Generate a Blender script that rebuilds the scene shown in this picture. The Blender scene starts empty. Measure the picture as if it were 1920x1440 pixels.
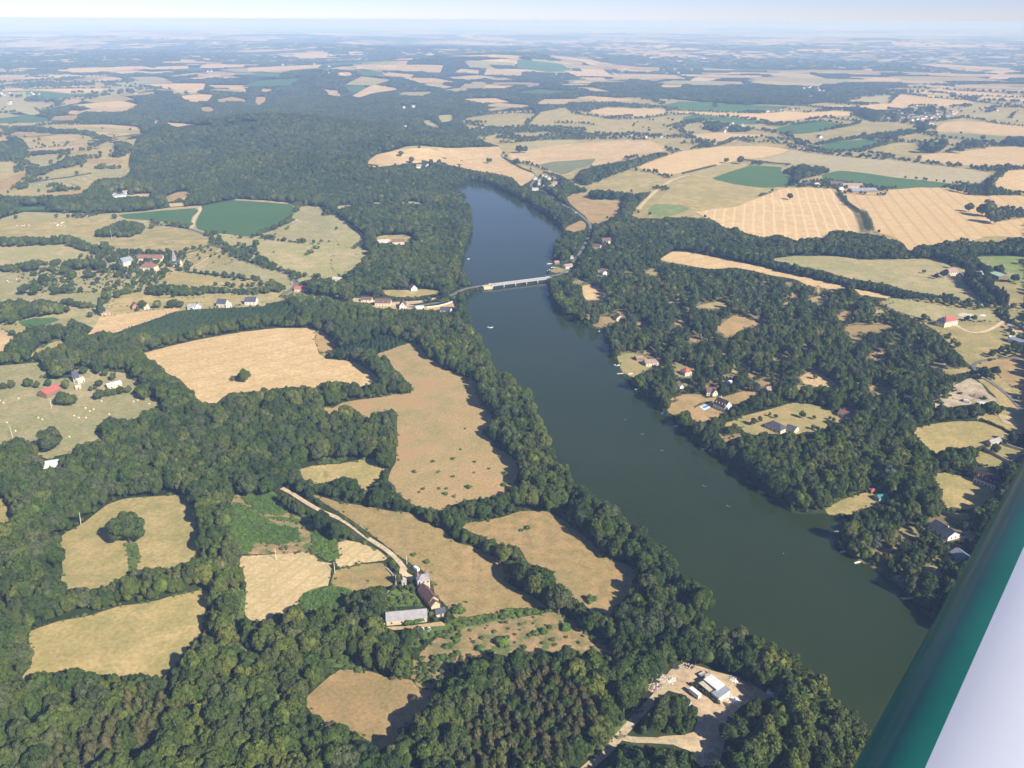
import bpy, math, random
import numpy as np
from mathutils import Vector, Matrix, kdtree, geometry
PI = math.pi
random.seed(7); RNG = np.random.default_rng(11)
SC = bpy.context.scene
COL = SC.collection
# ------------------------------------------------------------------ camera
IW, IH = 1920.0, 1440.0
FPX = 960.0 / math.tan(math.radians(31.0))
CAMH = 300.0
PITCH = math.radians(23.15)
ROLL = math.radians(0.25)
cam_d = bpy.data.cameras.new('camera'); cam = bpy.data.objects.new('camera', cam_d); COL.objects.link(cam)
cam_d.sensor_width = 36.0; cam_d.lens = 18.0 / math.tan(math.radians(31.0))
cam_d.clip_start = 0.05; cam_d.clip_end = 120000.0
CM = Matrix.Rotation(PI/2 - PITCH, 4, 'X') @ Matrix.Rotation(ROLL, 4, 'Z')
cam.matrix_world = Matrix.Translation((0, 0, CAMH)) @ CM
SC.camera = cam
R3 = np.array(CM.to_3x3())

def smooth(a, b, x):
    t = np.clip((x - a) / (b - a), 0, 1); return t * t * (3 - 2 * t)

BUMPS = []
def terrain(x, y):
    x = np.asarray(x, float); y = np.asarray(y, float)
    d = np.hypot(x, y)
    amp = smooth(1800, 4500, d) * (1 + 1.7 * smooth(5000, 12000, d))
    z = 5.0 * np.sin(x / 430 + 1.3) * np.sin(y / 510 + .4) + 6.0 * np.sin(x / 900 + y / 700 + 2) \
        + 7.0 * np.sin(y / 1300 - x / 1900 + .5) + 6.0 * np.sin(x / 1500 + y / 3100)
    z = amp * z
    far = smooth(14000, 30000, d)
    z = z + far * (45 * np.sin(x / 9000 - .9) + 22 * np.sin(x / 3300 + y / 6100) + 10 * np.sin(x / 1500 + y / 2400))
    for bx, by, bz, sx, sy in BUMPS:
        z = z + bz * np.exp(-((x - bx) / sx) ** 2 - ((y - by) / sy) ** 2)
    return z

def rays(u, v):
    u = np.asarray(u, float); v = np.asarray(v, float)
    c = np.stack([(u - 960) / FPX, -(v - 720) / FPX, -np.ones_like(u)], -1)
    return c @ R3.T

def unproj(u, v, h=0.0):
    """pixel of the photograph -> point on the terrain (plus h)"""
    w = rays(u, v)
    dz = np.minimum(w[..., 2], -1e-4)
    z = np.zeros_like(dz)
    for _ in range(14):
        t = (CAMH - h - z) / -dz
        zn = terrain(w[..., 0] * t, w[..., 1] * t)
        z = .5 * z + .5 * zn
    t = (CAMH - h - z) / -dz
    return np.stack([w[..., 0] * t, w[..., 1] * t, z], -1)

def gp(u, v, h=0.0):
    p = unproj(np.array([u]), np.array([v]), h)[0]
    return Vector((float(p[0]), float(p[1]), float(p[2])))

def project(p):
    q = (np.asarray(p, float) - np.array([0, 0, CAMH])) @ R3
    zz = np.minimum(q[..., 2], -1e-3)
    return 960 + FPX * q[..., 0] / -zz, 720 - FPX * q[..., 1] / -zz

for (u, v, bz, sx, sy) in ((330, 272, 30, 150, 190), (500, 258, 36, 190, 200), (640, 262, 34, 260, 230), (760, 292, 30, 120, 130), (455, 325, 22, 130, 110), (590, 330, 26, 150, 110), (690, 330, 18, 100, 90), (330, 185, 30, 380, 380), (820, 130, 60, 700, 700), (980, 118, 55, 500, 900), (620, 150, 40, 420, 500)):
    p = unproj(np.array([u]), np.array([v]))[0]
    BUMPS.append((float(p[0]), float(p[1]), bz, sx, sy))

# ------------------------------------------------------------------ object helpers
def tag(o, label=None, cat=None, group=None, kind=None):
    if label: o['label'] = label
    if cat: o['category'] = cat
    if group: o['group'] = group
    if kind: o['kind'] = kind
    return o
def link(o, parent=None):
    COL.objects.link(o)
    if parent is not None: o.parent = parent
    return o
def empty(name, loc=(0, 0, 0), rz=0.0, label=None, cat=None, group=None):
    o = bpy.data.objects.new(name, None); o.empty_display_size = .5
    link(o); o.location = loc; o.rotation_euler = (0, 0, rz)
    return tag(o, label, cat, group)
def np_mesh(name, verts, faces, mats=(), fm=None, smooth_=False):
    """verts (N,3); faces (M,k) int array"""
    me = bpy.data.meshes.new(name)
    verts = np.asarray(verts, np.float32); faces = np.asarray(faces, np.int32)
    m, k = faces.shape
    me.vertices.add(len(verts)); me.vertices.foreach_set('co', verts.ravel())
    me.loops.add(m * k); me.loops.foreach_set('vertex_index', faces.ravel())
    me.polygons.add(m); me.polygons.foreach_set('loop_start', np.arange(0, m * k, k, dtype=np.int32))
    for mt in mats: me.materials.append(mt)
    if fm is not None: me.polygons.foreach_set('material_index', np.asarray(fm, np.int32))
    if smooth_: me.polygons.foreach_set('use_smooth', np.ones(m, bool))
    me.update(calc_edges=True); me.validate()
    return me
class MB:
    """collects simple solids and links them as ONE mesh object"""
    def __init__(s): s.v = []; s.f = []; s.m = []
    def add(s, vs, fs, m=0):
        o = len(s.v); s.v += [tuple(x) for x in vs]
        for f in fs: s.f.append([i + o for i in f]); s.m.append(m)
        return s
    def hexa(s, b, t, m=0):
        return s.add(list(b) + list(t), [(3, 2, 1, 0), (4, 5, 6, 7), (0, 1, 5, 4), (1, 2, 6, 5), (2, 3, 7, 6), (3, 0, 4, 7)], m)
    def box(s, x0, y0, z0, x1, y1, z1, m=0):
        return s.hexa([(x0, y0, z0), (x1, y0, z0), (x1, y1, z0), (x0, y1, z0)], [(x0, y0, z1), (x1, y0, z1), (x1, y1, z1), (x0, y1, z1)], m)
    def tube(s, a, b, ra, rb, n=8, m=0):
        a = Vector(a); b = Vector(b); d = (b - a).normalized()
        u = d.orthogonal().normalized(); w = d.cross(u)
        vs = [a + (u * math.cos(2 * PI * i / n) + w * math.sin(2 * PI * i / n)) * ra for i in range(n)]
        vs += [b + (u * math.cos(2 * PI * i / n) + w * math.sin(2 * PI * i / n)) * rb for i in range(n)]
        fs = [(i, (i + 1) % n, n + (i + 1) % n, n + i) for i in range(n)] + [tuple(range(n - 1, -1, -1)), tuple(range(n, 2 * n))]
        return s.add(vs, fs, m)
    def loft(s, rings, m=0, caps=True):
        n = len(rings[0]); vs = [p for r in rings for p in r]; fs = []
        for k in range(len(rings) - 1):
            for i in range(n): fs.append((k * n + i, k * n + (i + 1) % n, (k + 1) * n + (i + 1) % n, (k + 1) * n + i))
        if caps: fs += [tuple(range(n - 1, -1, -1)), tuple(range((len(rings) - 1) * n, len(rings) * n))]
        return s.add(vs, fs, m)
    def mesh(s, name, mats, smooth_=False):
        me = bpy.data.meshes.new(name); me.from_pydata(s.v, [], s.f)
        for mt in mats: me.materials.append(mt)
        me.polygons.foreach_set('material_index', s.m)
        if smooth_: me.polygons.foreach_set('use_smooth', [True] * len(s.f))
        me.update(); return me
    def build(s, name, mats, parent=None, smooth_=False):
        if not isinstance(mats, (list, tuple)): mats = [mats]
        return link(bpy.data.objects.new(name, s.mesh(name, mats, smooth_)), parent)
def copy_tree(o, parent=None):
    c = o.copy(); COL.objects.link(c); c.parent = parent
    for ch in list(o.children): copy_tree(ch, c)
    return c

# ------------------------------------------------------------------ materials
def new_mat(name, rough=.9, spec=.2):
    m = bpy.data.materials.new(name); m.use_nodes = True
    nt = m.node_tree; b = nt.nodes['Principled BSDF']
    b.inputs['Roughness'].default_value = rough
    b.inputs['Specular IOR Level'].default_value = spec
    return m, nt, b
def N(nt, typ, **kw):
    n = nt.nodes.new(typ)
    for k, v in kw.items():
        if k in n.inputs: n.inputs[k].default_value = v
        else: setattr(n, k, v)
    return n
def ramp(nt, stops, interp='LINEAR'):
    r = nt.nodes.new('ShaderNodeValToRGB'); cr = r.color_ramp; cr.interpolation = interp
    while len(cr.elements) < len(stops): cr.elements.new(.5)
    for e, (p, c) in zip(cr.elements, stops): e.position = p; e.color = (c[0], c[1], c[2], 1)
    return r
def mixc(nt, fac, a, b, mode='MIX'):
    m = nt.nodes.new('ShaderNodeMix'); m.data_type = 'RGBA'; m.blend_type = mode
    for s, x in ((0, fac), (6, a), (7, b)):
        if hasattr(x, 'is_output'): nt.links.new(x, m.inputs[s])
        else: m.inputs[s].default_value = x if s == 0 else (x[0], x[1], x[2], 1)
    return m.outputs[2]
def mul(c, k): return tuple(x * k for x in c)
def wpos(nt, scale, rot=0.0, sy=None):
    g = nt.nodes.new('ShaderNodeNewGeometry'); mp = nt.nodes.new('ShaderNodeMapping')
    mp.inputs['Scale'].default_value = (scale, sy if sy else scale, scale); mp.inputs['Rotation'].default_value = (0, 0, rot)
    nt.links.new(g.outputs['Position'], mp.inputs['Vector']); return mp.outputs['Vector']
def noise(nt, vec, scale=1.0, detail=4.0, rough=.6, dist=0.0):
    n = N(nt, 'ShaderNodeTexNoise', Scale=scale, Detail=detail, Roughness=rough, Distortion=dist)
    nt.links.new(vec, n.inputs['Vector']); return n.outputs['Fac']

def ground_mat(name, ca, cb, cc, big=.012, mid=.06, fine=.45, contrast=1.45, stripes=None, patch=None):
    """soil, grass or crop: three tones of the surface mixed by noise of three sizes, optional mowing lines"""
    m, nt, b = new_mat(name, 1.0, .05)
    p = wpos(nt, 1.0)
    n1 = noise(nt, p, big, 5, .62, .4); n2 = noise(nt, p, mid, 4, .6); n3 = noise(nt, p, fine, 3, .7)
    r1 = ramp(nt, [(.5 - .16 / contrast, ca), (.5, mul([a + c for a, c in zip(ca, cb)], .5)), (.5 + .16 / contrast, cb)]); nt.links.new(n1, r1.inputs['Fac'])
    r2 = ramp(nt, [(.40, (0, 0, 0)), (.62, (1, 1, 1))]); nt.links.new(n2, r2.inputs['Fac'])
    k = nt.nodes.new('ShaderNodeMath'); k.operation = 'MULTIPLY'; k.inputs[1].default_value = .8
    nt.links.new(r2.outputs['Color'], k.inputs[0])
    c = mixc(nt, k.outputs[0], r1.outputs['Color'], cc)
    r3 = ramp(nt, [(.28, (.74, .74, .74)), (.72, (1.23, 1.23, 1.23))]); nt.links.new(n3, r3.inputs['Fac'])
    c = mixc(nt, 1.0, c, r3.outputs['Color'], 'MULTIPLY')
    oi = nt.nodes.new('ShaderNodeObjectInfo')
    r4 = ramp(nt, [(0, (.88, .9, .9)), (1, (1.1, 1.08, 1.05))]); nt.links.new(oi.outputs['Random'], r4.inputs['Fac'])
    c = mixc(nt, 1.0, c, r4.outputs['Color'], 'MULTIPLY')
    if patch:
        col, sc, th = patch
        np_ = noise(nt, p, sc, 6, .7, .6); r5 = ramp(nt, [(th, (0, 0, 0)), (th + .05, (1, 1, 1))]); nt.links.new(np_, r5.inputs['Fac'])
        c = mixc(nt, r5.outputs['Color'], c, col)
    if stripes:
        ang, period, col, fac, dist = stripes
        w = N(nt, 'ShaderNodeTexWave', Scale=1.0, Distortion=dist, Detail=2.0)
        w.inputs['Detail Scale'].default_value = .35
        w.wave_type = 'BANDS'; w.bands_direction = 'X'
        nt.links.new(wpos(nt, .314 * 20 / (20 * period), ang), w.inputs['Vector'])
        r6 = ramp(nt, [(.8, (0, 0, 0)), (.95, (fac, fac, fac))]); nt.links.new(w.outputs['Fac'], r6.inputs['Fac'])
        c = mixc(nt, r6.outputs['Color'], c, col)
    nt.links.new(c, b.inputs['Base Color'])
    bp = N(nt, 'ShaderNodeBump', Strength=.5, Distance=.25); nt.links.new(n3, bp.inputs['Height']); nt.links.new(bp.outputs['Normal'], b.inputs['Normal'])
    return m
def paint_mat(name, col, var=.15, scale=1.2, rough=.8, spec=.3, metal=0.0):
    m, nt, b = new_mat(name, rough, spec); b.inputs['Metallic'].default_value = metal
    tc = nt.nodes.new('ShaderNodeTexCoord')
    n = noise(nt, tc.outputs['Object'], scale, 5, .65)
    r = ramp(nt, [(.3, mul(col, 1 - var)), (.7, mul(col, 1 + var))]); nt.links.new(n, r.inputs['Fac'])
    nt.links.new(r.outputs['Color'], b.inputs['Base Color']); return m
def roof_mat(name, col, var=.22, rows=2.2, rough=.85, spec=.2):
    m, nt, b = new_mat(name, rough, spec)
    tc = nt.nodes.new('ShaderNodeTexCoord')
    n = noise(nt, tc.outputs['Object'], .6, 6, .7); n2 = noise(nt, tc.outputs['Object'], 5, 2, .6)
    r = ramp(nt, [(.3, mul(col, 1 - var)), (.7, mul(col, 1 + var))]); nt.links.new(n, r.inputs['Fac'])
    r2 = ramp(nt, [(.3, (.8, .8, .8)), (.7, (1.15, 1.15, 1.15))]); nt.links.new(n2, r2.inputs['Fac'])
    nt.links.new(mixc(nt, 1.0, r.outputs['Color'], r2.outputs['Color'], 'MULTIPLY'), b.inputs['Base Color'])
    w = N(nt, 'ShaderNodeTexWave', Scale=rows, Distortion=.4); w.bands_direction = 'Z'; nt.links.new(tc.outputs['Object'], w.inputs['Vector'])
    bp = N(nt, 'ShaderNodeBump', Strength=.5, Distance=.05); nt.links.new(w.outputs['Fac'], bp.inputs['Height']); nt.links.new(bp.outputs['Normal'], b.inputs['Normal'])
    return m
def leaf_mat(name, tones, spread=.35):
    """foliage: tone picked per plant, then varied from leaf cluster to leaf cluster"""
    m, nt, b = new_mat(name, .75, .12)
    oi = nt.nodes.new('ShaderNodeObjectInfo')
    k = len(tones); r = ramp(nt, [(i / max(1, k - 1), t) for i, t in enumerate(tones)]); nt.links.new(oi.outputs['Random'], r.inputs['Fac'])
    g = nt.nodes.new('ShaderNodeNewGeometry')
    n = noise(nt, g.outputs['Position'], .55, 3, .7)
    r2 = ramp(nt, [(.28, (1 - spread,) * 3), (.72, (1 + spread, 1 + spread * .9, 1 + spread * .6))]); nt.links.new(n, r2.inputs['Fac'])
    r3 = ramp(nt, [(0, (.8, .8, .8)), (1, (1.2, 1.2, 1.15))]); nt.links.new(g.outputs['Random Per Island'], r3.inputs['Fac'])
    c = mixc(nt, 1.0, r.outputs['Color'], r2.outputs['Color'], 'MULTIPLY')
    c = mixc(nt, 1.0, c, r3.outputs['Color'], 'MULTIPLY')
    n4 = noise(nt, g.outputs['Position'], .009, 3, .6); r4 = ramp(nt, [(.36, (.74, .82, .86)), (.5, (1, 1, 1)), (.64, (1.26, 1.18, .98))]); nt.links.new(n4, r4.inputs['Fac'])
    c = mixc(nt, 1.0, c, r4.outputs['Color'], 'MULTIPLY')
    nt.links.new(c, b.inputs['Base Color'])
    return m
# ------------------------------------------------------------------ what lies where (outlines traced on the photograph, in 3x tiles)
TILE = {'A': (0, 0), 'B': (640, 0), 'C': (1280, 0), 'D': (0, 480), 'E': (640, 480), 'F': (1280, 480), 'G': (0, 960), 'H': (640, 960), 'I': (1280, 960)}
def T(t, s):
    ox, oy = TILE[t]; n = [float(x) for x in s.replace(',', ' ').split()]
    return [(ox + n[i] / 3, oy + n[i + 1] / 3) for i in range(0, len(n), 2)]
FIELDS = []   # (material key, outline)
def F(t, k, s): FIELDS.append((k, T(t, s)))
# ---- lower left
F('G', 'P', '335,140 470,60 600,-40 720,-75 1050,-98 1075,-60 1110,80 1125,200 1110,290 960,320 780,325 720,360 600,420 480,440 330,460 350,300 345,200')
F('G', 'V', '705,185 775,165 790,260 760,330 800,360 730,360 722,280')
F('G', 'P', '160,670 330,610 480,590 700,530 850,510 1000,465 1170,430 1160,560 1140,680 1050,780 960,900 930,935 800,940 540,910 400,890 260,910 90,990 150,900 185,850 165,750')
F('G', 'M', '1340,245 1540,240 1740,220 1800,280 1870,290 1860,350 1840,430 1700,500 1640,545 1560,600 1480,620 1390,605 1370,560 1385,450 1370,330 1340,300')
F('G', 'R', '1310,-110 1440,-80 1640,20 1760,40 1850,60 1910,200 1910,260 1850,280 1760,215 1540,240 1340,242 1290,120 1300,20')
F('G', 'V', '1320,330 1380,450 1370,600 1390,700 1350,790 1300,740 1280,620 1300,430')
F('G', 'V', '0,1220 120,1130 230,1110 280,1150 150,1190 0,1290')
F('G', 'V', '1010,1190 950,1270 800,1330 640,1440 760,1440 900,1330 1000,1260')
F('G', 'B', '1370,760 1420,780 1440,830 1400,800')
F('D', 'P', '-40,1340 50,1370 30,1390 80,1440 90,1460 40,1500 -40,1510')
F('H', 'B', '0,880 140,890 260,930 390,945 440,1000 560,1010 500,1060 480,1120 420,1160 380,1200 310,1220 330,1290 270,1310 190,1350 140,1280 70,1240 -80,1210 -180,1120 -215,1065 -90,950')
F('H', 'M', '-40,180 20,160 130,180 200,210 260,260 240,275 120,285 0,320 -30,300')
F('H', 'D', '0,320 120,290 240,285 300,360 300,400 260,420 140,430 60,460 0,470 -60,400 -40,340')
F('H', 'D', '-190,-110 0,-50 150,-30 300,0 370,0 470,50 580,100 640,170 750,200 860,250 930,320 930,400 1000,440 1100,490 1170,545 1000,545 880,575 740,595 640,600 620,560 570,500 530,470 510,400 480,350 440,320 400,300 350,260 300,230 240,180 140,110 0,10 -130,-70')
F('H', 'D', '660,70 800,50 900,30 1010,-5 1160,0 1270,60 1390,150 1450,210 1540,270 1670,320 1640,420 1560,540 1500,600 1430,570 1360,520 1300,480 1200,420 1200,340 1050,290 1000,210 960,190 890,190 800,140 720,110')
F('H', 'R', '480,760 560,690 680,640 900,600 1090,580 1190,560 1290,600 1400,690 1480,740 1540,800 1440,810 1340,790 1200,790 1100,800 1030,810 950,830 860,850 740,820 650,900 560,980 440,990 390,930 370,860 440,800')
F('H', 'V', '620,605 880,578 1000,548 1180,555 900,605 700,650 600,690 500,710 420,770 300,790 270,770 380,700 520,650')
F('H', 'V', '-120,800 0,790 90,790 110,860 140,890 0,880 -120,860')
F('H', 'V', '210,470 340,420 420,440 450,510 420,550 250,580 230,540')
F('H', 'K', '240,650 400,640 560,618 590,640 420,657 300,665')
F('H', 'S', '330,290 370,340 420,372 390,390 340,385 330,360')
F('I', 'S', '-150,990 -100,930 -60,880 10,850 120,880 270,920 400,970 510,1040 450,1075 400,1060 330,1095 290,1140 240,1180 230,1300 200,1440 100,1440 60,1350 0,1330 -100,1290 -150,1270 0,1260 60,1240 80,1180 60,1100 20,1035 -60,1010')
F('H', 'V', '1330,1390 1400,1300 1520,1210 1560,1190 1600,1150 1640,1110 1690,1120 1560,1260 1420,1380')
# ---- left middle
F('D', 'W', '795,550 920,518 1100,475 1350,430 1560,408 1775,405 1770,480 1790,540 1830,580 1920,585 2000,600 2070,640 2135,690 2110,715 2010,740 1920,705 1800,712 1780,750 1700,740 1650,735 1560,745 1440,770 1300,770 1250,800 1220,830 1130,828 1080,770 1020,700 940,660 890,620 850,590')
F('D', 'B', '1778,415 1830,435 1890,490 1870,530 1825,575 1790,535 1772,480')
F('D', 'W', '560,345 700,325 870,305 1000,290 1020,300 880,350 780,385 650,435 560,425 490,445 530,400 550,370')
F('D', 'L', '-60,620 150,605 240,600 270,640 240,690 400,690 430,640 500,640 560,650 700,660 760,700 800,720 745,765 860,800 900,830 930,870 850,860 780,910 740,930 660,920 600,920 540,960 530,990 610,1000 560,1040 430,1060 400,1110 320,1120 290,1150 200,1120 240,1080 330,1060 220,1060 165,1065 100,1020 -60,1080')
F('D', 'L', '-60,100 200,90 210,130 290,150 380,150 450,130 600,70 620,120 680,130 600,150 460,170 440,200 610,220 610,250 550,280 420,280 350,260 170,240 100,240 50,250 -60,250')
F('D', 'L', '1050,70 1200,40 1320,20 1400,40 1520,80 1620,110 1640,150 1620,170 1560,150 1480,130 1310,110 1150,100 1050,82')
F('D', 'P', '900,150 960,92 1040,92 1200,118 1400,145 1490,160 1460,175 1250,170 1000,170')
F('D', 'P', '600,270 700,220 800,200 850,220 900,235 1100,235 1300,225 1370,220 1380,240 1180,255 1000,270 800,285 650,285')
F('D', 'K', '-50,395 0,400 80,470 30,500 20,540 -50,540')
F('D', 'P', '0,395 60,385 170,400 100,440 80,465 30,420')
F('D', 'P', '150,570 220,520 300,480 370,475 360,500 260,530 200,560')
F('D', 'V', '215,512 300,470 380,440 372,460 300,485 240,518')
F('D', 'L', '240,400 280,370 380,350 390,390 360,410 340,380')
F('D', 'V', '1810,1140 1850,1110 1950,1100 1950,1150 1900,1165 1790,1172')
F('D', 'P', '550,295 700,285 1020,288 1100,285 1340,280 1500,262 1510,285 1360,285 1200,292 1040,296 870,304 700,324 570,342')
F('D', 'Q', '1590,195 1700,190 1920,222 2000,260 1900,275 1780,262 1660,262 1560,235')
F('D', 'G', '100,370 200,350 300,345 340,360 240,395 130,395')
# ---- middle
F('E', 'T', '175,565 300,520 400,485 450,520 480,570 600,650 740,700 770,720 745,750 790,830 830,870 860,930 780,990 850,1040 830,1060 930,1110 1000,1170 1000,1230 970,1320 870,1350 780,1370 690,1370 600,1420 520,1430 400,1400 320,1340 260,1260 285,1195 310,1160 310,1040 310,950 320,880 250,870 140,920 100,880 0,870 -80,900 -115,850 -40,850 0,820 280,780 390,770 400,730 300,640 270,590 200,570')
F('E', 'P', '-250,1215 -160,1180 0,1165 200,1130 215,1180 250,1200 200,1260 170,1310 120,1320 60,1250 0,1245 -120,1290 -200,1260')
F('E', 'K', '170,280 320,270 470,285 560,280 640,240 660,270 620,310 540,310 440,300 300,305 200,295')
F('E', 'S', '-60,225 110,238 300,262 470,252 560,222 600,203 590,222 480,262 330,278 100,262 -60,245')
F('E', 'P', '230,190 400,190 560,190 540,215 400,235 250,225')
F('E', 'L', '-60,0 130,-10 90,60 30,90 0,110 -30,100 -60,60')
F('E', 'W', '1350,170 1400,160 1470,190 1480,240 1380,250 1360,220')
F('E', 'B', '1380,350 1430,340 1520,345 1560,310 1600,320 1590,350 1520,380 1440,410 1400,380')
F('E', 'P', '1170,85 1210,60 1290,70 1300,90 1220,100')
# ---- right middle
F('F', 'W', '-130,20 -60,-25 30,-20 150,0 300,30 480,70 640,110 800,145 960,185 1100,210 1190,230 1150,240 1000,220 960,180 850,190 700,165 630,130 500,110 400,85 290,65 170,75 90,65 0,45 -100,30')
F('F', 'L', '490,20 640,0 860,0 1000,20 1170,20 1300,15 1440,20 1500,50 1600,70 1620,90 1580,110 1580,150 1650,220 1720,290 1640,270 1520,240 1400,215 1280,200 1100,150 960,130 850,100 720,70 600,50')
F('F', 'N', '1650,0 1980,0 1980,180 1920,175 1840,150 1820,90 1750,70 1680,40')
F('F', 'P', '1700,140 1830,150 1980,185 1980,280 1820,290 1780,250 1700,190')
F('F', 'L', '1140,240 1250,245 1400,270 1560,300 1740,305 1800,350 1790,368 1700,365 1560,365 1400,370 1320,350 1210,310 1150,280')
F('F', 'P', '1370,385 1430,362 1560,370 1760,370 1800,362 1840,400 1820,450 1900,500 1800,530 1700,550 1620,565 1560,530 1530,500 1480,440 1430,420')
F('F', 'P', '1805,310 1980,300 1980,410 1920,395 1850,365')
F('F', 'K', '1790,380 1830,385 1980,450 1980,470 1880,440')
F('F', 'B', '1670,610 1780,580 1980,545 1980,770 1900,750 1850,735 1790,680 1720,650')
F('F', 'J', '1380,830 1440,790 1480,760 1560,710 1620,690 1680,720 1720,770 1780,810 1700,832 1560,842 1500,852 1420,855')
F('F', 'P', '1280,970 1360,960 1500,930 1640,925 1740,950 1850,1010 1820,1050 1700,1060 1640,1080 1560,1085 1500,1090 1450,1120 1370,1080 1320,1020')
F('F', 'P', '1640,1150 1660,1110 1690,1085 1740,1070 1800,1060 1980,1090 1980,1150 1840,1160 1780,1185 1690,1190')
F('F', 'P', '1400,1230 1480,1220 1600,1240 1750,1320 1780,1340 1700,1410 1500,1440 1470,1400 1440,1300')
F('F', 'B', '-90,880 -40,800 0,780 100,775 130,800 200,790 225,800 330,762 440,765 420,800 310,835 250,850 280,870 200,920 90,940 60,920 20,880 -40,900')
F('F', 'U', '230,940 350,900 450,870 600,825 720,835 830,870 950,920 880,940 820,970 760,1000 640,1010 460,1000 420,1010 350,990 320,960 250,980')
F('F', 'W', '660,680 740,640 840,700 870,730 780,740 680,720')
F('F', 'B', '190,400 300,325 370,350 460,385 350,400 280,450 230,450 180,420')
F('F', 'P', '60,290 180,255 280,265 200,300')
F('F', 'V', '-20,180 70,180 60,220 -20,230')
F('F', 'B', '860,350 910,300 970,305 910,370')
F('F', 'B', '900,400 1000,390 1140,390 1190,370 1200,400 1100,430 1000,430 940,450 1040,470 960,495 930,440')
F('F', 'P', '790,1430 900,1370 1040,1325 1100,1330 1130,1370 1080,1400 990,1440 930,1460 830,1455')
F('E', 'U', '1545,560 1640,545 1720,570 1770,620 1700,650 1640,690 1580,650')
F('F', 'U', '-60,600 20,610 70,640 40,690 -40,680')
F('E', 'P', '1430,80 1500,75 1520,100 1450,110')
F('F', 'B', '500,560 560,540 600,560 540,590')
F('F', 'B', '1040,560 1110,530 1150,560 1080,590')
F('F', 'U', '1060,760 1140,730 1180,760 1110,790')
F('F', 'U', '700,240 780,225 830,250 760,270')
F('F', 'B', '420,700 480,690 500,720 440,740')
F('F', 'P', '1450,640 1600,625 1640,650 1520,670')
F('F', 'R', '180,1000 240,960 330,990 345,1040 300,1070 240,1050')
F('F', 'S', '1760,890 1840,900 1900,960 1820,950')
F('I', 'P', '1210,100 1300,70 1330,140 1230,150')
F('I', 'B', '1110,200 1200,190 1220,215 1130,225')
F('I', 'P', '1340,330 1430,280 1480,340 1400,365')
F('I', 'P', '1440,10 1640,10 1620,45 1540,40')
F('I', 'K', '1530,115 1660,110 1640,150 1540,150')
F('I', 'R', '1160,375 1230,360 1260,385 1200,395')
# ---- far left
F('A', 'P', '-50,1235 20,1240 450,1225 640,1245 650,1260 540,1290 500,1330 380,1310 250,1325 -50,1330')
F('A', 'P', '520,1340 620,1340 770,1340 830,1300 880,1270 950,1270 1060,1290 1180,1340 1200,1362 1130,1390 1000,1425 880,1425 700,1420 640,1410 610,1370 540,1350')
F('A', 'G', '1130,1160 1310,1125 1500,1135 1640,1150 1660,1180 1640,1230 1560,1270 1430,1335 1300,1320 1180,1310 1110,1290 1100,1260 1130,1190')
F('A', 'G', '660,1210 900,1185 1100,1170 1118,1190 1080,1220 1068,1280 1000,1260 850,1240 700,1230')
F('A', 'L', '1690,1165 1820,1160 1830,1200 1800,1210 1860,1260 1870,1310 1910,1368 1780,1368 1650,1358 1480,1338 1560,1290 1680,1210')
F('A', 'L', '1230,1332 1470,1352 1700,1372 1900,1378 1990,1400 2090,1410 2050,1450 2010,1500 1950,1540 1880,1560 1700,1550 1560,1500 1500,1450 1420,1420 1380,1380 1300,1400')
F('A', 'L', '-50,1400 200,1385 380,1380 520,1415 580,1440 400,1450 330,1490 200,1460 130,1480 -50,1500')
F('A', 'P', '1040,1425 1180,1385 1210,1378 1300,1440 1310,1475 1240,1500 1060,1490')
F('A', 'L', '250,1000 290,970 400,950 460,945 505,972 400,988 270,1003')
F('A', 'L', '165,1030 265,1012 400,1000 540,962 600,950 700,965 740,980 600,990 500,1010 460,1050 400,1030 330,1030 260,1060 180,1065')
F('A', 'B', '245,1100 350,1080 450,1070 470,1085 400,1100 260,1105')
F('A', 'L', '130,890 230,875 340,870 310,910 240,940 190,935 150,910')
F('A', 'B', '480,900 600,895 690,895 695,920 560,925 490,920')
F('A', 'K', '140,840 250,825 400,815 470,810 460,830 330,840 160,850')
F('A', 'K', '280,770 400,765 440,790 330,800 280,795')
F('A', 'P', '380,855 500,850 580,830 660,830 600,860 540,880 440,885 390,870')
F('A', 'G', '-40,655 130,645 280,665 260,685 130,690 -40,695')
F('A', 'L', '180,690 310,680 300,690 220,698'); F('A', 'K', '-20,695 50,695 40,705 -20,707')
F('A', 'K', '370,710 600,700 780,715 800,735 690,725 540,715 380,716'); F('A', 'K', '580,730 680,730 670,745 580,745')
F('A', 'K', '930,690 1080,700 1230,705 1180,715 1080,725 980,715'); F('A', 'K', '1270,695 1400,683 1490,684 1400,692 1280,702')
F('A', 'B', '-40,1030 110,975 160,965 150,1000 60,1065 -40,1060'); F('A', 'L', '-40,915 60,910 100,935 60,970 -40,975')
F('A', 'W', '805,475 870,470 1160,470 1150,500 1100,520 990,515 900,490')
F('A', 'W', '140,505 300,500 500,498 620,498 560,515 400,525 300,512'); F('A', 'G', '140,512 260,515 400,530 560,525 450,545 240,560 150,550')
F('A', 'K', '-20,435 100,430 190,440 120,455 -20,460'); F('A', 'W', '-20,395 160,392 100,410 -20,412')
F('A', 'K', '245,430 400,415 400,440 330,445'); F('A', 'K', '480,430 620,432 700,440 560,460 480,455')
F('A', 'K', '1020,540 1120,530 1200,535 1170,570 1080,575 1030,555'); F('A', 'B', '1215,560 1310,545 1380,560 1400,575 1300,570 1230,575')
F('A', 'B', '1440,545 1500,545 1490,580 1450,595 1435,570'); F('A', 'B', '1130,605 1180,600 1215,615 1180,630 1130,625')
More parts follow.
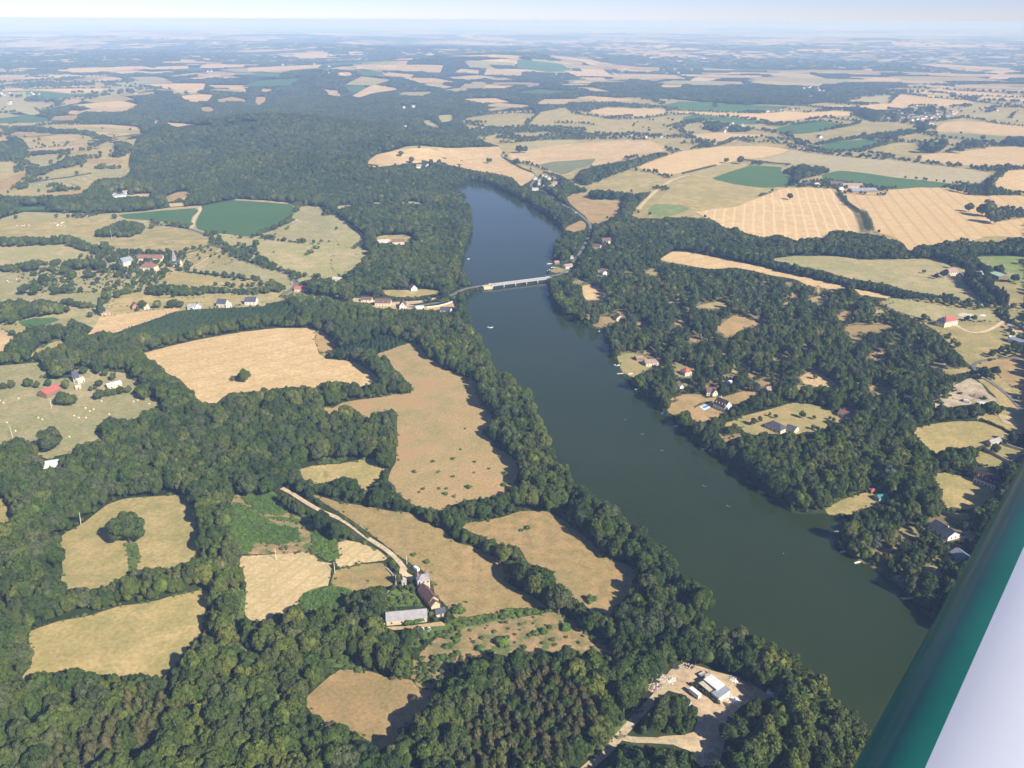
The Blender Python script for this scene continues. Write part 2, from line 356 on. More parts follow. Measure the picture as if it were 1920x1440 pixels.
F('A', 'K', '1820,505 1900,510 1920,545 1850,535'); F('A', 'K', '1470,500 1530,503 1520,520 1470,515'); F('A', 'K', '1170,480 1400,480 1400,495 1190,495')
F('A', 'K', '345,575 420,550 490,545 440,580 380,590'); F('A', 'L', '600,545 690,545 660,580 620,575'); F('A', 'L', '20,510 90,500 190,540 160,560 100,540')
F('A', 'K', '1360,350 1450,345 1460,370 1370,370'); F('A', 'K', '1620,380 1690,372 1660,395'); F('A', 'K', '660,350 830,345 800,355 690,357')
F('A', 'G', '1250,405 1340,400 1580,405 1580,430 1450,430 1260,415')
F('A', 'B', '920,1115 1000,1080 1100,1080 1050,1100 1040,1130 1010,1110 960,1140'); F('A', 'K', '945,1145 1030,1140 1040,1160 960,1165')
F('A', 'K', '700,1100 850,1085 840,1105 750,1110'); F('A', 'G', '100,1165 280,1160 260,1180 110,1185')
F('A', 'K', '1320,1122 1480,1128 1630,1142 1620,1148 1480,1138 1320,1128')
F('A', 'L', '60,590 160,600 240,640 180,650 90,625'); F('A', 'K', '400,620 480,630 430,645 380,640')
# ---- far middle
F('B', 'K', '150,905 200,870 290,850 420,835 600,835 740,830 890,825 905,870 940,905 1000,945 1080,978 1095,995 1060,1020 1010,1050 960,1000 900,985 800,970 700,950 600,930 500,910 400,920 300,930 200,945 150,935')
F('B', 'L', '290,850 360,825 440,820 630,835 600,848 450,858 340,870')
F('B', 'K', '940,870 1000,850 1200,820 1400,800 1600,790 1720,790 1830,830 1820,850 1700,870 1600,895 1450,930 1400,930 1330,950 1290,980 1250,990 1150,960 1060,920 960,910')
F('B', 'H', '1100,930 1180,910 1300,905 1440,893 1400,930 1330,950 1280,975 1240,985 1170,960')
F('B', 'L', '940,830 1000,800 1180,790 1370,790 1300,810 1060,845'); F('B', 'P', '1290,975 1340,965 1330,1000 1285,1015 1245,995')
F('B', 'P', '690,665 830,645 980,635 1090,640 1030,690 1040,715 900,710 760,680')
F('B', 'P', '1060,690 1120,630 1260,610 1300,640 1400,660 1560,680 1640,700 1640,730 1500,745 1370,755 1380,725 1440,700 1350,690 1200,690 1150,710 1050,710')
F('B', 'W', '1390,625 1500,605 1700,612 1830,615 1820,640 1740,660 1620,650 1560,655 1440,640')
F('B', 'G', '1760,600 1920,570 2050,580 2150,590 1990,610 1850,610')
F('B', 'K', '1320,550 1400,540 1530,550 1660,560 1600,570 1450,570 1380,560'); F('B', 'P', '820,615 900,600 960,600 930,615 830,625')
F('B', 'P', '970,625 1080,620 1090,630 980,635'); F('B', 'L', '460,680 500,675 560,715 540,725 480,705')
F('B', 'P', '790,780 900,755 900,770 830,785'); F('B', 'L', '950,745 1050,750 1150,745 1200,750 1100,775 1000,775')
F('B', 'K', '60,540 180,475 300,495 330,505 200,520 100,550'); F('B', 'G', '20,490 110,480 160,500 60,525')
F('B', 'L', '580,505 690,495 730,505 640,515'); F('B', 'L', '720,460 810,460 820,480 760,485'); F('B', 'L', '1030,485 1110,465 1120,478 1050,490')
F('B', 'W', '770,340 900,332 1050,340 1050,355 980,360 880,350'); F('B', 'W', '300,290 450,255 550,235 750,222 890,235 860,250 600,265 400,290')
F('B', 'W', '810,270 950,240 1100,228 1270,235 1200,250 1000,275 850,278'); F('B', 'W', '1100,280 1300,250 1500,235 1780,240 1860,260 1740,280 1550,275 1350,285 1250,293')
F('B', 'W', '1690,300 1840,290 1850,305 1720,315'); F('B', 'W', '0,220 140,212 260,230 150,240 0,240')
F('B', 'K', '1070,340 1150,335 1160,350 1080,352'); F('B', 'K', '1150,360 1210,370 1220,385 1170,375')
F('B', 'K', '-20,410 60,405 60,425 -10,430'); F('B', 'K', '120,400 165,405 160,428 120,425'); F('B', 'K', '200,405 245,410 240,428 200,425')
F('B', 'L', '540,650 640,645 620,680 560,690'); F('B', 'K', '1720,440 1810,430 1810,450 1740,458'); F('B', 'K', '1790,480 1920,460 1920,490 1820,495')
F('B', 'P', '1380,1050 1500,1010 1600,970 1700,965 1800,990 1840,1010 1750,1060 1680,1085 1600,1075 1500,1060 1430,1060')
F('B', 'B', '1260,1110 1320,1090 1400,1130 1500,1150 1600,1120 1570,1160 1560,1200 1440,1262 1400,1255 1370,1212 1330,1185 1290,1150')
F('B', 'B', '1250,1290 1340,1240 1380,1260 1365,1300 1310,1310')
F('B', 'L', '-20,1160 180,1140 320,1132 470,1140 460,1150 300,1142 60,1160 -20,1180')
F('B', 'P', '180,1340 240,1325 360,1320 420,1340 400,1360 230,1370')
# ---- far right
F('C', 'W', '-250,940 -120,890 0,850 200,825 450,822 600,840 570,860 450,890 340,895 200,930 0,970 -90,990 -200,970')
F('C', 'E', '610,840 800,855 1000,880 1200,900 1500,940 1680,960 1730,980 1670,1045 1500,1030 1200,1000 950,965 830,960 830,930 680,920 560,930 350,905 480,890 580,860')
F('C', 'G', '150,1005 380,930 560,940 550,980 620,1000 600,1050 450,1058 300,1040')
F('C', 'G', '780,985 880,960 1000,970 1200,1000 1480,1030 1640,1050 1500,1050 1300,1062 1170,1065 1000,1040 860,1020 790,1010')
F('C', 'X', '70,1190 200,1175 330,1150 480,1095 560,1060 700,1055 860,1065 880,1100 930,1170 990,1230 1000,1300 950,1310 860,1290 820,1310 800,1340 700,1340 640,1355 540,1320 440,1340 380,1320 300,1290 230,1280 180,1240 120,1220')
F('C', 'Y', '890,1090 1140,1105 1160,1070 1330,1055 1510,1060 1610,1080 1630,1100 1980,1100 1980,1200 1830,1170 1770,1180 1780,1250 1980,1220 1980,1350 1800,1330 1700,1330 1620,1360 1560,1350 1500,1360 1400,1380 1330,1380 1280,1420 1240,1370 1180,1330 1100,1310 1070,1290 1070,1240 1030,1200 960,1170 920,1130')
F('C', 'K', '870,1075 960,1055 1130,1080 1145,1100 890,1088')
F('C', 'W', '1750,1030 1760,990 1830,960 1980,955 1980,1080 1840,1070 1760,1050')
F('C', 'W', '1300,880 1400,865 1600,850 1750,825 1980,830 1980,950 1850,950 1840,930 1700,930 1550,930 1440,910 1350,900')
F('C', 'P', '1005,850 1100,825 1210,800 1330,805 1320,830 1350,850 1280,870 1180,880 1060,865')
F('C', 'G', '740,830 850,800 1000,785 1150,795 1060,825 950,850 850,850 780,840')
F('C', 'P', '630,775 740,750 900,720 1000,695 1150,685 1320,705 1300,730 1180,745 1030,770 900,780 760,810 700,805 650,790')
F('C', 'G', '500,730 640,690 760,680 900,700 850,725 750,745 640,755 580,755')
F('C', 'W', '-30,625 200,630 420,635 560,625 700,635 860,625 960,630 960,650 830,655 740,660 600,680 500,685 300,660 100,640 -30,635')
F('C', 'G', '-30,570 150,575 300,590 500,595 610,600 540,620 420,633 200,628 -30,620'); F('C', 'G', '60,645 300,665 500,690 400,700 300,700 200,680 80,670 0,690 0,660')
F('C', 'W', '40,760 200,745 300,755 470,760 400,775 310,780 290,800 230,790 150,800 80,780')
F('C', 'W', '1160,575 1210,530 1400,535 1600,560 1640,580 1500,600 1350,595 1250,590'); F('C', 'W', '1260,510 1450,505 1700,520 1980,548 1980,572 1750,560 1600,550 1400,530 1250,520')
F('C', 'W', '1450,495 1700,485 1980,490 1980,517 1700,515 1500,503'); F('C', 'W', '980,600 1100,585 1200,580 1300,600 1200,610 1100,620 1040,610'); F('C', 'W', '700,600 850,595 970,595 940,605')
F('C', 'L', '870,575 950,555 1100,540 1180,540 1140,575 1000,585'); F('C', 'K', '1430,720 1480,690 1560,680 1700,690 1980,718 1980,768 1750,763 1600,748 1430,740')
F('C', 'H', '1370,752 1560,752 1830,767 1800,790 1700,800 1600,790 1430,770'); F('C', 'P', '1200,770 1330,755 1400,772 1600,792 1520,830 1500,815 1440,790 1330,800 1210,790')
F('C', 'L', '1560,660 1700,635 1850,630 1840,660 1750,680 1640,665'); F('C', 'L', '1860,650 1980,640 1980,692 1850,680')
F('C', 'W', '1210,395 1350,385 1500,400 1620,415 1550,425 1440,415 1300,405'); F('C', 'W', '40,450 120,420 220,412 300,430 220,440 130,460 60,465')
for s in ('1620,365 1980,370 1980,392 1740,385', '860,300 1000,285 1190,275 1180,292 1000,300', '640,325 900,310 1150,315 1100,328 800,330', '410,285 600,270 720,270 700,285 520,295',
          '640,255 800,245 850,250 700,265', '1390,265 1500,250 1610,250 1560,265 1430,273', '1720,270 1800,252 1910,255 1900,275 1800,285', '1370,295 1550,295 1700,310 1600,315 1400,305',
          '0,320 190,305 400,305 250,330 0,330', '90,290 250,275 260,285 100,295', '0,235 80,250 30,262 0,262', '170,370 400,355 470,365 200,385', '1000,360 1160,362 1180,370 1020,368'):
    F('C', 'W', s)
F('C', 'L', '0,725 100,725 110,740 20,755'); F('C', 'L', '500,460 560,450 670,480 600,475'); F('C', 'P', '390,790 440,780 500,790 400,805')
F('C', 'L', '1640,590 1750,600 1700,615 1600,612'); F('C', 'P', '-200,1190 -140,1130 -60,1050 0,1010 100,960 230,920 330,915 380,930 150,1005 300,1040 450,1060 570,1052 400,1120 300,1165 150,1180 60,1190 0,1130 -20,1200 -100,1220 -140,1235')
F('C', 'N', '-200,1190 -160,1145 -20,1150 40,1175 0,1195 -60,1215 -140,1235')
# lake as seen, and as it lies (runs on under the crowns of the near bank)
EAST_SHORE = T('F', '520,1370 420,1300 340,1230 250,1160 150,1110 90,1060 0,980') + T('E', '1860,930 1810,880 1800,850 1720,800 1640,740 1600,690 1560,650 1570,600 1510,550 1500,480 1480,432 1440,417 1380,392 1310,372 1250,330 1200,250 1180,200 1152,160 1150,120 1162,80 1200,50 1180,0') \
    + T('B', '1190,1420 1200,1360 1240,1330 1250,1300 1230,1270 1160,1210 1100,1180 1060,1140 980,1110 920,1080 850,1040 760,1015 700,1025')
LAKE_SEEN = T('B', '618,1052 650,1062 700,1095 745,1130 772,1190 785,1240 765,1300 760,1340 745,1390 700,1430 690,1470 690,1580') + T('E', '790,160 800,172 850,185 740,205 710,228 715,290 725,340 760,390 820,460 850,530 920,610 1000,650 1080,720 1110,800 1110,850 1180,930 1230,1030 1265,1120 1280,1180 1360,1250 1430,1340 1540,1400 1600,1440') \
    + T('I', '-220,120 -120,180 -20,240 10,268 80,300 130,380 180,450 218,520 185,600 190,640 290,650 370,645 460,665 560,735 640,805 680,865 750,905 770,955 840,1015 940,1065 1000,1115 1050,1165 1080,1195 1200,1350 1500,1500 1900,1500 2300,1100 1900,900 1600,750 1390,600 1340,560 1290,500 1235,450 1200,385 1120,352 1060,312 980,290 900,232 850,182 880,112 940,52 900,27 800,12 720,22 640,15 600,0') + EAST_SHORE
LAKE_LIES = T('B', '560,1062 620,1085 670,1120 700,1160 725,1230 725,1300 710,1360 680,1420 660,1500 665,1590') + T('E', '780,175 795,190 850,190 735,212 690,240 685,310 690,370 720,440 770,520 800,600 870,690 950,730 1030,800 1060,880 1070,940 1130,1030 1180,1130 1210,1220 1230,1280 1310,1360 1380,1440') \
    + T('H', '1470,-20 1600,100 1750,230 1850,330 1890,400') + T('I', '20,450 90,530 130,600 120,680 120,720 260,740 340,740 430,760 520,830 600,900 640,960 710,1000 740,1060 810,1120 910,1170 970,1220 1020,1270 1050,1300 1150,1450 1500,1600 1900,1600 2300,1100 1900,900 1600,750 1390,590 1340,552 1290,492 1235,442 1200,378 1120,345 1060,305 980,280 900,222 855,182 880,105 940,46 900,22 800,8 720,16 640,10 600,-6') + EAST_SHORE
ROADS = [('asphalt', 6.0, T('A', '860,1268 940,1270 1080,1290 1200,1340 1300,1430') + T('D', '1320,10 1450,50 1560,75 1620,100 1665,140 1668,165 1640,190 1600,215')),
         ('dirt', 5.0, T('A', '1125,1168 1130,1185 1095,1225 1078,1285')),
         ('asphalt', 4.6, T('B', '900,870 905,885 930,905 1000,940 1075,968 1100,995 1085,1020 1060,1045 1090,1065 1150,1080 1200,1120 1240,1150 1300,1180 1350,1215 1400,1260 1402,1290 1390,1340 1340,1430') + T('E', '1300,40 1270,80 1220,110 1150,117')),
         ('dirt', 7.0, T('B', '1670,1180 1720,1120 1800,1050 1870,1010 1920,995 1960,985')),
         ('asphalt', 6.0, T('E', '800,170 740,178 680,190 640,215 610,225')), ('asphalt', 5.0, T('E', '640,240 560,262 480,275 380,290')),
         ('dirt', 3.2, T('D', '1585,1308 1640,1335 1700,1375 1790,1430') + T('H', '0,42 70,88 130,135 185,172 240,205 290,245 330,285 360,330')),
         ('dirt', 4.2, T('H', '1300,1520 1400,1425 1480,1360 1560,1270 1640,1180 1720,1095 1790,1020 1840,975')), ('dirt', 3.5, T('H', '1560,1265 1640,1285 1740,1285 1860,1295 1920,1290')),
         ('dirt', 4.0, T('F', '1540,392 1575,415 1610,430 1660,434 1710,425 1760,400 1795,375 1815,362')), ('asphalt', 4.2, T('F', '1700,290 1760,293 1790,300 1800,320 1815,345 1850,385 1920,425 2000,460')),
         ('asphalt', 3.6, T('F', '1980,560 1900,575 1780,575 1690,590 1650,600 1632,620 1640,645 1680,680')), ('asphalt', 4.0, T('F', '1700,690 1780,740 1850,800 1900,860 1960,900')),
         ('dirt', 2.0, T('A', '1470,1350 1600,1362 1700,1373 1850,1378')), ('dirt', 2.5, T('D', '1040,95 1090,60 1160,20 1200,-10 1290,-70'))]
# zones of vegetation inside or beside the open land
ZONES = [(3, T('G', '1300,-90 1480,30 1570,80 1690,90 1680,170 1530,180 1430,160 1420,230 1335,235 1285,120')), (3, T('G', '1760,60 1860,60 1900,200 1910,260 1850,280 1770,220 1740,120')),
         (3, T('G', '1480,20 1780,50 1760,70 1500,35')), (3, T('G', '1320,-110 1500,-140 1600,-60 1640,10 1480,20')),
         (8, T('H', '400,800 700,790 900,770 940,830 850,850 700,900 620,950 560,1000 400,960 370,870')), (3, T('H', '1290,600 1330,620 1420,690 1500,740 1540,790 1480,750 1380,700')),
         (3, T('G', '1680,480 1740,440 1830,415 1920,420 2000,440 1960,560 1800,590 1680,540')),
         (4, T('G', '280,1440 420,1270 560,1180 640,1150 700,1060 800,1010 930,1020 1060,1060 1040,1130 900,1180 860,1270 640,1400 560,1480 280,1500')),
         (4, T('H', '680,1500 640,1300 760,1100 860,960 980,890 1120,860 1250,900 1330,980 1420,1050 1440,1150 1380,1300 1240,1440 1180,1500')),
         (5, T('D', '640,440 780,388 900,350 1040,320 1200,300 1400,285 1560,262 1640,275 1700,300 1660,350 1500,360 1300,380 1100,430 900,480 760,480')),
         (6, T('E', '0,490 300,415 385,470 300,515 170,555 0,555 -60,540')), (8, T('D', '1590,195 1700,190 1920,222 2000,260 1900,275 1780,262 1660,262 1560,235')),
         (7, T('F', '230,960 340,990 420,1020 380,1060 300,1100 200,1060')),
         (7, T('D', '100,60 700,40 740,200 500,215 300,215 90,190')),
         (7, T('F', '1480,760 1640,690 1600,720 1500,800 1420,830 1380,850 1400,800'))]
# ------------------------------------------------------------------ open country laid under the traced fields, and the hedgerows and copses left standing in it
UNDER = [('L', [(-40, 398), (230, 402), (360, 384), (560, 378), (640, 405), (695, 455), (640, 518), (555, 528), (545, 560), (470, 575), (340, 582), (190, 622), (150, 600), (60, 600), (-40, 690)]),
         ('P', T('A', '-60,690 400,700 760,715 800,745 760,800 740,860 720,900 740,960 700,1000 540,1010 480,1080 240,1110 -60,1100')),
         ('P', T('B', '680,690 700,660 840,640 990,625 1110,640 1260,600 1330,545 1680,545 1900,560 2200,590 2700,585 3100,490 3960,470 3960,1360 3160,1370 2980,1310 1900,1210 1660,1240 1580,1200 1440,1262 1290,1150 1300,1050 900,985 880,860 900,820 800,790')),
         ('P', T('F', '1140,240 1650,225 1720,290 1780,250 1980,280 1980,620 1640,640 1560,560 1430,420 1370,385 1300,340')),
         ('P', T('F', '1640,650 1980,640 1980,1000 1860,1010 1740,930 1640,925 1700,840 1780,810 1690,720 1650,690')),
         ('L', T('A', '-60,420 160,410 640,430 700,445 1020,540 1180,530 900,490 780,520 480,560 300,620 0,640 -60,640')),
         ('K', T('C', '0,230 600,250 1300,300 1980,330 1980,400 1100,370 500,330 0,335'))]
TREEZ = [T('A', '530,1300 560,1270 640,1250 720,1235 800,1255 830,1290 770,1335 640,1345 540,1335'), T('A', '-20,1332 120,1327 240,1337 380,1322 430,1332 520,1380 600,1370 610,1400 540,1415 470,1395 380,1375 200,1387 -20,1400'),
         T('D', '-20,35 130,35 210,20 350,30 400,10 560,20 610,30 590,70 400,70 360,60 330,40 210,60 100,90 -20,95'), T('D', '600,50 680,30 720,70 700,110 640,105 595,85'), T('D', '880,85 920,55 965,75 960,112 900,120'),
         T('D', '460,150 540,130 620,130 700,130 720,170 690,200 620,215 540,215 450,200'), T('D', '800,165 900,165 1000,160 1180,170 1360,180 1480,175 1500,150 1560,140 1620,150 1630,180 1600,210 1480,215 1380,225 1240,215 1100,225 940,235 860,230 840,200'),
         T('D', '-20,255 60,235 130,235 180,260 250,240 330,250 400,290 380,330 300,340 230,365 120,365 60,390 -20,395'), T('D', '1310,105 1400,95 1500,95 1560,115 1620,130 1640,165 1560,165 1480,140 1360,130'), T('D', '1420,0 1480,-5 1540,20 1560,45 1480,65 1420,40'),
         T('A', '-20,770 100,765 150,800 150,880 120,930 60,905 -20,910'), T('A', '0,712 150,705 300,722 380,722 500,737 640,752 800,750 760,775 600,765 440,760 300,755 150,765 0,760'), T('A', '160,860 190,835 250,855 400,832 520,822 570,845 450,848 380,860 250,880 180,880'),
         T('A', '600,800 740,790 760,850 700,880 640,890 560,890 610,865 680,840'), T('A', '150,940 250,940 340,905 380,875 470,890 440,945 300,955 250,990 160,1000'), T('A', '460,935 560,927 690,927 740,960 640,948 540,955'), T('A', '90,1035 160,1020 170,1060 100,1075'), T('A', '250,1075 330,1045 400,1047 450,1062 350,1078 250,1090'),
         T('C', '550,965 600,940 680,925 760,940 830,945 830,975 760,990 700,1010 650,1000 600,985'), T('C', '610,1010 640,985 660,1010 650,1050 610,1050'), T('C', '1330,820 1380,800 1470,800 1480,850 1400,865 1340,845'), T('C', '1750,800 1790,775 1850,760 1980,760 1980,840 1840,828'),
         T('C', '100,690 220,680 300,700 400,710 380,745 290,745 200,742 110,730'), T('C', '960,600 1000,585 1040,610 1130,625 1300,600 1420,595 1540,615 1560,650 1480,675 1400,688 1340,700 1180,690 1100,690 980,660'),
         T('B', '1330,960 1440,930 1560,915 1700,880 1830,850 1850,880 1720,920 1650,950 1560,980 1450,1020 1370,1050 1310,1020'), T('B', '1380,1080 1440,1065 1600,1085 1690,1100 1660,1120 1480,1130 1400,1120'), T('B', '1560,1130 1700,1080 1780,1070 1750,1100 1690,1160 1660,1200 1570,1220'),
         T('B', '1000,1050 1040,1010 1100,990 1130,960 1240,985 1290,1020 1330,1050 1380,1060 1400,1090 1330,1090 1260,1110 1240,1140 1090,1060'), T('B', '700,990 800,990 900,995 1010,1055 1090,1075 1150,1090 1220,1140 1260,1190 1310,1200 1330,1240 1290,1270 1230,1265 1160,1200 1060,1130 980,1100 900,1070 840,1030 740,1010'),
         T('F', '1660,640 1700,620 1750,640 1760,690 1820,740 1900,790 1910,820 1860,820 1760,770 1690,720'), T('F', '1360,880 1450,850 1560,850 1700,830 1790,835 1840,870 1780,900 1640,920 1500,925 1400,960'), T('B', '2580,550 2700,545 2800,510 2950,500 3110,500 3090,530 2900,545 2840,560 2700,580')]
RIBZ = [('C', 8, '600,828 700,847 850,867 1000,882 1150,892'), ('C', 9, '1200,892 1350,912 1500,927 1650,942 1750,947 1830,937'), ('C', 15, '1830,937 1780,980 1740,1020 1720,1070'), ('C', 10, '1510,1060 1620,1087 1720,1092 1830,1088 1980,1092'),
        ('C', 9, '-10,800 100,797 160,822 240,803 300,775 380,793 470,793 560,803 640,807 740,832 850,862'), ('C', 7, '640,792 760,812 900,787 1000,772 1060,782'), ('C', 8, '1050,772 1100,752 1200,757 1300,742 1370,720'), ('C', 7, '1480,855 1560,832 1670,822 1700,832'),
        ('C', 7, '0,680 100,684 200,702 350,722 480,732 560,752 620,772'), ('C', 6, '480,700 560,692 660,692'), ('C', 6, '690,672 800,657 900,672 1000,682 960,700 850,722'), ('C', 5, '1560,657 1680,672 1760,692 1850,702 1980,715'), ('C', 5, '1210,522 1400,547 1600,562 1700,577 1980,602'), ('C', 4, '1250,507 1450,522 1600,537 1980,552'), ('C', 4, '1450,502 1600,512 1980,527'),
        ('C', 5, '1160,580 1190,550 1215,530'), ('C', 6, '860,580 940,560 1000,550'), ('C', 5, '1840,660 1860,640'), ('C', 5, '1000,850 1100,822 1200,795 1330,802'), ('C', 4, '620,700 780,680 900,695'), ('C', 4, '-30,622 200,632 420,637 560,627'), ('C', 4, '60,645 300,662 500,688'),
        ('B', 7, '700,692 830,712 950,732 1060,737 1200,732 1370,772 1500,762 1650,752 1800,762'), ('B', 7, '1040,702 1080,662 1110,637'), ('B', 7, '1300,632 1440,652 1560,667 1700,662 1850,642 1990,640'), ('B', 6, '900,802 1050,792 1200,777 1400,782 1600,772 1720,785'), ('B', 6, '1820,830 1870,850 1920,845'), ('B', 5, '1200,690 1350,690 1440,702'), ('B', 5, '690,662 830,642 980,632 1090,638'), ('B', 5, '1660,958 1760,968 1850,1000'),
        ('D', 5, '590,1422 700,1420 850,1430 960,1442') if False else ('A', 6, '590,1425 700,1424 850,1432 960,1440 1040,1428'), ('A', 5, '380,1380 520,1418 580,1440'), ('A', 4, '1480,1340 1650,1362 1780,1372'), ('A', 5, '870,1262 950,1266 1060,1285'), ('A', 6, '1660,1185 1690,1160 1690,1120'), ('A', 5, '1420,1335 1540,1290 1660,1235'), ('D', 6, '600,262 700,212 800,195'), ('D', 5, '610,225 560,285 480,290 340,265'), ('D', 6, '230,95 300,60 330,45'), ('A', 5, '240,1005 150,1030 60,1065'), ('A', 5, '130,890 160,860'), ('A', 4, '470,905 460,940'), ('A', 4, '140,842 250,828 400,818'), ('A', 4, '370,702 600,695 780,708'), ('A', 4, '140,500 300,497 620,495'), ('A', 4, '140,560 260,565 450,548 560,520'), ('A', 4, '480,428 620,428 700,436'),
        ('A', 4, '245,428 400,412'), ('A', 4, '0,465 130,458 245,448'), ('C', 3, '0,262 400,282 860,300 1400,310'), ('C', 3, '0,320 400,308 860,310 1300,330'), ('C', 3, '1620,362 1980,366')]
def fat(pts, w):
    p = np.array(pts, float); t = np.gradient(p, axis=0); t /= np.linalg.norm(t, axis=1)[:, None] + 1e-9
    n = np.stack([-t[:, 1], t[:, 0]], 1); return np.concatenate([p + n * w / 2, (p - n * w / 2)[::-1]])
SPARSE_WOOD = [T('E', '1180,180 1350,100 1500,60 1700,30 1920,10 1990,60 1990,900 1880,830 1820,760 1640,700 1560,560 1500,440 1300,330'), T('F', '-100,100 300,90 900,200 1150,260 1300,330 1500,520 1600,640 1500,760 1400,860 1000,900 900,880 860,820 600,800 400,760 100,760 -100,820'), T('I', '900,230 1000,60 1300,0 1600,20 1640,60 1560,200 1480,400 1300,480 1130,350')]
# ------------------------------------------------------------------ buildings: near wall foot (left, right) on the photograph, depth, eaves, roof rise
def Z(x0, y0, k, *p): return [(x0 + a / k, y0 + b / k) for a, b in p]
def Q7(x0, y0, *p): return Z(x0, y0, 1920 / 280, *p)
def Q5(x0, y0, *p): return Z(x0, y0, 1920 / 360, *p)
HOUSES = []
def HS(name, label, foot, depth, eave, rise, wall, roof, **kw): HOUSES.append(dict(name=name, label=label, foot=foot, depth=depth, eave=eave, rise=rise, wall=wall, roof=roof, **kw))
# the farm on the track
HS('farmhouse', 'tall stone farmhouse with grey hipped roof and long brown roofed wing by the track', Q7(640, 1020, (985, 602), (1143, 575)), 6.4, 6.4, 2.2, 'stone', 'slate_pale', hip=True, win=3, chim=[(-.36, .1), (.42, .3)],
   extra=[dict(foot=Q7(640, 1020, (985, 650), (1128, 822)), depth=6.0, eave=3.6, rise=3.2, wall='stone', roof='brown', win=3), dict(foot=Q7(640, 1020, (1088, 775), (1158, 862)), depth=5.4, eave=2.9, rise=2.6, wall='stone', roof='red_brown', win=1)])
HS('long_barn', 'long low stone barn with a grey slate roof below the farm garden', Q7(640, 1020, (582, 1052), (1104, 1002)), 6.6, 3.3, 2.9, 'stone', 'slate_pale', win=4, lean=2.6)
HS('garden_shed', 'small slate roofed shed at the foot of the farmhouse wing', Q7(640, 1020, (1222, 950), (1345, 922)), 4.2, 2.4, 1.8, 'stone', 'slate', win=1)
HS('stone_hut', 'tiny pale stone hut where the track meets the farmyard', Q7(640, 1020, (782, 540), (838, 528)), 2.6, 2.3, .9, 'stone', 'slate_pale', win=1)
# red barn smallholding
HS('red_roofed_barn', 'brown timber barn under a big red sheet roof by the bale meadow', Q7(40, 660, (332, 605), (525, 522)), 11, 4.2, 3.0, 'timber', 'red', win=1)
HS('slate_house', 'narrow house with a steep dark slate roof and white extension above the red barn', Q7(40, 660, (678, 405), (752, 392)), 7, 5.2, 5.0, 'stone', 'slate', win=2, chim=[(.1, 0)], extra=[dict(foot=Q7(40, 660, (735, 415), (822, 380)), depth=5, eave=3, rise=1.4, wall='white', roof='cream', win=2)])
HS('stone_outhouse', 'little pale stone outhouse beside the slate house and the red barn', Q7(40, 660, (702, 488), (772, 480)), 4, 2.2, 1.4, 'stone', 'cream', win=1)
HS('white_roofed_shed', 'long shed with a bright white roof right of the red barn', Q7(40, 660, (1118, 485), (1300, 442)), 8, 2.8, 1.3, 'stone', 'white_sheet', win=2)
HS('half_hidden_shed', 'white roofed shed half hidden in trees below the bale meadow', T('D', '235,1200 330,1185'), 7, 2.8, 1.0, 'white', 'white_sheet', win=1)
# right bank
HS('red_cottage', 'small cottage with an orange red hipped roof among the right bank trees', Q5(1260, 660, (130, 245), (200, 232)), 8, 3.6, 3.2, 'cream', 'red', hip=True, win=2, chim=[(0, 0)])
HS('cream_house', 'cream house with two brown gables above the bare lakeside lawn', Q5(1260, 660, (345, 438), (455, 440)), 8, 3.4, 3.0, 'cream', 'brown', win=3, chim=[(-.35, 0)], extra=[dict(foot=Q5(1260, 660, (405, 448), (455, 440)), depth=10, eave=3.2, rise=2.8, wall='cream', roof='brown', cross=True, win=1)])
HS('dormer_house', 'white gabled house with a steep brown dormered roof beside the swimming pool', Q5(1260, 660, (408, 558), (522, 606)), 9.5, 4.2, 4.6, 'white', 'dark_brown', win=4, dorm=4, chim=[(-.3, .2)])
HS('grey_villa', 'low villa of several hipped dark slate roofs in the wide dry garden', Q5(1260, 660, (925, 752), (1082, 822)), 10, 3.0, 2.8, 'cream', 'slate', hip=True, win=4, chim=[(-.2, 0)], extra=[dict(foot=Q5(1260, 660, (1125, 795), (1215, 825)), depth=9, eave=2.8, rise=2.2, wall='cream', roof='slate', win=2)])
HS('red_long_house', 'long low house with a red tiled roof at the edge of the dry garden', Q5(1260, 660, (1652, 640), (1792, 690)), 8, 2.8, 2.6, 'cream', 'red_brown', win=3, chim=[(-.3, .1)])
HS('lawn_house', 'cream gabled house with a brown roof on the sloping lawn below the bridge', Q7(1080, 560, (520, 292), (612, 286)), 9, 3.4, 3.2, 'cream', 'brown', cross=True, win=2)
HS('shore_cabin', 'small square cabin with a faded flat roof above the pale pontoon', Q7(1080, 560, (780, 802), (872, 790)), 6, 2.8, .8, 'timber', 'pink', win=1)
HS('shore_villa', 'wide low villa with a pale brown roof in trees above the motor boats', Q7(1080, 560, (900, 874), (1062, 862)), 10, 3.0, 2.0, 'cream', 'pink', win=3)
HS('white_tent_hut', 'little white pointed hut in the trees below the red cottage', Q7(1080, 560, (1335, 1162), (1384, 1156)), 4, 2.0, 2.0, 'white', 'white_sheet', cross=True, win=1)
HS('white_gable_cottage', 'white gabled cottage deep in the trees right of the bridge', Q7(880, 440, (1718, 528), (1770, 520)), 8, 3.2, 3.0, 'white', 'slate_pale', cross=True, win=1)
HS('white_shed', 'tiny white shed in the trees behind the cream house', Q5(1260, 660, (542, 332), (602, 325)), 4, 2.2, 1.0, 'white', 'white_sheet', win=1)
HS('pink_hut', 'small pinkish hut between the trees above the pool garden', Q5(1260, 660, (950, 400), (1000, 395)), 5, 2.4, 1.4, 'cream', 'pink', win=1)
HS('red_gazebo', 'little open gazebo with an orange red roof on the lakeside lawn', Q5(1480, 880, (815, 248), (880, 245)), 4.5, 2.3, 1.2, 'timber', 'red', hip=True, win=1)
